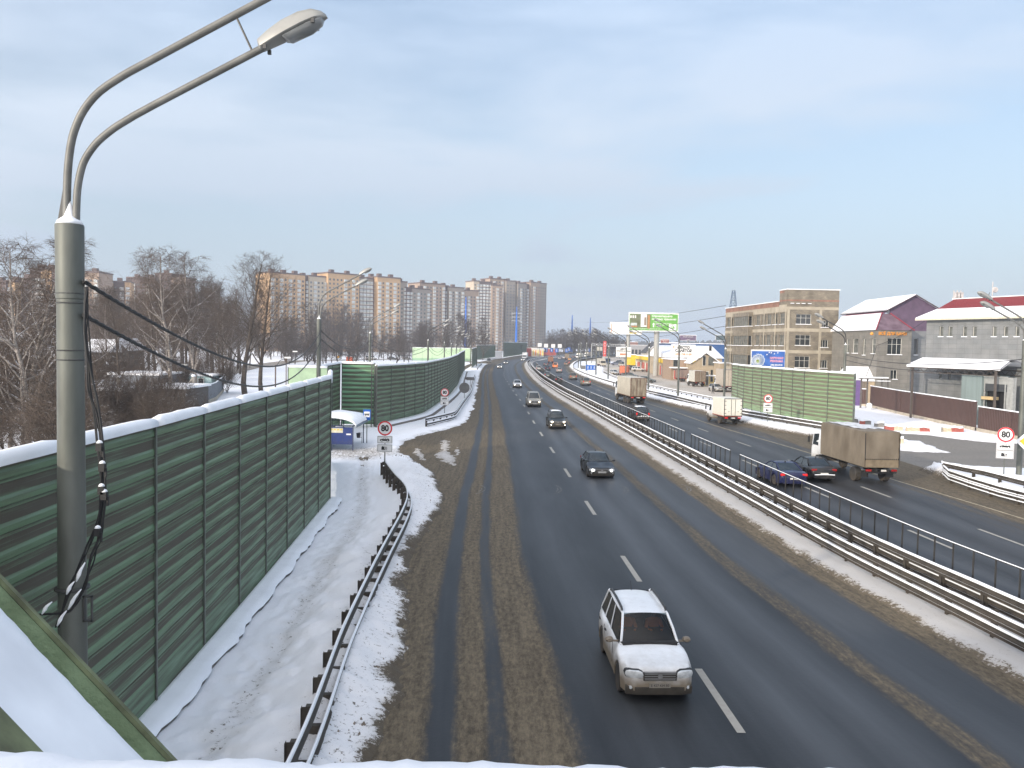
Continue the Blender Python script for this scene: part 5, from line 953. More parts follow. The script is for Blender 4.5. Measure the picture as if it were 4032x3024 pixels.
q = MB(); q.add([(ex-.1, 3.2, WZ-.1), (2*apx-ex, 3.2, WZ-.1), (2*apx-ex, 3.2, ez), (apx, 3.2, apz), (ex-.1, 3.2, ez)], [(0, 1, 2, 3, 4)]); q.add([(ex-1.8, 2.9, WZ), (ex, 3.2, WZ), (ex, 3.2, gz+.4)], [(0, 1, 2)]); q.quad((1.9, 2.8, gz-.2), (1.9, 19, gz-.2), (ex, 19, ez), (ex, 2.9, ez)); q.build('gable_wall', mat('purple_gable', (.1, .065, .105), .6, var=.25, scale=1), gb)
q = MB(); q.quad((-.35, -.1, WZ), (-.05, 19, WZ), (1.9, 19, gz), (1.7, 2.7, gz)); q.quad((-.35, -.1, WZ+.16), (-.05, 19, WZ+.16), (1.85, 19, gz+.12), (1.65, 2.7, gz+.12)); q.quad((-.35, -.1, WZ), (-.05, 19, WZ), (-.05, 19, WZ+.16), (-.35, -.1, WZ+.16)); q.quad((-.35, -.1, WZ), (-.35, -.1, WZ+.16), (1.65, 2.7, gz+.12), (1.7, 2.7, gz)); q.build('lower_roof', SNOWF, gb)
q = MB(); q.tube([(-.38, -.22, WZ+.02), (1.68, 2.65, gz+.1)], .09, 6); q.tube([(x2+.32, -.22, WZ+.02), (x2-2.2, 2.65, gz+.08)], .09, 6); q.tube([(1.8, 2.7, gz+.1), (2, 19, gz+.1)], .12, 6); q.build('ridge_trim', RIDGE, gb)
q = MB()
for k in (0, 1):
    z_ = .14*k; q.quad((ex-.7, 2.7, ez-.35+z_), (apx, 2.7, apz+z_), (apx, 21, apz+z_), (ex-.7, 21, ez-.35+z_)); q.quad((apx, 2.7, apz+z_), (2*apx-ex+.7, 2.7, ez-.35+z_), (2*apx-ex+.7, 21, ez-.35+z_), (apx, 21, apz+z_))
q.quad((ex-.7, 2.7, ez-.35), (apx, 2.7, apz), (apx, 2.7, apz+.14), (ex-.7, 2.7, ez-.21)); q.build('upper_roof', SNOWF, gb)
q = MB(); q.tube([(ex-.75, 2.62, ez-.4), (apx, 2.62, apz-.03), (2*apx-ex+.75, 2.62, ez-.4)], .07, 5); q.tube([(ex-.72, 2.7, ez-.42), (ex-.72, 21, ez-.42)], .08, 5); q.build('eaves_trim', mat('dark_eaves', (.08, .05, .06), .7), gb)
ORG = mat('orange_sign_letters', (.75, .3, .04), .5, var=.1)
s0, zc = hit(G0, G1, *z5(1275, 385)); text('ВСЁ ДЛЯ БАНИ', .62, ORG, gb, (s0+.15, -.1, zc), (math.pi/2, 0, 0), 'sign_lettering', off=.012, sx=.93, extr=.03)
MB().lathe([(.01, 0), (.16, .02), (.26, .15), (.2, .35), (.02, .5)], 10, (s0-3.05, -.1, zc-.25)).build('flame_emblem', ORG, gb)

# grey building with the red roof
H0 = PY(*z5(1525, 285), 110); H0 = (H0.x, 110); ze = PY(*z5(1525, 285), 110).z; t_ = PY(*z5(2212, 262), 97); H1 = (t_.x, 97); dv = Vector((H1[0]-H0[0], H1[1]-H0[1], 0)); H1x = (H0[0]+dv.x*1.9, H0[1]+dv.y*1.9); ee = dv.normalized(); nn = Vector((ee.y, -ee.x, 0))
if nn.x > 0: nn = -nn
o = Vector((H0[0], H0[1], 0)); rb = emp('red_roofed_building', o, 'grey tiled building with red metal roof and a row of narrow windows, far right', 'building')
tw = [(x_, 332, x_+26, 404) for x_ in (1614, 1678, 1780, 1850, 1990, 2070, 2152)]; lw = [(1612, 668, 1630, 702), (1678, 668, 1692, 705), (1778, 668, 1794, 714)]
wn = winpx(H0, H1x, tw, z5, 1, 1, WFR, PANEM)+winpx(H0, H1x, lw, z5, 1, 1, WFR, PANEM); last = wn[6]; wn += [(last[0]+1.6*k, last[1], last[2]+1.6*k, last[3], 1, 1, WFR, PANEM) for k in (1, 2.1, 3, 4.3)]
wn = [w if w[2]-w[0] > .3 else (w[0], w[1], w[0]+.5, w[3], *w[4:]) for w in wn]
facade(rb, H0, H1x, 0, ze, wn, CLAD, out=1 if Vector((ee.y, -ee.x, 0)).x < 0 else -1)
Lx_ = 1.9*dv.length; g = lambda s, d, z: ee*s-nn*d+Vector((0, 0, z))          # s along, d inwards
q = MB(); q.quad(g(0, 0, 0), g(0, 14, 0), g(0, 14, ze), g(0, 0, ze), uv=[(0, 0), (14, 0), (14, ze), (0, ze)]); q.quad(g(Lx_, 0, 0), g(Lx_, 14, 0), g(Lx_, 14, ze), g(Lx_, 0, ze), uv=[(0, 0), (14, 0), (14, ze), (0, ze)]); q.quad(g(0, 14, 0), g(Lx_, 14, 0), g(Lx_, 14, ze), g(0, 14, ze), uv=[(0, 0), (14, 0), (14, ze), (0, ze)]); q.build('wall', CLAD, rb)
REDR = mat('red_metal_roof', (.2, .022, .02), .4, .1, var=.12, scale=1.5, bump=.3, bscale=1.0); zr0, zr1 = ze+1.45, ze+2.75
q = MB(); q.quad(g(-.9, -1.0, ze+.25), g(Lx_+.5, -1.0, ze+.25), g(Lx_+.5, 1.3, zr0), g(.4, 1.3, zr0)); q.quad(g(-.9, -1.0, ze), g(Lx_+.5, -1.0, ze), g(Lx_+.5, -1.0, ze+.25), g(-.9, -1.0, ze+.25)); q.quad(g(-.9, -1.0, ze), g(-.9, -1., ze+.25), g(.4, 1.3, zr0), g(.4, 1.3, ze)); q.build('eaves_snow', SNOWF, rb)
q = MB(); q.quad(g(-.95, -1.04, ze-.12), g(Lx_+.5, -1.04, ze-.12), g(Lx_+.5, -1.04, ze+.12), g(-.95, -1.04, ze+.12)); q.quad(g(-.95, -1.04, ze-.12), g(Lx_+.5, -1.04, ze-.12), g(Lx_+.5, 0, ze-.01), g(-.95, 0, ze-.01)); q.build('fascia', mat('cream_fascia', (.6, .55, .42), .6), rb)
q = MB(); nc = 150
for k in range(nc):
    a, b = .4+(Lx_)*k/nc, .4+Lx_*(k+1)/nc; m_ = (a+b)/2
    for u_, w_, d0, d1 in ((a, m_, 0, .05), (m_, b, .05, 0)): q.quad(g(u_, 1.28-d0, zr0-.02), g(w_, 1.28-d1, zr0-.02), g(w_+.3, 3.8-d1, zr1), g(u_+.3, 3.8-d0, zr1))
q.quad(g(.7, 3.8, zr1), g(Lx_+.5, 3.8, zr1), g(Lx_+.5, 12, ze+1.2), g(.7, 12, ze+1.2)); q.add([g(.4, 1.3, zr0-.1), g(.7, 3.8, zr1), g(.7, 12, ze+1.2), g(0, 14, ze)], [(0, 1, 2, 3)]); q.build('roof', REDR, rb)
q = MB(); q.box(g(Lx_/2+.5, 3.85, zr1+.07), (Lx_*1.0, .3, .1), math.atan2(ee.y, ee.x)); q.build('ridge_snow', SNOW, rb)
# loading canopy
def gp(u_, v_, d):  # point on a plane parallel to the wall, d metres outwards
    A_ = Vector((H0[0], H0[1], 0))+nn*d; s, z = hit((A_.x, A_.y), (A_.x+ee.x, A_.y+ee.y), u_, v_); return s, z
s_l, z_r = gp(*z5(1520, 592), 2.5); s_r, _ = gp(*z5(2140, 640), 2.5); zb_ = 6.6
q = MB(); se = max(s_r, s_l+9)
for a_, b_ in ((-5.2, -2.6), (-2.6, -.05)): 
    z_a, z_b = (zb_, zb_+.95) if a_ < -3 else (zb_+.95, zb_+.4)
    q.quad(g(s_l-.5, a_, z_a), g(se+.5, a_, z_a), g(se-.3, b_, z_b), g(s_l-.5, b_, z_b)); q.quad(g(s_l-.5, a_, z_a+.25), g(se+.5, a_, z_a+.25), g(se-.3, b_, z_b+.25), g(s_l-.5, b_, z_b+.25)); q.quad(g(s_l-.5, a_, z_a), g(s_l-.5, b_, z_b), g(s_l-.5, b_, z_b+.25), g(s_l-.5, a_, z_a+.25))
q.quad(g(s_l-.5, -5.2, zb_), g(se+.5, -5.2, zb_), g(se+.5, -5.2, zb_+.25), g(s_l-.5, -5.2, zb_+.25)); q.build('canopy_snow', SNOWF, rb)
q = MB()
for d_ in (-5.0, -.3):
    n_ = 10; q.tube([g(s_l-.4, d_, zb_-.08), g(se+.3, d_, zb_-.08)], .05, 4); q.tube([g(s_l-.4, d_, zb_-.65), g(se+.3, d_, zb_-.65)], .05, 4)
    for k in range(n_*2): q.tube([g(s_l-.4+(se-s_l)*k/(n_*2), d_, zb_-(.08 if k % 2 else .65)), g(s_l-.4+(se-s_l)*(k+1)/(n_*2), d_, zb_-(.65 if k % 2 else .08))], .035, 4)
for s_ in (s_l, s_l+.05): q.tube([g(s_, -5.1, zb_-.1), g(s_, -2.6, zb_+.85), g(s_, -.1, zb_-.1)], .05, 4); q.tube([g(s_, -5.1, zb_-.1), g(s_, -.1, zb_-.1)], .05, 4)
for s_ in (s_l+.2, se-.3): q.box(g(s_, -4.9, (zb_-.1)/2), (.22, .22, zb_-.1))
q.build('canopy_truss', mat('dark_truss_steel', (.09, .075, .065), .7), rb)
s0, _ = gp(*z5(1820, 800), 3.2); s1, _ = gp(*z5(1965, 800), 3.2); s2, _ = gp(*z5(2130, 800), 3.2); TEAL = mat('teal_grey_sheeting', (.2, .25, .25), .6, var=.12, scale=1, bump=.3, bscale=2.2, stretch=(3, 3, .15))
q = MB(); q.box(g((s0+s1)/2, -2.2, 2.95), (abs(s1-s0), 4.4, 5.9), math.atan2(ee.y, ee.x)); q.build('loading_bay_wall', TEAL, rb)
q = MB(); at_ = math.atan2(ee.y, ee.x); q.box(g((s1+s2)/2, -4.0, 5.45), (abs(s2-s1), .15, .9), at_); q.box(g(s2+.35, -3.8, 2.9), (.8, .5, 5.8), at_); q.box(g(s1+.12, -4.05, 2.6), (.14, .14, 5), at_); q.box(g(s2-.2, -4.05, 2.6), (.14, .14, 5), at_); q.build('loading_door_frame', mat('galvanised_sheet', (.36, .37, .36), .5, .2, var=.15), rb)
q = MB(); q.box(g((s1+s2)/2, -3.4, 2.5), (abs(s2-s1), .1, 5.0), at_); q.build('loading_door_dark_panel', mat('unlit_bay_black', (.012, .012, .013), .8), rb)  # near-black panel painted as the unlit inside of the loading bay
q = MB(); q.box(g((s1+s2)/2, -4.02, 4.6), (abs(s2-s1), .08, .9), at_); q.build('rubber_dock_shelter', mat('dark_dock_sheet', (.05, .055, .06), .6), rb); MB().box(g(s1+.35*(s2-s1), -4.3, 3.35), (1.7, .7, .35), at_).build('cardboard_stack', mat('cardboard', (.5, .38, .2), .8), rb)
q = MB()
for k, (u_, v_) in enumerate([(3755, 1185), (3768, 1185), (3782, 1185)]): c = PY(u_, 1172, 112)-o; q.box(c, (.12, .12, 1.9)); q.box(c+Vector((.1, -.2, .1)), (.28, .18, 1.2))
q.box(PY(3768, 1190, 112)-o, (1.3, .1, .1)); q.box(PY(3768, 1173, 112)-o, (1.3, .1, .1)); q.build('roof_antennas', mat('antenna_white', (.5, .48, .47), .5, var=.3), rb)
q = MB(); c = PY(3908, 1150, 106)-o; q.tube([c-Vector((0, 0, 1)), c+Vector((0, 0, 1.3))], .06, 6); q.lathe([(.3, -.1), (.38, .05), (.1, .2)], 12, tuple(c+Vector((.3, -.1, .3))), 'Y'); q.build('dish_mast', mat('antenna_white', (.5, .48, .47), .5, var=.3), rb)

# brown sheet fence, low blocks, small things in front
FEN = mat('dark_brown_profiled_sheet', (.075, .042, .035), .5, var=.1, scale=1.2); fp = [(53.6, 124.5), (51.9, 111), (50.4, 90)]
def sheetfence(label, pts, h, m=FEN, snow=True):
    V = [Vector((*p, 0)) for p in pts]; o = V[0].copy(); root = emp('sheet_fence', o, label, 'fence'); q = MB(); s_ = []
    for a, b in zip(V[:-1], V[1:]):
        n_ = max(4, int((b-a).length/.16)); d = (b-a).normalized(); n = Vector((d.y, -d.x, 0))
        for k in range(n_+1): s_.append(a+(b-a)*k/n_-o+n*(.025 if k % 2 else -.025))
    q.loft([[p+Vector((0, 0, .25)), p+Vector((0, 0, h))] for p in s_]); q.build('sheet', m, root)
    if snow: MB().loft([[p+Vector((-.09, 0, h-.01)), p+Vector((-.06, 0, h+.1)), p+Vector((.06, 0, h+.1)), p+Vector((.09, 0, h-.01))] for p in s_[::4]]).build('snow', SNOW, root, smooth=True)
    q = MB(); q.loft([[p+Vector((-.13, 0, 0)), p+Vector((-.13, 0, .45)), p+Vector((.13, 0, .45)), p+Vector((.13, 0, 0))] for p in s_[::8]+[s_[-1]]]); q.build('plinth', mat('pale_concrete_plinth', (.42, .37, .3), .85, var=.2, scale=2), root); return root
sheetfence('long dark brown sheet metal fence in front of the grey buildings', fp, 3.25)
sheetfence('lower stretch of brown sheet fence at the right end', [(50.4, 89.8), (50.1, 83.2), (49.9, 80.5)], 2.75)
a = PY(*z5(1062, 900), 126); sheetfence('short brown gate leaf left of the long brown fence', [(a.x, 126), (53.5, 125.2)], 2.7)
a = PY(*z5(1003, 900), 127); b = PY(*z5(1060, 900), 127); q = emp('purple_wall', (a.x, 127, 0), 'small purple wall between the green barrier and the brown fence', 'wall'); MB().box(((b.x-a.x)/2, 0, 2), (b.x-a.x, .25, 4)).build('wall', mat('purple_paint', (.16, .1, .26), .7), q); MB().box(((b.x-a.x)/2, 0, 4.08), (b.x-a.x+.1, .4, .16)).build('snow', SNOW, q)
def blocks(cells):
    STR = [mat('red_paint_stripe', (.33, .09, .07), .8, var=.25, scale=4), mat('cream_paint_stripe', (.5, .42, .3), .8, var=.2, scale=4), mat('grey_block', (.2, .19, .18), .85, var=.2)]
    for k, (x0, x1, yb_, c1, c2, lb) in enumerate(cells):
        a = P(*z5(x0, yb_)); b = P(*z5(x1, yb_+4)); o = (a+b)/2; L_ = (b-a).length; root = emp('concrete_block', o, lb, 'concrete block', 'road blocks in the snow by the junction', math.atan2((b-a).y, (b-a).x))
        for i, c in enumerate((c1, c2)):
            pr = [(-.28, 0), (-.28, .18), (-.17, .55), (.17, .55), (.28, .18), (.28, 0)]; x_ = (-L_/2, 0) if i == 0 else (0.004, L_/2)
            MB().loft([[(xx, p_, z_) for p_, z_ in pr] for xx in x_], close=True, cap=True).build('block', STR[c], root)
        MB().loft([[(xx, p_, z_+(.05*math.sin(xx*5))) for p_, z_ in [(-.22, .53), (-.18, .68), (0, .74), (.18, .68), (.22, .53)]] for xx in np.linspace(-L_/2, L_/2, 7)], cap=True).build('snow', SNOW, root, smooth=True)
blocks([(1008, 1027, 1018, 2, 2, 'small dark concrete block at the foot of the right barrier end'), (1047, 1130, 1030, 0, 2, 'dark concrete block, second from the right barrier'), (1152, 1222, 1048, 2, 2, 'grey concrete block adjoining the red and cream one'), (1226, 1350, 1072, 0, 1, 'red and cream concrete block in the middle of the row'),
 (1380, 1556, 1080, 1, 0, 'longest cream and red concrete block of the row'), (1604, 1778, 1082, 1, 0, 'last cream and red concrete block, nearest the brown fence'), (1300, 1360, 1165, 1, 1, 'single cream concrete block on the snow tongue beside the lorry')])
c = P(*z5(1580, 1085)); MB().lathe([(.6, 0), (.62, .5), (.5, .85), (.2, .95)], 12).build('snow_lump', SNOW, None, c, smooth=True); o_ = bpy.data.objects['snow_lump']; tag(o_, 'rounded snow-covered block between two cream concrete blocks', 'snow heap')
c = P(*z5(1118, 925)); o_ = MB().lathe([(.35, 0), (.4, .6), (.38, .9), (.12, 1.05)], 10).build('snowy_bollard', SNOW, None, c, smooth=True); tag(o_, 'snow-topped stump at the corner of the brown fence', 'bollard')
# transformer platform and sheds between barrier and fence
c = PY(*z5(1160, 700), 122); tr = emp('transformer_platform', (c.x, 122, 0), 'steel platform on posts with snowy top behind the brown gate', 'platform'); zt_ = c.z; q = MB()
for x_ in (-2.0, -1.1, 1.0, 1.9): q.box((x_, 0, zt_/2), (.18, .18, zt_))
q.box((0, 0, zt_-.05), (4.6, .9, .12)); q.build('frame', mat('dull_platform_steel', (.13, .12, .11), .7, var=.2), tr); q = MB(); q.box((-.3, 0, zt_+.12), (4.2, .9, .18)); q.box((1.2, 0, zt_-.35), (1.8, .8, .14)); q.build('snow', SNOW, tr)
c = PY(*z5(1085, 740), 131); sh = emp('small_shed', (c.x, 131, 0), 'low shed with a deep snow roof left of the transformer platform', 'shed'); q = MB(); q.box((0, 0, 1.9), (7, 5, 3.8)); q.build('wall', mat('cream_shed', (.5, .4, .28), .8), sh); q = MB(); q.add([(-4, -2.8, 3.8), (4, -2.8, 3.8), (3.2, 0, 6.0), (-3.2, 0, 6.0), (-4, 2.8, 3.8), (4, 2.8, 3.8)], [(0, 1, 2, 3), (3, 2, 5, 4), (0, 3, 4), (1, 5, 2), (0, 4, 5, 1)]); q.build('roof', SNOWF, sh)

# ------------------------------------------------------------------ shops and sheds beyond the yard
def shed(name, label, cat, u0, u1, vt, Y, depth, wallm, roofm=SNOWF, gable=0, rise=1.5, wins=(), rz=0, extra=None, trim=None):
    a, b = PY(u0, vt, Y), PY(u1, vt, Y); w = b.x-a.x; z = (a.z+b.z)/2; root = emp(name, (a.x, Y, 0), label, cat, None, rz); q = MB()
    q.box((w/2, depth/2, z/2), (w, depth, z)); q.build('wall', wallm, root); q = MB()
    if gable == 0: q.box((w/2, depth/2, z+.13), (w+.5, depth+.5, .26))
    elif gable == 1: q.add([(-.5, -.6, z-.1), (w/2, -.6, z+rise), (w+.5, -.6, z-.1), (-.5, depth+.5, z-.1), (w/2, depth+.5, z+rise), (w+.5, depth+.5, z-.1), (w/2, -.6, z+rise+.25), (-.5, -.6, z+.12), (w+.5, -.6, z+.12), (w/2, depth+.5, z+rise+.25), (-.5, depth+.5, z+.12), (w+.5, depth+.5, z+.12)], [(7, 6, 9, 10), (6, 8, 11, 9), (0, 1, 6, 7), (1, 2, 8, 6), (0, 7, 10, 3), (2, 5, 11, 8), (0, 3, 4, 1), (1, 4, 5, 2)])
    else: q.add([(-.5, -.6, z-.1), (w+.5, -.6, z-.1), (w+.5, depth/2, z+rise), (-.5, depth/2, z+rise), (w+.5, depth+.5, z-.1), (-.5, depth+.5, z-.1)], [(0, 1, 2, 3), (3, 2, 4, 5), (0, 3, 5), (1, 4, 2), (0, 5, 4, 1)])
    q.build('roof', roofm, root)
    if gable == 1: MB().poly([(0, .0, z), (w, .0, z), (w/2, .0, z+rise*.9)]).build('gable', wallm, root)
    for x0, x1, z0, z1, fm, pm in wins: f = MB().box((w*(x0+x1)/2, -.06, (z0+z1)/2), (w*(x1-x0), .12, z1-z0)).build('window', fm, root); MB().box((w*(x0+x1)/2, -.13, (z0+z1)/2), (w*(x1-x0)-.16, .03, z1-z0-.16)).build('pane', pm, f)
    if extra: extra(root, w, z)
    return root
TAN = mat('tan_render', (.38, .31, .22), .85, var=.12, scale=.8); YEL = mat('yellow_sheet', (.72, .5, .03), .6, var=.08); RDOOR = mat('red_shop_door', (.45, .06, .05), .6, var=.15); BLU = mat('blue_sheet_wall', (.02, .07, .2), .6, var=.08)
def z4(x, y): return (2200+x*.36166, 1200+y*.36166)
shed('tan_house', 'tan two-storey house with a small gable and a snowy roof', 'house', *[z4(x_, 640)[0] for x_ in (1450, 1750)], z4(0, 640)[1], 205, 9, TAN, gable=1, rise=2.6, wins=[(.38, .5, 3.9, 6.4, WFR, PANE), (.58, .8, 4.0, 6.2, WFD, PANEM), (.6, .7, 7.6, 8.9, WFD, PANE), (.05, .3, .6, 2.8, WFR, RDOOR)])
shed('tan_shop', 'tan shop with a snow-laden roof left of the gabled house', 'shop', *[z4(x_, 600)[0] for x_ in (1225, 1430)], z4(0, 600)[1], 212, 12, mat('brown_render', (.3, .22, .16), .85, var=.15), gable=0, wins=[(.1, .35, 3.4, 5.2, WFD, PANE), (.15, .3, .2, 2.6, WFR, RDOOR), (.4, .55, .2, 2.6, WFR, RDOOR)], extra=lambda r, w, z: MB().box((w/2, -1.4, 3.2), (w+1, 2.8, .25)).build('awning_snow', SNOW, r))
shed('long_snowy_shed', 'wide shed with a big bright snow roof behind the tan shop', 'shed', *[z4(x_, 560)[0] for x_ in (1175, 1780)], z4(0, 575)[1], 235, 30, TAN, gable=2, rise=3.4)
shed('blue_store', 'long blue flat-roofed store behind the snowy roofs', 'store', *[z4(x_, 430)[0] for x_ in (1218, 1960)], z4(0, 428)[1], 330, 40, BLU)
shed('yellow_kiosk', 'small yellow kiosk with a white door between two parked lorries', 'kiosk', *[z4(x_, 775)[0] for x_ in (1580, 1695)], z4(0, 778)[1], 184, 3, mat('cream_yellow_kiosk', (.6, .47, .2), .7), wins=[(.15, .45, .1, 3.2, WFR, PANEM), (.6, .85, .9, 3.6, WFD, PANE)])
shed('booth', 'brown-grey block wall building at the left edge of the brick building', 'shed', *[z4(x_, 640)[0] for x_ in (1760, 1830)], z4(0, 640)[1], 196, 6, TAN)
def yrow():
    pts = [PY(*z4(845, 575), 300), PY(*z4(1040, 610), 262), PY(*z4(1215, 660), 222)]
    for k, (a, b) in enumerate(zip(pts[:-1], pts[1:])):
        a = Vector((a.x, a.y, 0)); b = Vector((b.x, b.y, 0)); root = emp('shop_row', a, ['far half of the low shop row with yellow fascia', 'near half of the low shop row with yellow fascia and red doors'][k], 'shop row', 'yellow-fronted shop row'); d = (b-a); L_ = d.length; root.rotation_euler[2] = math.atan2(d.y, d.x)
        MB().box((L_/2, 4, 1.9), (L_, 8, 3.8)).build('wall', TAN, root); MB().box((L_/2, 3.7, 4.35), (L_+.3, 8.6, 1.1)).build('fascia', YEL, root); MB().box((L_/2, 4, 5.0), (L_+.2, 8, .25)).build('roof_snow', SNOWF, root)
        for i in range(int(L_/3.2)): f = MB().box((1.8+i*3.2, -.07, 1.5), (1.7 if i % 2 else 1.1, .14, 2.7)).build('door', RDOOR if i % 3 else WFR, root)
yrow()
a = PY(*z4(790, 550), 305); b = PY(*z4(835, 550), 305); shed('yellow_shop_end', 'tall bright yellow shop end wall beside the big billboard pole', 'shop', 2484, 2503, 1398, 305, 14, YEL)
shed('dark_roofed_house', 'white house with a dark hipped roof behind the billboard pole', 'house', *[z4(x_, 530)[0] for x_ in (955, 1170)], z4(0, 525)[1], 320, 12, mat('dim_white_render', (.5, .48, .44), .8), mat('dark_slate_roof', (.06, .06, .065), .7, snow=.2), gable=1, rise=4, wins=[(.2, .35, 3, 6, WFD, PANE), (.5, .6, 3, 6, WFD, PANE)], extra=lambda r, w, z: MB().box((w*.3, -1, z-2.2), (w*.8, 2, .4)).build('red_awning', RIDGE, r))
shed('grey_depot', 'grey flat depot far behind the roadside billboards', 'depot', 2478, 2570, 1360, 520, 40, mat('depot_grey', (.3, .3, .31), .8), wins=[(.1+.15*k, .2+.15*k, 3, 6, WFD, PANE) for k in range(6)])
shed('brown_depot', 'small brown block next to the grey depot', 'depot', 2476, 2512, 1347, 560, 20, mat('depot_brown', (.2, .11, .09), .8))
shed('snowy_warehouse', 'low warehouse with a wide snowy roof in front of the grey depot', 'warehouse', 2590, 2700, 1378, 420, 40, mat('warehouse_wall', (.35, .35, .36), .8), gable=2, rise=4)
# petrol station strip at the far bend
shed('petrol_station', 'red and white petrol station building at the far bend', 'petrol station', 2075, 2112, 1371, 560, 10, mat('station_red', (.33, .07, .06), .6), mat('station_white', (.7, .66, .6), .6))
shed('petrol_station_shop', 'white station shop with orange and yellow window panels', 'shop', 2094, 2141, 1373, 545, 10, mat('station_white', (.7, .66, .6), .6), wins=[(.06+.2*k, .2+.2*k, .6, 4.2, WFR, mat('orange_poster', (.75, .3, .1), .6) if k % 2 else mat('yellow_poster', (.7, .55, .15), .6)) for k in range(5)])
shed('roadside_cafe', 'low red-brown roadside building right of the station shop', 'shop', 2142, 2190, 1374, 600, 10, mat('cafe_red', (.35, .08, .07), .7))
shed('white_works_hut', 'white hut in the gap between the two far dark green barriers', 'hut', 1950, 1978, 1384, 460, 8, mat('hut_white', (.6, .6, .6), .6))

# ------------------------------------------------------------------ apartment blocks
FAC = dict(tan=mat('tan_facade', (.5, .33, .185), .85, var=.08, scale=.08), cream=mat('cream_facade', (.44, .37, .28), .85, var=.08, scale=.08), brown=mat('dark_brown_facade', (.12, .085, .075), .85, var=.12, scale=.08), grey=mat('greige_facade', (.28, .24, .2), .85, var=.08, scale=.08), pink=mat('rose_brick_facade', (.34, .25, .185), .85, var=.08, scale=.08))
AW = mat('apartment_window', (.12, .13, .14), .2, var=.6, scale=.35, spec=.6); AB = mat('balcony_glazing', (.5, .52, .52), .3, var=.35, scale=.25); ACAP = mat('brown_parapet', (.14, .1, .09), .8); ASP = mat('pale_spandrel', (.55, .5, .44), .8)
def apartment(label, segs, Y0, Y1, u0, u1, group=None, floor=3.0, depth=18, name='apartment_block'):
    """segs: (uL, uR, vTop, facade, style, setback) from left to right, the front line running from depth Y0 to Y1"""
    o = Vector((PY(u0, 1340, Y0).x, Y0, 0)); root = emp(name, o, label, 'apartment block', group); nwin = 0; restw = {}
    for uL, uR, vT, fc, style, sb in segs:
        tL, tR = (uL-u0)/(u1-u0), (uR-u0)/(u1-u0); YL, YR = Y0+(Y1-Y0)*tL+sb, Y0+(Y1-Y0)*tR+sb; a = PY(uL, 1340, YL); b = PY(uR, 1340, YR); H = PY((uL+uR)/2, vT, (YL+YR)/2).z
        a.z = b.z = 0; d = b-a; L_ = d.length; e = d.normalized(); n = Vector((e.y, -e.x, 0)); ang = math.atan2(e.y, e.x); A_ = a-o; q = MB()
        q.box(A_+e*L_/2-n*depth/2+Vector((0, 0, H/2)), (L_, depth, H), ang); q.build('wall', FAC[fc], root)
        q = MB(); q.box(A_+e*L_/2-n*(depth/2)+Vector((0, 0, H+.5)), (L_+.6, depth+.8, 1.0), ang)
        for k in range(max(1, int(L_/9))): q.box(A_+e*(L_*(k+.5)/max(1, int(L_/9)))-n*6+Vector((0, 0, H+2)), (3, 3, 2.6), ang)
        q.build('parapet', ACAP, root); nf = int((H-3)/floor); nc = max(1, int(round(L_/3.4)))
        for c in range(nc):
            bal = (style == 'b' and c % 2 == 0) or (style == 'B') or (style == 'm' and c % 3 == 1); w_ = 2.3 if bal else 1.35; h_ = 1.45 if bal else 1.4; m_ = AB if bal else AW
            for r in range(nf):
                p = A_+e*(L_*(c+.5)/nc)+n*(.45 if bal else .05)+Vector((0, 0, 2.2+r*floor+1.2)); q = MB() if nwin < 96 and r >= nf-8 else restw.setdefault((bal, 0), MB())
                q.box(p, (w_, .9 if bal else .12, h_), ang)
                if bal: s_ = restw.setdefault(('s', 0), MB()); s_.box(p-Vector((0, 0, 1.15)), (w_+.15, 1.0, .75), ang)
                if not bal and nwin < 96 and r >= nf-8: q.build('window', m_, root); nwin += 1
                elif bal and nwin < 96 and r >= nf-8: q.build('window', m_, root); nwin += 1
    for (k, _), q in restw.items():
        ob = q.build('window' if k != 's' else 'balconies', AB if k is True else ASP if k == 's' else AW, root); ob['kind'] = 'stuff'
    return root
apartment('long stepped tan and brown apartment block, its left end sunlit', [(1062, 1200, 1080, 'tan', 'b', 0), (1200, 1216, 1092, 'brown', 'B', 5), (1216, 1290, 1091, 'cream', 'm', 3), (1290, 1350, 1078, 'tan', 'w', 0), (1350, 1412, 1083, 'tan', 'b', 0), (1412, 1466, 1098, 'grey', 'B', 5), (1466, 1484, 1094, 'brown', 'B', 6), (1484, 1574, 1095, 'tan', 'b', 0), (1574, 1600, 1112, 'grey', 'm', 4)], 560, 640, 1062, 1600)
apartment('lower dark-capped apartment block joined to the long tan one', [(1597, 1624, 1136, 'brown', 'B', 2), (1624, 1690, 1140, 'grey', 'm', 0)], 640, 660, 1597, 1690)
apartment('grey-beige apartment blocks between the dark-capped block and the tall towers', [(1650, 1750, 1119, 'pink', 'm', 4), (1750, 1764, 1128, 'brown', 'B', 8), (1764, 1825, 1134, 'grey', 'b', 4), (1825, 1882, 1146, 'pink', 'm', 6)], 700, 740, 1650, 1882)
apartment('dark and pale apartment tower with white balcony columns, leftmost of the tall group', [(1862, 1884, 1108, 'cream', 'm', 0), (1884, 1934, 1112, 'brown', 'B', 0), (1934, 1976, 1126, 'pink', 'm', -3)], 800, 815, 1862, 1976)
apartment('tallest rose-grey apartment tower in the middle of the tall group', [(1925, 1990, 1100, 'pink', 'm', 6), (1990, 2026, 1108, 'grey', 'w', 2), (2026, 2042, 1116, 'brown', 'B', 6)], 830, 850, 1925, 2042)
apartment('rightmost apartment towers beside the sky', [(2036, 2070, 1118, 'grey', 'm', 0), (2070, 2086, 1122, 'brown', 'B', 4), (2086, 2122, 1114, 'pink', 'm', 0), (2122, 2148, 1118, 'grey', 'w', 3)], 850, 880, 2036, 2148)
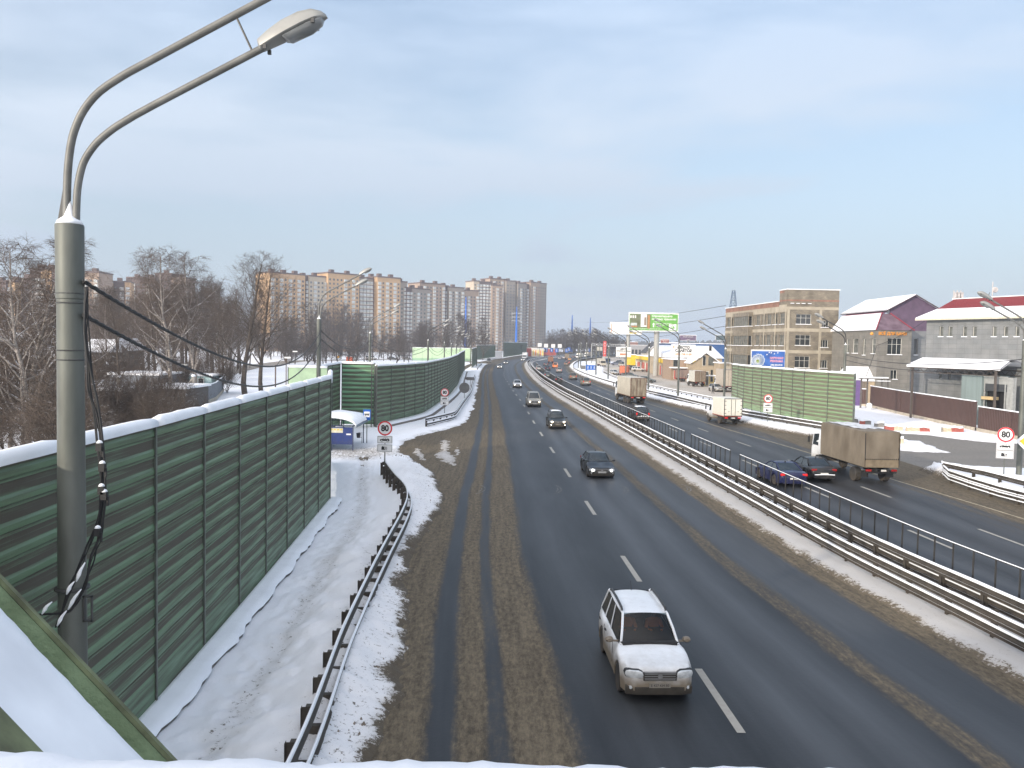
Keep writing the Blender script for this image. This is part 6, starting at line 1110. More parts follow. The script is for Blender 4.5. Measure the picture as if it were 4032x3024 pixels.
apartment('brown and orange apartment tower directly left of the big lamp post', [(120, 163, 1064, 'brown', 'm', 0), (163, 205, 1064, 'tan', 'b', 0), (205, 222, 1066, 'brown', 'w', 0)], 430, 430, 120, 222)
apartment('rose brick apartment tower just right of the big lamp post', [(326, 391, 1074, 'pink', 'b', 0)], 520, 520, 326, 391)
apartment('orange-striped apartment block behind the birches', [(413, 445, 1112, 'tan', 'b', 0), (445, 492, 1112, 'brown', 'm', 3), (492, 516, 1112, 'tan', 'b', 0)], 540, 545, 413, 516)
apartment('wide brown apartment block half hidden by bare trees', [(500, 610, 1096, 'brown', 'm', 0), (610, 676, 1080, 'brown', 'w', 4), (676, 732, 1096, 'pink', 'm', 0)], 600, 600, 500, 732)
apartment('dark brown block at the left edge of the picture', [(-60, 26, 1112, 'brown', 'm', 0), (26, 60, 1110, 'tan', 'b', 2), (60, 120, 1100, 'brown', 'w', 8)], 460, 460, -60, 120)
# ------------------------------------------------------------------ lamp posts
def lamp_head(root, base, d, side):
    """cobra-head lantern from base along d"""
    d = d.normalized(); s = side; n = s.cross(d).normalized(); n = n if n.z > 0 else -n; secs = []; ln = []
    for t, w, h, dr in [(0, .05, .05, 0), (.04, .13, .15, 0), (.25, .17, .2, .0), (.5, .2, .235, 0), (.8, .2, .23, 0), (1.0, .165, .18, .0), (1.12, .1, .1, -.01), (1.17, .03, .03, -.02)]:
        c = base+d*t+n*dr; secs.append([c+s*w*math.cos(a)+n*(max(0, math.sin(a))**.75*h if math.sin(a) > 0 else math.sin(a)*.04) for a in np.linspace(0, 2*math.pi, 16, endpoint=False)])
    MB().loft(secs, close=True, cap=True).build('lantern', mat('lantern_housing', (.29, .29, .275), .42, .15, var=.12, scale=3), root, smooth=2)
    secs = [[base+d*t+s*w*math.cos(a)+n*(-.035+math.sin(a)*h) for a in np.linspace(math.pi, 2*math.pi, 9)] for t, w, h in [(.42, .17, .02), (.5, .175, .1), (.85, .175, .12), (1.04, .14, .08), (1.1, .09, .02)]]
    MB().loft(secs, cap=True).build('lens', mat('grey_lens', (.2, .21, .21), .2, var=.2), root, smooth=True)
    q = MB()
    for t in (.1, .95):
        for k in (-1, 1): q.box(base+d*t+s*k*.16*(1 if t > .2 else .8)-n*.05, (.05, .05, .07))
    q.build('clips', GALVD, root)
def lamp_post(loc, zt, label, side=1, rad=.2, cables=True, yaw=0, detail=True, group='double-arm lamp posts', cat='lamp post', sc=1.0):
    o = Vector(loc); o.z = 0; root = emp('lamp_post', o, label, cat, group); MB().lathe([(rad*1.12, 0), (rad*1.02, zt*.45), (rad*.93, zt*.93)], 24 if detail else 10).build('pole', GALV, root, smooth=2)
    q = MB().lathe([(rad*.94, zt*.93-.45), (rad*1.0, zt*.93-.44), (rad*1.02, zt-.02), (rad*.98, zt)], 24 if detail else 10); q.build('collar', GALV, root, smooth=2)
    q = MB(); [q.lathe([(rad*1.0, z_), (rad*1.03, z_+.01), (rad*1.0, z_+.02)], 20) for z_ in (zt-1.1, zt-1.25, zt-2.0, zt-2.15)] if detail else None
    if detail: q.build('bands', GALVD, root)
    MB().lathe([(rad*.97, zt), (rad*.85, zt+.06), (rad*.4, zt+.13), (rad*.2, zt+.3), (.01, zt+.4)], 14).build('snow_cone', SNOW, root, smooth=True)
    dx = Vector((math.cos(yaw)*side, math.sin(yaw), 0)); sd = Vector((-dx.y, dx.x, 0)); A1 = [(.1, -.1), (.12, .45), (.2, .9), (.38, 1.22), (.66, 1.48), (1.0, 1.7), (3.05, 2.8)]; A2 = [(-.05, -.1), (-.03, .7), (.03, 1.25), (.16, 1.65), (.42, 2.02), (.85, 2.33), (1.3, 2.58), (3.35, 3.7)]
    def sm(A):
        t = np.arange(len(A)); fr, fz = spline(list(zip(t, [a[0] for a in A]))), spline(list(zip(t, [a[1] for a in A]))); tt = np.linspace(0, len(A)-1, 26 if detail else 12); return [(float(fr(k)), float(fz(k))) for k in tt]
    for A, rr_ in ((A1, .058), (A2, .062)):
        pts = [dx*r_*sc+Vector((0, 0, zt+z_*sc)) for r_, z_ in sm(A)]; MB().tube(pts, rr_ if detail else .07, 10 if detail else 5).build('arm', GALVD if not detail else mat('arm_steel', (.15, .15, .14), .5, .2, var=.2), root, smooth=2)
        lamp_head(root, pts[-1]-(pts[-1]-pts[-2]).normalized()*.05, pts[-1]-pts[-2], sd)
    if detail: MB().tube([dx*2.9+Vector((0, 0, zt+2.72)), dx*2.62+Vector((0, 0, zt+3.3))], .018, 6).build('strut', GALVD, root); q = MB(); q.add([dx*-.2+Vector((0, 0, zt)), dx*-.05+Vector((0, 0, zt+.85)), dx*-.0+Vector((0, 0, zt)), dx*-.18+sd*.02+Vector((0, 0, zt)), dx*-.04+sd*.02+Vector((0, 0, zt+.85)), dx*.01+sd*.02+Vector((0, 0, zt))], [(0, 1, 2), (3, 4, 5), (0, 3, 4, 1)]); q.build('gusset', GALVD, root)
    return root
t1 = PY(274, 884, 13.3); near_lamp = lamp_post((t1.x, 13.3, 0), t1.z, 'big grey lamp post in the left foreground with two curved arms', rad=.208)
CAB = mat('black_cable', (.015, .015, .016), .6, var=.3)
LP = [(865, 1258, 69, 'second lamp post on the left, standing behind the end of the near barrier'), (1457, 1312, 118, 'third lamp post on the left, behind the long curving barrier'), (1686, 1340, 165, 'fourth lamp post on the left, in front of the wide pale green barrier')]
tops = [Vector((t1.x, 13.3, t1.z))]
LP[0] = (1256*1.0, 1256, 69, LP[0][3])
for u_, v_, Y_, lb in LP: p = PY(u_, v_, Y_); tops.append(p.copy()); lamp_post((p.x, p.y, 0), p.z, lb, rad=.18, detail=Y_ < 130)
for u_, v_, Y_ in [(1750, 1349, 213), (1778, 1354, 262), (1797, 1357, 312), (1812, 1359, 360), (1853, 1363, 330), (1878, 1360, 300), (1960, 1362, 480), (1987, 1363, 560), (2016, 1366, 600)]:
    p = PY(u_, v_, Y_); tops.append(p) if Y_ in (213, 262, 312, 360) else None; lamp_post((p.x, p.y, 0), p.z, 'one of the small far lamp posts in the left row beyond the pale green barrier', rad=.17, detail=False, group='small far lamp posts on the left')
for u_, vb, vt_, lb in [(2850, 1590, 1374, 'lamp post standing beside the left end of the right barrier'), (2669, 1567, 1357, 'lamp post on the right verge in front of the tan house'), (2552, 1538, 1377, 'lamp post just behind the container lorry'), (2463, 1512, 1377, 'lamp post in front of the orange-red container'), (2394, 1493, 1374, 'lamp post on the right verge beside the white parked hatchback')]:
    b_ = P(u_, vb); t_ = PY(u_, vt_, b_.y); lamp_post((b_.x, b_.y, 0), max(8.2, t_.z), lb, side=-1, rad=.17, detail=False, group='lamp posts on the right verge')
for u_, vb, vt_ in [(2346, 1477, 1370), (2308, 1462, 1352), (2286, 1450, 1352), (2277, 1450, 1357), (2330, 1432, 1352), (2360, 1424, 1350), (2400, 1418, 1352), (2255, 1400, 1355), (2440, 1412, 1352)]:
    b_ = P(u_, vb); t_ = PY(u_, vt_, b_.y); lamp_post((b_.x, b_.y, 0), max(8.6, t_.z), 'one of the small far lamp posts in the right row along the bend', side=-1, rad=.17, detail=False, group='small far lamp posts on the right')
b_ = P(4011, 1873); t_ = PY(4016, 1340, b_.y); rlamp = lamp_post((b_.x, b_.y, 0), t_.z, 'tall lamp post at the right edge beside the yellow priority sign', side=-1, rad=.17, yaw=.0, sc=.75)
p = PY(3329, 1358, 100); mlamp = lamp_post((p.x, p.y, 0), p.z, 'lamp post behind the right green barrier, in front of the grey mansard building', side=-1, rad=.17, detail=False, group='lamp posts on the right verge', sc=.85)
# twisted supply cables
def cable(label, a, b, sag, r=.035, strands=3, pitch=.5, n=160, cat='cable', group=None, tw=.03):
    a, b = Vector(a), Vector(b); root = MB(); L_ = (b-a).length
    c = [a+(b-a)*t-Vector((0, 0, 4*sag*t*(1-t))) for t in np.linspace(0, 1, n)]
    for s in range(strands): root.tube([p+Vector((math.cos(2*math.pi*(i/(n-1)*L_/pitch)+s*2.1)*tw, 0, math.sin(2*math.pi*(i/(n-1)*L_/pitch)+s*2.1)*tw)) if strands > 1 else p for i, p in enumerate(c)], r, 5)
    o = root.build('cable', CAB, smooth=True); tag(o, label, cat, group); return o
s_, e_ = PY(330, 1108, 13.2), tops[1]+Vector((.2, 0, -.9)); cable('upper thick twisted black cable sagging from the near lamp post', s_, e_, 2.1, r=.02, tw=.02, pitch=1.1, n=420)
s_, e_ = PY(330, 1240, 13.2), tops[1]+Vector((.2, 0, -1.7)); cable('lower thick twisted black cable sagging from the near lamp post', s_, e_, 2.3, r=.02, tw=.02, pitch=1.1, n=420)
for k, (a, b) in enumerate(zip(tops[1:-1], tops[2:])):
    for j, dz_ in enumerate((-.9, -1.6)): cable(['upper', 'lower'][j]+' cable between '+['the second and third', 'the third and fourth', 'two far', 'two far', 'two far', 'two far'][min(k, 2)]+' lamp posts on the left', a+Vector((.1, 0, dz_)), b+Vector((.1, 0, dz_)), 1.5, r=.04, strands=1, n=30, group='far cables on the left')
for j, dz_ in enumerate((-.5, -1.1)):
    p0 = Vector((rlamp.location.x, rlamp.location.y, t_.z-.8+dz_)); p1 = Vector((p.x, p.y, p.z-.7+dz_)); cable(['upper', 'lower'][j]+' cable crossing in front of the grey buildings', p0, p1, .7, r=.03, strands=1, n=40, group='cables on the right')
p1 = PY(*z6(460, 785), 127.6); cable('thin cable running from the building corner to the transformer platform', p1, PY(*z6(335, 1150), 122), .1, r=.035, strands=1, n=20); cable('dark cable rising from the wall pole to the purple gable', p1, PY(*z6(1035, 490), 127.8), .35, r=.035, strands=1, n=30)
# hanging bundle at the near post: hangs in front of it to the right
hb = emp('cable_bundle', near_lamp.location+Vector((.25, -.25, 0)), 'bundle of black cables with snow hanging down beside the near lamp post', 'cables'); paths = []
base = [(338, 1130), (336, 1200), (338, 1300), (345, 1420), (352, 1520), (375, 1640), (392, 1760), (396, 1850), (400, 1930), (385, 2040), (352, 2140), (310, 2250), (270, 2330), (225, 2470)]
alt = [(338, 1130), (343, 1230), (350, 1330), (362, 1450), (380, 1580), (398, 1700), (402, 1830), (412, 1950), (395, 2100), (365, 2200), (330, 2300), (300, 2370), (262, 2410), (160, 2420)]
for k in range(7):
    src = base if k % 2 == 0 else alt; Yc = 12.75; w_ = [Vector(PY(u_+random.uniform(-10, 10), v_, Yc-.03*k))-hb.location for u_, v_ in src]; t = np.arange(len(w_)); f = [spline(list(zip(t, [q_[i] for q_ in w_]))) for i in range(3)]
    MB().tube([tuple(float(g_(s)) for g_ in f) for s in np.linspace(0, len(w_)-1, 70)], .008+.005*(k % 3), 6).build('cable', CAB, hb, smooth=True)
for u_, v_ in [(392, 1760), (400, 1930), (411, 1952), (385, 2095), (403, 1840)]: c = Vector(PY(u_, v_, 12.5))-hb.location; q = MB().box(c, (.09, .08, .12)); q.box(c+Vector((.05, 0, -.08)), (.03, .03, .14)); q.build('clamp', CAB, hb); MB().lathe([(.05, 0), (.035, .03), (.005, .045)], 8, tuple(c+Vector((0, 0, .06)))).build('snow', SNOW, hb, smooth=True)
for (u0_, v0_), (u1_, v1_) in [((165, 2418), (205, 2370)), ((262, 2340), (292, 2290)), ((300, 2290), (335, 2215)), ((225, 2465), (262, 2405)), ((268, 2400), (320, 2320))]:
    a, b = Vector(PY(u0_, v0_, 12.45))-hb.location, Vector(PY(u1_, v1_, 12.45))-hb.location; MB().tube([a, a*.7+b*.3+Vector((0, 0, .02)), (a+b)/2+Vector((0, 0, .03)), b], [.01, .03, .022, .008], 8).build('snow', SNOW, hb, smooth=True)
q = MB(); c = Vector((.33, -.15, .0)); cz = PY(330, 2400, 13.2).z
for z_ in (-.2, .2): q.box((.27, -.05, cz+z_), (.16, .05, .025))
for x_ in (.22, .34): q.box((x_, -.05, cz), (.02, .05, .42))
q.lathe([(.255, cz+.3), (.265, cz+.31), (.265, cz+.34), (.255, cz+.35)], 20); q.build('bracket', GALVD, near_lamp)

# ------------------------------------------------------------------ traffic signs
SRED = mat('sign_red', (.6, .02, .03), .4, var=.05); SWHT = mat('sign_white', (.72, .72, .72), .4, var=.03); SBLK = mat('sign_black', (.01, .01, .01), .5, var=.05); SBLU = mat('sign_blue', (.01, .1, .42), .4, var=.05); SYEL = mat('sign_yellow', (.8, .42, .02), .4, var=.05); SBACK = mat('sign_back_grey', (.16, .16, .16), .6, .2, var=.15); FR2 = math.pi/2
def pole_(root, h, r=.035): MB().tube([(0, 0, 0), (0, 0, h)], r, 10).build('post', GALV, root, smooth=2)
def plate(root, z, w, h, y=-.06):
    q = MB(); q.box((0, y, z), (w, .012, h)); q.build('plate', SWHT, root); q = MB(); t = .016
    for s in (-1, 1): q.box((0, y-.01, z+s*(h/2-.035)), (w-.06, .008, t)); q.box((s*(w/2-.035), y-.01, z), (t, .008, h-.086))
    q.build('border', SBLK, root); q = MB().box((0, y+.018, z), (w*.98, .014, h*.96)); q.build('plate_back', SBACK, root)
def speed_sign(loc, rz, label, R=.45, zc=3.3, k=1.0):
    root = emp('speed_limit_sign', loc, label, 'traffic sign', 'speed limit signs with plates', rz); pole_(root, zc+.2); q = MB().lathe([(R, -.012), (R, .012)], 40, (0, -.065, zc), 'Y'); q.build('disc', SWHT, root)
    n_ = 40; r_ = []
    for rad in (R*.995, R*.80): r_.append([(rad*math.cos(a), -.0785, zc+rad*math.sin(a)) for a in np.linspace(0, 2*math.pi, n_, endpoint=False)])
    MB().loft(r_, close=True).build('red_ring', SRED, root); MB().lathe([(R*.98, 0), (R*.98, .01)], 30, (0, -.045, zc), 'Y').build('disc_back', SBACK, root)
    text('80', R*1.12, SBLK, root, (0, -.0795, zc-.01), (FR2, 0, 0), 'speed_number', off=.022*k, sx=.92)
    w, h = R*2.07, R*1.04; z1, z2 = zc-R-.02-h/2, zc-R-.06-h*1.5
    plate(root, z1, w, h); plate(root, z2, w, h); s = R/.45; car = [(-.3, -.07), (-.3, .01), (-.26, .03), (-.16, .045), (-.06, .125), (.17, .125), (.24, .04), (.27, .03), (.285, -.07)]
    MB().poly([(x_*s, -.0735, z1+z_*s) for x_, z_ in car]).build('car_symbol', SBLK, root)
    q = MB(); [q.poly([(x_*s, -.0745, z1+z_*s) for x_, z_ in P_]) for P_ in ([(-.125, .045), (-.05, .105), (.03, .105), (.03, .045)], [(.05, .045), (.05, .105), (.15, .105), (.2, .045)])]; [q.poly([(x_*s+.04*s*math.cos(a), -.0745, z1-.07*s+.04*s*math.sin(a)) for a in np.linspace(0, 6.28, 14, endpoint=False)]) for x_ in (-.19, .17)]; q.build('car_symbol_windows', SWHT, root)
    q = MB(); [q.poly([(x_*s+.06*s*math.cos(a), -.074, z1-.07*s+.06*s*math.sin(a)) for a in np.linspace(0, 6.28, 16, endpoint=False)]) for x_ in (-.19, .17)]; q.build('car_symbol_wheels', SBLK, root)
    q = MB(); q.box((-.03*s, -.074, z2-.02*s), (.34*s, .004, .19*s)); q.box((-.13*s, -.074, z2+.09*s), (.08*s, .004, .03*s)); q.box((.14*s, -.074, z2-.0), (.05*s, .004, .06*s)); q.build('camera_symbol', SBLK, root)
    for r0, r1, m_, yy_ in [(.095, .08, SWHT, -.0775), (.08, .062, mat('sign_grey', (.3, .3, .3), .5), -.078), (.062, .045, SWHT, -.0785), (.045, .02, SBLK, -.079)]:
        MB().loft([[(.07*s+r*s*math.cos(a), yy_, z2+r*s*math.sin(a)) for a in np.linspace(0, 2*math.pi, 24, endpoint=False)] for r in (r0, r1)], close=True).build('camera_lens_ring', m_, root)
    return root
def spl(u_, v_, uc, vc, r, **k): b = P(u_, v_); return (b.x, b.y, 0), PY(uc, vc, b.y).z
b = P(1511, 1893); zc = PY(1518.6, 1686, b.y).z; speed_sign((b.x+.05, b.y, 0), 0, 'speed limit 80 sign at the end of the guard rail by the bus stop', zc=zc, R=.455)
b = P(1750, 1648); zc = PY(1751, 1545, b.y).z; speed_sign((b.x, b.y, 0), 0, 'speed limit 80 sign behind the far left guard rail', zc=zc)
b = P(3951, 1889); zc = PY(3956, 1711, b.y).z; speed_sign((b.x, b.y, 0), -.35, 'speed limit 80 sign on the snowy island at the right edge', zc=zc, R=.51)
b = PY(3024.5, 1569.6, 92); speed_sign((b.x, 92, 0), -.2, 'speed limit 80 sign in front of the right green barrier', zc=b.z, R=.47)
b = PY(4041, 1738, 57.5); rt = emp('priority_sign', (b.x, 57.5, 0), 'yellow diamond priority sign with white border cut by the right edge', 'traffic sign', None, -.3); pole_(rt, b.z+.3)
for rr_, m_, y_ in ((.68, SWHT, -.05), (.42, SYEL, -.058)): MB().add([(rr_*math.cos(a), y_+dy, b.z+rr_*math.sin(a)) for dy in (0, .006) for a in (0, math.pi/2, math.pi, 1.5*math.pi)], [(0, 1, 2, 3), (7, 6, 5, 4), (0, 4, 5, 1), (1, 5, 6, 2), (2, 6, 7, 3), (3, 7, 4, 0)]).build('diamond', m_, rt)
b = P(1828, 1572); zc = PY(1829, 1527, b.y).z; rt = emp('round_sign', (b.x, b.y, 0), 'round road sign seen from its grey back on the left verge', 'traffic sign'); pole_(rt, zc+.1); MB().lathe([(.8, -.02), (.8, .02)], 32, (0, -.06, zc), 'Y').build('disc', SBACK, rt); q = MB(); [q.box((0, -.1, zc+z_), (1.2, .02, .05)) for z_ in (-.3, .3)]; q.build('clamps', GALV, rt)
b = P(1852, 1526); zc = PY(1853, 1491, b.y).z; rt = emp('back_turned_sign', (b.x, b.y, 0), 'small rectangular sign seen from behind, near the far left guard rail', 'traffic sign'); pole_(rt, zc+.2); q = MB().box((0, -.05, zc), (1.5, .03, .6)); q.box((-.8, -.05, zc), (.3, .03, .35)); q.build('plate', SBACK, rt)
b = P(1444, 1751); zc = PY(1445, 1633, b.y).z; rt = emp('bus_stop_sign', (b.x, b.y, 0), 'blue bus stop sign with a white bus panel beside the shelter', 'traffic sign'); pole_(rt, zc+.4)
MB().box((0, -.05, zc), (.6, .014, .88)).build('plate', SBLU, rt); MB().box((0, -.062, zc+.03), (.46, .006, .46)).build('white_panel', SWHT, rt); q = MB(); q.box((0, -.068, zc+.05), (.38, .004, .17)); q.build('bus_symbol', SBLK, rt); q = MB(); [q.box((-.13+.085*k, -.072, zc+.085), (.06, .003, .05)) for k in range(4)]; q.build('bus_windows', SWHT, rt); q = MB(); [q.lathe([(.035, 0), (.035, .004)], 12, (x_, -.074, zc-.04), 'Y') for x_ in (-.11, .11)]; q.build('bus_wheels', SBLK, rt)
b = P(2313, 1473); rt = emp('blue_direction_sign', (b.x, b.y, 0), 'low blue lane-direction sign on the snowy right verge', 'traffic sign'); pole_(rt, 3.0); zc = PY(2326, 1447, b.y).z; MB().box((1.0, -.05, zc), (3.0, .03, 1.4)).build('plate', SBLU, rt); q = MB(); [q.box((x_, -.075, zc), (.16, .01, .9)) for x_ in (.1, 1, 1.9)]; q.build('arrows', SWHT, rt); MB().box((-1.3, .05, zc), (1.4, .03, 1.1)).build('back_plate', SBACK, rt)
for k, (u_, v_) in enumerate([(2143, 1378), (2150, 1380), (2172, 1379), (2192, 1380), (2232, 1380), (2240, 1376)]):
    b = PY(u_, v_, 560); rt = emp('blue_sign', (b.x, 560, 0), 'one of the small blue road signs beyond the far bend', 'traffic sign', 'small far blue signs'); pole_(rt, max(b.z, 2), .1); MB().box((0, -.12, b.z), (2.0, .05, 2.6)).build('plate', SBLU, rt); MB().box((0, -.16, b.z), (.35, .02, 1.5)).build('arrow', SWHT, rt)
for k, (u_, v_) in enumerate([(2125, 1358), (2150, 1361), (2178, 1362), (2204, 1362)]):
    b = PY(u_, v_, 540); rt = emp('white_sign_board', (b.x, 540, 0), 'one of four small white square boards on poles at the far bend', 'sign', 'small white boards at the bend'); pole_(rt, b.z, .1); MB().box((0, -.12, b.z), (2.6, .1, 2.4)).build('board', SWHT, rt)
# gantry
a, b = PY(2330, 1354, 520), PY(2468, 1357, 520); rt = emp('sign_gantry', (a.x, 520, 0), 'long steel gantry bridging the far road left of the billboards', 'gantry'); q = MB(); w_ = b.x-a.x; q.box((w_/2, 0, a.z), (w_, .6, .35)); q.box((w_/2, 0, a.z-1.1), (w_, .6, .25)); q.box((0, 0, a.z/2), (.6, .6, a.z)); q.box((w_, 0, b.z/2), (.6, .6, b.z))
for k in range(20): q.box((w_*(k+.5)/20, 0, a.z-.55), (.15, .3, 1.1))
q.build('frame', mat('gantry_steel', (.4, .41, .42), .6), rt)
b = PY(2359, 1374, 500); MB().box((2359*0+w_*.22, -.6, b.z), (3.5, .1, 2.4)).build('sign_panel', mat('gantry_back', (.45, .43, .38), .6), rt)
b = PY(2381, 1367, 480); rt = emp('red_tower_sign', (b.x, 480, 0), 'tall red vertical advertising pylon with white letters near the gantry', 'advertising pylon'); zt_ = PY(2381, 1343, 480).z; MB().box((0, 0, zt_/2), (1.7, 1, zt_)).build('column', mat('pylon_red', (.55, .06, .05), .6), rt); [text(ch_, 1.4, SWHT, rt, (0, -.53, zt_-1.4-1.5*k), (FR2, 0, 0), 'letter') for k, ch_ in enumerate('БАЗАР')]

# ------------------------------------------------------------------ billboards
def billboard(label, u0, v0, u1, v1, Y, pole_u, rad, rz=0, cat='billboard', frame=None, dz=.5, face=None, name='billboard'):
    a, b = PY(u0, v0, Y), PY(u1, v1, Y); w = b.x-a.x; h = a.z-b.z; px = PY(pole_u, v1, Y).x; root = emp(name, (px, Y, 0), label, cat, None, rz); cx = (a.x+b.x)/2-px; zc = (a.z+b.z)/2
    MB().lathe([(rad, 0), (rad, b.z+.1)], 18).build('pole', mat('billboard_pole', (.34, .34, .32), .6, var=.1), root, smooth=2); MB().box((cx, 0, zc), (w, dz, h)).build('frame', frame or mat('billboard_frame', (.66, .67, .66), .5), root)
    MB().box((cx, -.15, b.z-.35), (w*.98, dz+.8, .12)).build('catwalk', GALV, root); MB().box((cx, 0, a.z+.06), (w, dz*.9, .12)).build('snow', SNOW, root)
    if face: face(root, cx, zc, w, h, -dz/2-.015)
    return root
def pn(root, cx, cz, w, h, y, m, nm='panel'): return MB().box((cx, y, cz), (w, .02, h)).build(nm, m, root)
PGRN = mat('poster_green', (.13, .36, .06), .5, var=.04); PWH = mat('poster_white', (.8, .79, .77), .5, var=.03)
def face_green(r, cx, zc, w, h, y):
    pn(r, cx, zc, w*.97, h*.88, y, PGRN); pn(r, cx-w*.27, zc+h*.06, w*.41, h*.74, y-.02, mat('poster_olive_room', (.14, .16, .09), .6, var=.3, scale=.6)); pn(r, cx-w*.2, zc+h*.08, w*.12, h*.68, y-.04, PWH); pn(r, cx-w*.1, zc+h*.02, w*.045, h*.74, y-.045, mat('poster_wood', (.4, .2, .08), .6, var=.2)); pn(r, cx-w*.4, zc-h*.12, w*.13, h*.14, y-.04, mat('poster_bed', (.45, .5, .5), .6, var=.3)); pn(r, cx-w*.4, zc-h*.25, w*.14, h*.08, y-.05, mat('poster_wood', (.4, .2, .08), .6, var=.2)); pn(r, cx-w*.17, zc+h*.04, w*.045, h*.45, y-.05, mat('poster_shelf', (.25, .2, .15), .6))
    for k in range(3): pn(r, cx-w*(.46-.045*k), zc+h*.28, w*.025, h*.14, y-.04, PWH)
    text('Спроектируйте', h*.15, PWH, r, (cx-w*.04, y-.02, zc+h*.33), (FR2, 0, 0), align='LEFT', off=.02); text('систему хранения', h*.15, PWH, r, (cx-w*.04, y-.02, zc+h*.17), (FR2, 0, 0), align='LEFT', off=.02)
    q = MB(); q.add([(cx+w*x_, y-.03, zc+h*z_) for x_, z_ in [(.0, -.02), (-.03, -.13), (-.012, -.11), (-.012, -.27), (.012, -.27), (.012, -.11), (.03, -.13)]], [(0, 1, 2, 5, 6), (2, 3, 4, 5)]); q.build('arrow', PWH, r)
    for k, s_ in enumerate(('5 км', 'Дмитровское шоссе,', '86 км от МКАД', 'и онлайн')): text(s_, h*.085, PWH, r, (cx+w*(.04 if k else .0), y-.02, zc-h*(-.03+.09*k)), (FR2, 0, 0), align='LEFT')
    text('ПРОЕКТНЫЕ РЕШЕНИЯ ПО НИЗКИМ ЦЕНАМ', h*.075, PWH, r, (cx-w*.47, y-.02, zc-h*.37), (FR2, 0, 0), align='LEFT'); pn(r, cx+w*.385, zc-h*.25, w*.15, h*.33, y-.02, PWH)
    q = MB(); q.add([(cx+w*(.385+x_), y-.035, zc+h*(-.25+z_)) for x_, z_ in [(-.06, -.08), (.0, .11), (.06, -.08), (.045, -.08), (0, .06), (-.045, -.08)]], [(0, 1, 4, 5), (1, 2, 3, 4)]); q.add([(cx+w*(.385+x_), y-.037, zc+h*(-.25+z_)) for x_, z_ in [(-.03, -.08), (-.01, -.0), (.0, -.03), (.012, .03), (.035, -.08)]], [(0, 1, 2, 3, 4)]); q.build('mountain_emblem', PGRN, r)
billboard('large green billboard with a room picture and white lettering on a thick pole', 2476, 1231, 2669, 1307, 238, 2586, .75, face=face_green, dz=1.0)
def face_w(r, cx, zc, w, h, y):
    pn(r, cx, zc, w*.98, h*.94, y, PWH); pn(r, cx-w*.46, zc+h*.02, w*.02, h*.75, y-.02, mat('poster_orange', (.75, .2, .08), .5)); pn(r, cx+w*.22, zc-h*.37, w*.22, h*.1, y-.02, mat('poster_yellow', (.65, .45, .08), .5))
    for k in range(4): pn(r, cx-w*.12, zc+h*(.25-.13*k), w*.42, h*.025, y-.02, mat('poster_pale_line', (.6, .45, .38), .5))
billboard('large white billboard partly hidden behind the green one', 2402, 1269, 2527, 1318, 330, 2474, .75, face=face_w, dz=1.0)
def face_m(r, cx, zc, w, h, y):
    pn(r, cx, zc, w*.97, h*.94, y, PWH); text('МЕСТО', h*.27, SBLK, r, (cx, y-.02, zc+h*.29), (FR2, 0, 0), off=.05); text('СДАЕТСЯ', h*.27, SBLK, r, (cx, y-.02, zc+h*.04), (FR2, 0, 0), off=.05); text('(495) 728-11-55', h*.2, mat('phone_orange', (.8, .2, .05), .5), r, (cx, y-.02, zc-h*.24), (FR2, 0, 0), off=.03); q = MB().lathe([(.01, 0), (.25, .01)], 6, (cx-w*.4, y-.03, zc+h*.33), 'Y'); q.build('sun_emblem', mat('phone_orange', (.8, .2, .05), .5), r)
billboard('white billboard reading МЕСТО СДАЕТСЯ with an orange phone number', 2643, 1357.5, 2737, 1409, 222, 2732, .25, face=face_m)
def face_s(r, cx, zc, w, h, y):
    pn(r, cx, zc, w*.97, h*.94, y, PWH); text('МЕСТО', h*.2, SBLK, r, (cx, y-.02, zc+h*.33), (FR2, 0, 0), off=.04); text('СТОЯНКА И СКЛАД', h*.15, SBLK, r, (cx, y-.02, zc+h*.12), (FR2, 0, 0), off=.03); pn(r, cx, zc-h*.22, w*.5, h*.2, y-.02, mat('poster_car_red', (.5, .2, .1), .5, var=.4, scale=1))
billboard('smaller white billboard with black lettering and a red car picture left of the pole', 2426, 1368, 2484, 1406, 280, 2462, .3, face=face_s)
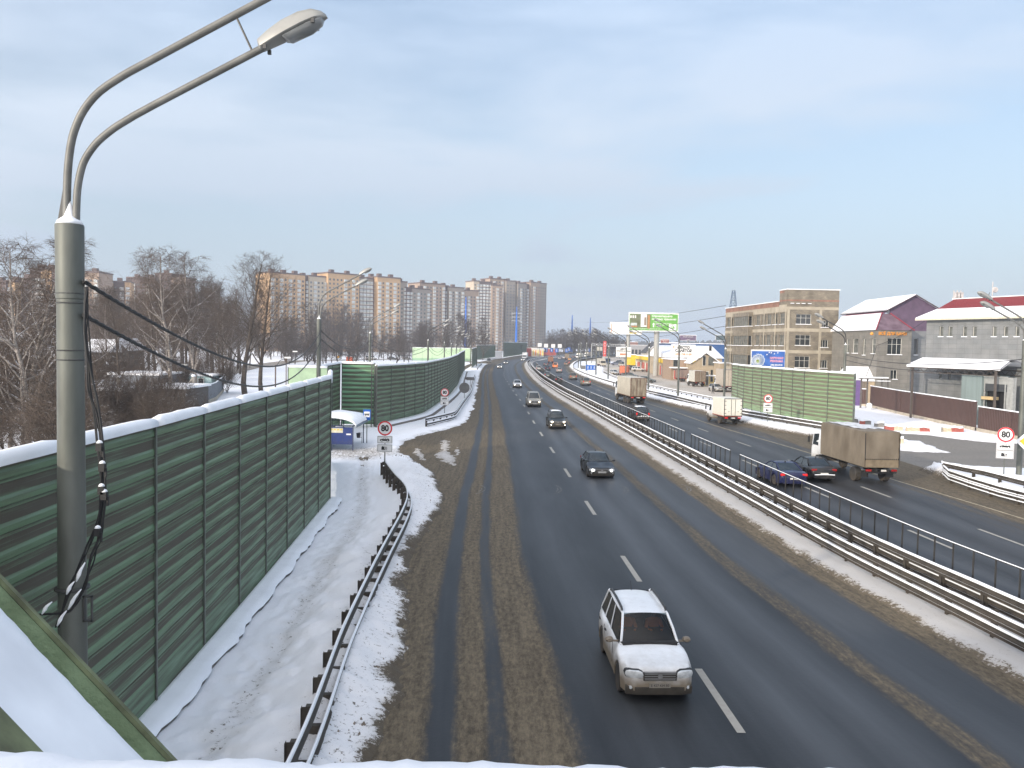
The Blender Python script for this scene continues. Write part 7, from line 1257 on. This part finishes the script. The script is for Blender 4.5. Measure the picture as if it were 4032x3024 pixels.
def face_b(r, cx, zc, w, h, y):
    pn(r, cx, zc, w*.98, h*.95, y, mat('poster_deep_blue', (.02, .07, .3), .5, var=.3, scale=.5, col2=(.05, .16, .5)))
    q = MB(); c = (cx-w*.3, zc-h*.1)
    for k in range(70):
        a = 2*math.pi*k/70; r1 = h*(.33+.08*random.random()); q.tube([(c[0]+.12*math.cos(a), y-.03, c[1]+.12*math.sin(a)), (c[0]+r1*math.cos(a), y-.03, c[1]+r1*math.sin(a))], .02, 3); q.lathe([(.01, 0), (.07, .01)], 5, (c[0]+r1*math.cos(a), y-.04, c[1]+r1*math.sin(a)), 'Y')
    q.build('dandelion', mat('poster_dandelion', (.5, .55, .6), .6), r); MB().lathe([(.01, 0), (.28, .01)], 12, (c[0]-.05, y-.05, c[1]-.1), 'Y').build('dandelion_heart', mat('poster_green_heart', (.22, .28, .05), .6), r)
    q = MB(); [q.add([(cx+w*(x_-.02), y-.03, zc+h*z_), (cx+w*(x_+.03), y-.03, zc+h*(z_+.04)), (cx+w*(x_+.01), y-.03, zc+h*(z_+.1))], [(0, 1, 2)]) for x_, z_ in [(-.05, .22), (.08, .33), (.17, .28), (.27, .34), (.02, .36)]]; q.build('petals', PWH, r)
    PK = mat('poster_pink', (.8, .35, .38), .5); text('НАРУЖНАЯ', h*.17, PK, r, (cx+w*.25, y-.02, zc+h*.06), (FR2, 0, 0), off=.015, sx=.85); text('РЕКЛАМА', h*.17, PK, r, (cx+w*.25, y-.02, zc-h*.13), (FR2, 0, 0), off=.015, sx=.95); text('(495) 504-47-93', h*.13, PWH, r, (cx+w*.25, y-.02, zc-h*.36), (FR2, 0, 0), off=.01, sx=.85)
billboard('blue billboard with a dandelion reading НАРУЖНАЯ РЕКЛАМА in front of the brick building', 2958, 1380, 3088, 1447, 126, 3070, .25, face=face_b, dz=.4)
def face_d(r, cx, zc, w, h, y): pn(r, cx, zc, w*.96, h*.9, y, mat('poster_purple', (.12, .08, .13), .5, var=.4, scale=.5)); text('жилой квартал', h*.25, PWH, r, (cx, y-.02, zc+h*.2), (FR2, 0, 0)); text('у парка', h*.2, PWH, r, (cx, y-.02, zc-h*.25), (FR2, 0, 0))
billboard('dark purple billboard far behind the blue store', 2676, 1319, 2741, 1342.5, 420, 2708, .3, face=face_d)
billboard('dark blank-looking billboard beside the left edge of the brick building', 2818, 1319, 2860, 1340.5, 420, 2840, .3, face=lambda r, cx, zc, w, h, y: pn(r, cx, zc, w*.96, h*.92, y, mat('poster_slate', (.06, .09, .1), .5, var=.4, scale=.4)))
billboard('small brown-red billboard with white script between the two big poles', 2601, 1335.5, 2634, 1352, 400, 2617, .3, face=lambda r, cx, zc, w, h, y: (pn(r, cx, zc, w*.96, h*.92, y, mat('poster_brown', (.25, .07, .06), .5)), text('рай для', h*.42, PWH, r, (cx, y-.02, zc+h*.2), (FR2, .1, 0)), text('авто', h*.42, PWH, r, (cx, y-.02, zc-h*.2), (FR2, .1, 0))))
# blue power pylons and lattice mast
BP = mat('blue_pylon_paint', (.02, .13, .5), .5, var=.1)
def blue_pylon(u_, vt_, Y, label, rad=1.0, arms=(.0, .07, .14)):
    t_ = PY(u_, vt_, Y); root = emp('power_pylon', (t_.x, Y, 0), label, 'power pylon'); MB().lathe([(rad, 0), (rad*.75, t_.z*.6), (rad*.3, t_.z)], 10).build('mast', BP, root); q = MB()
    for k in (.86, .78, .70): q.box((0, 0, t_.z*k), (7.5, .3, .3)); [q.box((x_, 0, t_.z*k-.9), (.12, .12, 1.8)) for x_ in (-3.6, 3.6)]
    q.build('cross_arms', mat('pylon_white', (.5, .52, .55), .6), root)
blue_pylon(1835, 1170, 620, 'tall blue power pylon left of the dark balcony tower'); blue_pylon(2035, 1207, 640, 'tall blue power pylon in front of the rose towers')
blue_pylon(2253.5, 1240, 900, 'dark blue power pylon above the trees, left of the pair', 1.3); blue_pylon(2325, 1250, 950, 'dark blue power pylon above the trees, right of the pair', 1.3)
t_ = PY(2889, 1144, 520); rt = emp('lattice_tower', (t_.x, 520, 0), 'dark lattice tower rising behind the brick building', 'pylon'); q = MB()
for k in range(14):
    za, zb_ = t_.z*k/14, t_.z*(k+1)/14; wa_, wb_ = 4.5*(1-k/14)+.7, 4.5*(1-(k+1)/14)+.7
    for i in range(4):
        ca = [(-1, -1), (1, -1), (1, 1), (-1, 1)][i]; cb = [(-1, -1), (1, -1), (1, 1), (-1, 1)][(i+1) % 4]; q.tube([(ca[0]*wa_, ca[1]*wa_, za), (ca[0]*wb_, ca[1]*wb_, zb_)], .22, 4); q.tube([(ca[0]*wa_, ca[1]*wa_, za), (cb[0]*wb_, cb[1]*wb_, zb_)], .13, 3); q.tube([(ca[0]*wb_, ca[1]*wb_, zb_), (cb[0]*wb_, cb[1]*wb_, zb_)], .13, 3)
q.build('lattice', mat('pylon_blue_grey', (.05, .09, .16), .6), rt)
for k, (u_, v_) in enumerate([(2835, 1206), (2845, 1247), (2850, 1287)]): cable(['topmost', 'middle', 'lowest'][k]+' long power line entering the left side of the brick building', PY(2858, v_-3, 160), PY(2300, v_+60, 900), 2, r=.045, strands=1, n=40, group='power lines on the right')

# ------------------------------------------------------------------ bus shelter
BLUEP = mat('blue_shelter_panel', (.01, .03, .15), .45, var=.15, dirt=((.1, .1, .1), .2), dz=(.5, 1)); sh = emp('bus_shelter', (-12.3, 64.8, 0), 'blue bus shelter with a snow-covered arched roof', 'bus shelter'); W_ = 3.7; D_ = 4.6
q = MB(); q.box((-1.75, 0, 1.2), (3.3, .06, 1.35)); q.build('end_panel', BLUEP, sh); q = MB(); q.box((-3.5, D_/2, 1.2), (.06, D_, 1.5)); q.build('back_panel', BLUEP, sh); q = MB()
for x_ in (-3.45, -1.7, -.05):
    for y_ in (0.02, D_): q.box((x_, y_, 1.0 if x_ > -3 else 1.0), (.07, .07, 2.0))
for y_ in (.02, D_): q.box((-1.75, y_, 1.98), (3.5, .06, .07)); q.box((-1.0, y_ if y_ else 0, 2.15), (.05, .05, .35)); q.box((-2.4, y_, 2.15), (.05, .05, .35))
q.box((-.05, D_/2, 1.98), (.06, D_, .06)); q.build('frame', mat('dark_blue_steel', (.02, .03, .08), .5), sh)
arc = lambda k: (-W_/2+.1+W_/2*1.12*math.cos(k), 1.78+.82*math.sin(k)**.9 if math.sin(k) > 0 else 1.78)
ks = np.linspace(.12, math.pi-.12, 20); MB().loft([[(arc(k)[0], y_, arc(k)[1]+dz) for k in ks] for y_, dz in ((-.55, 0), (D_+.35, 0), (D_+.35, .05), (-.55, .05), (-.55, 0))]).build('roof', mat('shelter_roof_sheet', (.12, .16, .2), .4), sh, smooth=2)
MB().loft([[(arc(k)[0]*(1.0), y_, arc(k)[1]+dz+(.04*math.sin(k*5+y_) if dz > .1 else 0)) for k in ks] for y_, dz in [(-.6, .05), (-.63, .13), (-.5, .2), (D_*.5, .22), (D_+.3, .2), (D_+.42, .12), (D_+.4, .05)]]).build('roof_snow', SNOW, sh, smooth=True)
q = MB(); q.box((-2.9, D_/2, .5), (.45, D_*.8, .05)); [q.box((-2.9, y_, .25), (.3, .05, .5)) for y_ in (.6, D_/2, D_-.6)]; q.build('bench', mat('dark_bench', (.05, .045, .04), .7), sh)
q = MB(); q.box((-1.35, -.04, 1.62), (1.05, .012, .36)); q.build('notice', mat('notice_cream', (.55, .53, .42), .6, var=.1), sh); q = MB(); [q.box((-1.7+.25*k, -.05, 1.68), (.16, .006, .1)) for k in range(4)]; q.build('notice_marks', mat('notice_yellow', (.6, .48, .05), .6), sh); MB().box((-.38, -.04, 1.33), (.36, .012, .11)).build('white_label', SWHT, sh)
b = P(1413, 1748); rt = emp('litter_bin', (b.x+.02, b.y-.3, 0), 'small black litter bin hanging beside the bus shelter', 'bin'); q = MB().lathe([(.14, .55), (.19, .95), (.17, .95), (.13, .6)], 14); q.build('bucket', PLAST, rt); q = MB(); q.tube([(.28, 0, 0), (.28, 0, 1.0), (0, 0, 1.0)], .02, 6); q.tube([(.28, 0, .6), (.1, 0, .6)], .02, 6); q.build('stand', GALVD, rt)

# ------------------------------------------------------------------ bridge parapet and green channel strut right below the camera
def disp(u_, v_, Y): return PY(u_*1.8228, v_*1.8228, Y)
hr = emp('footbridge', (0, 1.05, 7.95), 'snow-covered handrail of the footbridge along the bottom edge', 'footbridge'); q = MB(); q.box((0, -1.9, -1.05), (70, 3.6, .3)); q.build('deck', CONC, hr); q = MB(); q.box((0, -3.6, .75), (70, .08, 3.3)); q.build('added_shade_wall', mat('shade_wall_green', (.14, .22, .13), .7), hr); q = MB(); q.box((0, 0, .04), (9, .14, .1)); [q.box((x_, 0, -.5), (.06, .06, 1.0)) for x_ in np.arange(-4, 4.1, 1.0)]; q.build('rail', mat('green_bridge_paint', (.13, .2, .09), .6, var=.25, scale=3), hr)  # tall wall at the back is added, out of view, to shade handrail and road
secs = []
xs = np.linspace(-4.4, 4.4, 420)
for x_ in xs: 
    j = .012*(fbm(np.array(x_*9), np.array(3.3))-.5)+.006*(vn(np.array(x_*60), np.array(1.2))-.5); secs.append([(x_, y_, .08+z_*(1+j*3)+j*1.2) for y_, z_ in [(-.12, -.02), (-.125, .04), (-.1, .08), (-.04, .098), (.03, .1), (.085, .082), (.115, .04), (.11, -.02)]])
MB().loft(secs, cap=True).build('snow', mat('fluffy_snow', (.8, .82, .86), .8, var=.03, scale=3, bump=.12, bscale=60), hr, smooth=True)
A1, A2 = disp(0, 1245, 2.0), disp(372, 1637, 2.0); B1, B2 = disp(0, 1557, 1.5), disp(68, 1632, 1.5); d = (A2-A1).normalized(); A1 -= d*1.6; A2 += d*1.2; e0 = (B1-A1); w = (e0-d*e0.dot(d)); wl_ = w.length; w.normalize(); n = w.cross(d); n = n if n.z > 0 else -n
cs = emp('channel_strut', A1, 'mossy green diagonal steel channel filled with snow, bottom left corner', 'bridge beam'); L_ = (A2-A1).length; pp = lambda t, b_, h_: d*t+w*b_+n*h_
GM = mat('mossy_green_paint', (.17, .23, .12), .7, var=.15, scale=9, bump=.3, bscale=60, col2=(.25, .33, .19), detail=8); GMD = mat('rusty_green_edge', (.08, .075, .045), .85, var=.35, scale=9, col2=(.2, .23, .12), detail=8)
MB().loft([[pp(t, 0, .0), pp(t, .0, -.08), pp(t, wl_, -.08), pp(t, wl_, .0), pp(t, wl_-.012, .0), pp(t, wl_-.012, -.065), pp(t, .012, -.065), pp(t, .012, 0)] for t in (0, L_)], close=True, cap=True).build('channel', GM, cs)
MB().loft([[pp(t, -.004, .004), pp(t, .018, .004), pp(t, .018, -.006), pp(t, -.004, -.02)] for t in np.linspace(0, L_, 3)], close=True).build('edge', GMD, cs)
MB().loft([[pp(t, wl_-.03, .004), pp(t, wl_+.12, .0), pp(t, wl_+.12, -.1), pp(t, wl_-.03, -.05)] for t in (0, L_)], close=True, cap=True).build('near_edge', GMD, cs)
secs = []
for t in np.linspace(0, L_, 150): j = .022*(fbm(np.array(t*7), np.array(7.7))-.5)+.008*(vn(np.array(t*50), np.array(2.))-.5); secs.append([pp(t, .02+j*1.3, -.065), pp(t, .032+j*1.3, -.05), pp(t, .07+j, -.025), pp(t, .17, -.005+j*.4), pp(t, wl_*.6, -.012+j*.3), pp(t, wl_-.04, -.01), pp(t, wl_-.014, -.012)])
MB().loft(secs).build('snow', mat('fluffy_snow', (.84, .86, .9), .8), cs, smooth=True)

# ------------------------------------------------------------------ trees
BARK = mat('grey_brown_bark', (.075, .06, .048), .9, var=.35, scale=3, snow=.4); BIRCH = mat('birch_bark', (.42, .38, .34), .8, var=.1, scale=3, col2=(.12, .1, .09), snow=.5, stretch=(1, 1, 3)); TWIG = mat('brown_twigs', (.085, .064, .05), .9, var=.3, scale=.5, snow=.08); TWIGB = mat('birch_twigs', (.1, .075, .06), .9, var=.25, scale=.5, snow=.1); TWIGF = mat('far_twigs', (.075, .06, .052), .9, var=.25, scale=.3, snow=.1)
def seg(V, F, p, q, r0, r1, n):
    d = q-p; L_ = np.linalg.norm(d)+1e-9; d = d/L_; a = np.cross(d, (.3, .2, .93)); a = a/(np.linalg.norm(a)+1e-9); b = np.cross(d, a); o = len(V); cs_ = [(math.cos(2*math.pi*k/n), math.sin(2*math.pi*k/n)) for k in range(n)]
    for c, s in cs_: V.append(tuple(p+(a*c+b*s)*r0))
    for c, s in cs_: V.append(tuple(q+(a*c+b*s)*r1))
    for k in range(n): F.append((o+k, o+(k+1) % n, o+n+(k+1) % n, o+n+k))
def gen_tree(seed, H, style='oak', n1=22, n2=8, n3=6, n4=3, tw=1.0):
    r = np.random.RandomState(seed); T = ([], []); C = ([], [])
    def rot(d, ang, az):
        a = np.cross(d, (.13, .21, .97)); a /= np.linalg.norm(a)+1e-9; b = np.cross(d, a); return d*math.cos(ang)+(a*math.cos(az)+b*math.sin(az))*math.sin(ang)
    def branch(p, d, L_, rad, lev, target):
        ns = {0: 12, 1: 6, 2: 4, 3: 3, 4: 2}[lev]; pts = [p]; up = {0: .06, 1: .16, 2: .1, 3: .04, 4: 0}[lev]; drop = .0
        if style == 'birch' and lev >= 2: up = -.16
        for k in range(ns):
            d = d+r.randn(3)*(.05 if lev == 0 else .13)+np.array((0, 0, up)); d /= np.linalg.norm(d); pts.append(pts[-1]+d*L_/ns)
        nn = {0: 8, 1: 5, 2: 3, 3: 3, 4: 3}[lev]
        for k in range(ns): seg(*target, pts[k], pts[k+1], rad*(1-.85*k/ns), rad*(1-.85*(k+1)/ns), nn)
        return pts, d
    tr, _ = branch(np.zeros(3), np.array((0, 0, 1.)), H*.93, H*.011 if style == 'birch' or tw > 2 else H*.014, 0, T)
    def along(pts, t): x = t*(len(pts)-1); i = min(int(x), len(pts)-2); return pts[i]*(1-x+i)+pts[i+1]*(x-i), pts[i+1]-pts[i]
    for i in range(n1):
        t = (.2 if tw < 2 else .06)+(.78 if tw < 2 else .92)*(i+r.rand())/n1 if style != 'shrub' else .02+.6*r.rand(); p, dd = along(tr, t); dd = dd/np.linalg.norm(dd); L1 = H*((.36*(1-t)**.7+.07) if style != 'birch' else (.26*(1-t)**.6+.06))*(.75+.5*r.rand())
        if style == 'shrub': L1 = H*(.5+.3*r.rand())
        p1, d1 = branch(p, rot(dd, R_(28+30*r.rand()), r.rand()*6.28), L1, max(.022, H*.0058*(1-t)+.012), 1, T if L1 > H*.15 else C)
        for j in range(n2):
            t2 = .2+.8*(j+r.rand())/n2; q, e1 = along(p1, min(t2, 1)); e1 = e1/np.linalg.norm(e1); L2 = L1*(.5*(1-t2)+.16)*(.7+.6*r.rand()); p2, _ = branch(q, rot(e1, R_(28+28*r.rand()), r.rand()*6.28), L2, .016+.006*(1-t2), 2, C)
            for k in range(n3):
                t3 = .15+.85*(k+r.rand())/n3; q3, e2 = along(p2, min(t3, 1)); e2 = e2/np.linalg.norm(e2); L3 = max(.5, L2*(.5+.3*r.rand())); p3, _ = branch(q3, rot(e2, R_(25+30*r.rand()), r.rand()*6.28), L3, .011*tw, 3, C)
                for m_ in range(n4): q4, e3 = along(p3, .2+.8*r.rand()); e3 = e3/np.linalg.norm(e3); branch(q4, rot(e3, R_(20+30*r.rand()), r.rand()*6.28), max(.35, L3*.5), .0075*tw, 4, C)
    out = []
    for nm, (V, F) in (('trunk', T), ('crown', C)): me = bpy.data.meshes.new(nm); me.from_pydata(V, [], F); out.append(me)
    return out
protos = {}
def proto(key, *a, bark=BARK, twig=TWIG, **k):
    t_, c_ = gen_tree(*a, **k); t_.materials.append(bark); c_.materials.append(twig); protos[key] = (t_, c_, a[1])
for i in range(3): proto('oak%d' % i, 11+i, 20, 'oak', n1=24, n2=8, n3=6, n4=3)
for i in range(2): proto('birch%d' % i, 31+i, 17, 'birch', n1=30, n2=8, n3=6, n4=3, bark=BIRCH, twig=TWIGB)
for i in range(3): proto('far%d' % i, 51+i, 18, 'oak', n1=20, n2=6, n3=5, n4=2, tw=2.6, twig=TWIGF)
for i in range(2): proto('shrub%d' % i, 71+i, 5, 'shrub', n1=16, n2=7, n3=5, n4=3, tw=1.1)
TN = dict(oak='bare_tree', birch='birch_tree', far='bare_tree', shrub='bare_shrub')
def tree(kind, x, y, h, label, group, rz=None, wid=1.0):
    k = kind+str(random.randrange(3 if kind in ('oak', 'far') else 2)); t_, c_, H = protos[k]; root = emp(TN[kind], (x, y, 0), label, 'shrub' if kind == 'shrub' else 'tree', group, random.uniform(0, 6.28) if rz is None else rz); s = h/H; root.scale = (s*wid, s*wid, s)
    for nm, me in (('trunk', t_), ('crown', c_)): o = bpy.data.objects.new(nm, me); COL.objects.link(o); o.parent = root
    return root
def tpx(kind, u_, vtop, Y, label, group=None, wid=1.0): p = PY(u_, vtop, Y); return tree(kind, p.x, Y, max(3, p.z), label, group, wid=wid)
tpx('birch', 78, 905, 56, 'broad-crowned birch rising above the dark block at the left edge', wid=1.35); tpx('birch', 110, 912, 52, 'tall slender birch left of the big lamp post', wid=1.25); tpx('birch', 30, 1000, 60, 'birch cut by the left edge of the picture'); tpx('birch', 185, 1000, 75, 'birch directly behind the big lamp post on its left side', wid=.9)
tpx('birch', 675, 952, 105, 'pale-stemmed birch rising highest left of the twin-crowned tree', wid=1.3); tpx('birch', 770, 985, 112, 'pale-stemmed birch just right of the highest one', wid=1.3); tpx('oak', 610, 1010, 118, 'spreading bare tree left of the pale birches')
tpx('oak', 965, 1000, 128, 'large bare tree with snow on its limbs standing behind the near barrier', wid=1.5); tpx('oak', 1030, 1040, 133, 'bare tree right behind the large snow-limbed one', wid=1.3); tpx('oak', 480, 1120, 96, 'bare tree behind the hanging cables, near the concrete post'); tpx('oak', 870, 1120, 150, 'bare tree between the birches and the large snow-limbed tree')
g = 'bare trees in the thicket behind the near barrier'
for k in range(52): u_ = random.uniform(340, 1010); Y_ = random.uniform(150, 260); tpx(random.choice(['oak', 'oak', 'birch', 'far']), u_, random.uniform(1120, 1200)-(40 if 600 < u_ < 850 else 0), Y_, 'bare tree in the thicket behind the near barrier, '+('left of the pale birches' if u_ < 640 else 'around and right of the pale birches'), g+(', left' if u_ < 640 else ', right'), wid=1.1)
g = 'bare trees at the left edge of the picture'
for k in range(12): tpx(random.choice(['oak', 'birch', 'far']), random.uniform(-120, 330), random.uniform(1090, 1260), random.uniform(90, 200), 'bare tree in the thicket around the big lamp post', g, wid=1.1)
g = 'bare shrubs below the left thicket'
for k in range(40): Y_ = random.uniform(44, 90); u_ = random.uniform(-120, 420); p = PY(u_, 1500, Y_); tree('shrub', p.x, Y_, random.uniform(3.5, 7), 'brown bare shrub in the undergrowth behind the near barrier', g)
for k in range(16): Y_ = random.uniform(50, 74); p = PY(random.uniform(400, 780), 1500, Y_); tree('shrub', p.x, Y_, random.uniform(3, 5.2), 'brown bare shrub in the undergrowth behind the near barrier', g)
for k in range(22): Y_ = random.uniform(112, 170); u_ = random.uniform(300, 900); p = PY(u_, 1500, Y_); tree('shrub', p.x, Y_, random.uniform(3.5, 6), 'brown bare shrub in the undergrowth behind the near barrier', g)
g = 'bare trees in front of the apartment blocks'
for k in range(64):
    u_ = 985+random.random()*920; Y_ = random.uniform(400, 500) if u_ > 1250 else random.uniform(300, 440); vt_ = 1262+35*math.sin(u_*.013)+random.uniform(-28, 22)+(-28 if u_ < 1350 else 0)+(24 if u_ > 1700 else 0); tpx('far', u_, vt_, Y_, 'bare tree in the belt in front of '+('the sunlit end of the long tan block' if u_ < 1290 else 'the middle of the long tan block' if u_ < 1600 else 'the dark-capped and grey-beige blocks'), g+(', left' if u_ < 1290 else ', middle' if u_ < 1600 else ', right'), wid=1.15)
g = 'bare shrubs along the foot of the tree belt'
for k in range(60): u_ = 985+random.random()*700; Y_ = random.uniform(280, 420); p = PY(u_, 1500, Y_); tree('far', p.x, Y_, random.uniform(7, 11), 'low bare sapling along the foot of the tree belt', g, wid=2.0)
g = 'bare trees beyond the far bend'
for k in range(80): u_ = 2150+340*random.random(); tpx('far', u_, 1300+max(0, (u_-2330))*.28+random.uniform(-14, 16)+(12 if u_ < 2190 else 0), random.uniform(640, 800), 'bare tree in the wood beyond the far bend, '+('left of the blue pylons' if u_ < 2250 else 'right of the blue pylons' if u_ > 2330 else 'below the blue pylons'), g+(', left' if u_ < 2250 else ', right' if u_ > 2330 else ', middle'), wid=1.3)
for k in range(14): u_ = 1880+260*random.random(); tpx('far', u_, 1345+random.uniform(-14, 8), random.uniform(600, 700), 'low bare tree at the foot of the tall towers', 'low trees at the foot of the towers', wid=1.2)
# far-off woods that close the horizon: one mass
q = MB(); rnd = random.Random(3)
for k in range(2600):
    a = rnd.uniform(-1.0, 1.0); D = rnd.uniform(1500, 2300); x_, y_ = D*math.sin(a)*1.15, D*math.cos(a); h_ = (15+9*math.sin(a*9)+5*math.sin(a*31)+rnd.uniform(-3, 3))*D/1700*.8; w_ = rnd.uniform(4, 11); q.add([(x_-w_, y_, 0), (x_+w_, y_+2, 0), (x_+w_*.7, y_, h_*.75), (x_+w_*.2, y_, h_), (x_-w_*.6, y_, h_*.8), (x_, y_+w_, h_*.8)], [(0, 1, 2, 3, 4), (0, 4, 5), (1, 5, 2), (3, 5, 4), (2, 5, 3), (0, 5, 1)])
tag(q.build('distant_woods', mat('distant_wood', (.07, .07, .068), .95, var=.3, scale=.02)), 'hazy grey line of woods closing the horizon', 'woods', kind='stuff')

# ------------------------------------------------------------------ yards behind the near barrier
def yard(name, label, cat, u0, u1, vt_, Y, depth, m, roof=1, **k): return shed(name, label, cat, u0, u1, vt_, Y, depth, m, gable=roof, **k)
GW = mat('grey_shed_boards', (.2, .2, .2), .85, var=.15, stretch=(6, 6, 1)); DW = mat('dark_shed_boards', (.09, .08, .075), .85, var=.2, stretch=(6, 6, 1))
yard('long_shed', 'long low building with a snowy roof left of the big lamp post', 'shed', -60, 222, 1345, 150, 10, DW, 2, rise=1.6); yard('snow_roofed_shed', 'shed with a snow roof in front of the long low building', 'shed', -40, 225, 1400, 110, 8, GW, 2, rise=1.3)
yard('garage', 'grey garage with a flat snowy roof behind the concrete post', 'garage', 432, 622, 1477, 108, 8, mat('blue_grey_garage', (.17, .19, .22), .7, var=.1), 0); yard('low_garage', 'low shed with a bright snow roof below the grey garage', 'garage', 560, 730, 1530, 92, 7, DW, 0); yard('lean_to', 'small dark lean-to with snow just behind the near barrier', 'shed', 390, 540, 1540, 76, 5, DW, 0)
yard('garden_house', 'small dark house with a steep snowy gable among the bare trees', 'house', 330, 425, 1385, 165, 8, DW, 2, rise=2.5); yard('gabled_shed', 'dark gabled shed right of the small dark house', 'shed', 430, 500, 1378, 170, 8, DW, 1, rise=2.2)
yard('turquoise_hut', 'pale turquoise hut with white window at the end of the snowy lane', 'hut', 738, 832, 1481, 128, 5, mat('pale_turquoise', (.33, .46, .47), .7), 0, wins=[(.45, .7, 1.0, 2.4, WFR, PANE)])
sheetfence('grey sheet fence beside the snowy lane behind the near barrier', [(P(772, 1610).x, P(772, 1610).y), (P(850, 1575).x, P(850, 1575).y), (P(880, 1540).x, P(880, 1540).y)], 2.4, m=mat('grey_sheet', (.16, .17, .19), .6, var=.1, scale=1.2))
for (u_, vt_, vb, lb) in [(469, 1488, 1690, 'square concrete post with a snow cap behind the near barrier'), (762, 1483, 1612, 'concrete power post with a slanting brace behind the near barrier')]:
    b = P(u_, vb); zt_ = PY(u_, vt_, b.y).z; rt = emp('concrete_post', (b.x, b.y, 0), lb, 'post'); q = MB().box((0, 0, zt_/2), (.3, .26, zt_)); q.build('shaft', CONC, rt); MB().lathe([(.24, zt_), (.26, zt_+.12), (.12, zt_+.28)], 10).build('snow', SNOW, rt, smooth=True)
    if vb < 1650: MB().tube([(-2.6, 0, 0), (-.1, 0, zt_-.2)], .14, 6).build('brace', CONC, rt); q = MB(); q.tube([(0, 0, zt_), (0, 0, zt_+1.2), (-.8, 0, zt_+1.3)], .05, 5); q.build('bracket', GALVD, rt); MB().box((-1.1, 0, zt_+1.4), (.7, .3, .18)).build('lamp', mat('lantern_housing', (.36, .36, .34), .42), rt)
b = P(431, 1590)
for k, (u_, vt_, vb) in enumerate([(287, 1470, 1545), (262, 1490, 1540)]): pass
for k, (u_, vt_, Y_) in enumerate([(1127, 1405, 150), (1085, 1437, 110)]): 
    t_ = PY(u_, vt_, Y_); rt = emp('street_light', (t_.x, Y_, 0), ['small white-headed street light right of the large bare tree', 'brown pole with a lamp just above the near barrier'][k], 'street light'); MB().tube([(0, 0, 0), (0, 0, t_.z)], .09, 8).build('pole', mat('brown_pole', (.14, .1, .08), .8), rt); MB().tube([(0, 0, t_.z-.3), (.6, 0, t_.z+.6), (1.3, 0, t_.z+.9)], .05, 6).build('arm', GALVD, rt); MB().box((1.6, 0, t_.z+1.0), (.8, .3, .2)).build('lamp', SWHT, rt)
t_ = PY(1331, 1405, 330); rt = emp('warning_diamond', (t_.x, 330, 0), 'tiny yellow diamond sign on the local road', 'traffic sign'); pole_(rt, t_.z, .08); MB().box((0, -.1, t_.z), (.9, .05, .9), 0, Matrix.Rotation(R_(45), 3, 'Y')).build('diamond', SYEL, rt)
t_ = P(1376, 1422); rt = emp('orange_barrel', t_, 'small orange-red box beside the local road', 'barrier'); MB().box((0, 0, .9), (2.4, 1.4, 1.8)).build('box', mat('orange_red', (.6, .12, .05), .6), rt)
bpy.data.objects['orange_barrel'].name = 'orange_box'

# ------------------------------------------------------------------ haze (a real body of thin winter air)
q = MB(); q.box((0, 1900, 59.0), (4200, 5200, 120.6)); hz = q.build('haze', SNOW); hz['kind'] = 'stuff'; hz['label'] = 'thin blue winter haze'; hz['category'] = 'haze'
m = bpy.data.materials.new('haze_volume'); m.use_nodes = True; t = m.node_tree; t.nodes.clear(); out = N(t, 'ShaderNodeOutputMaterial'); v = N(t, 'ShaderNodeVolumePrincipled'); v.inputs['Color'].default_value = (.74, .84, 1, 1); v.inputs['Density'].default_value = .00028; v.inputs['Anisotropy'].default_value = .0; t.links.new(v.outputs[0], out.inputs['Volume'])
hz.data.materials.clear(); hz.data.materials.append(m); hz.display_type = 'WIRE'
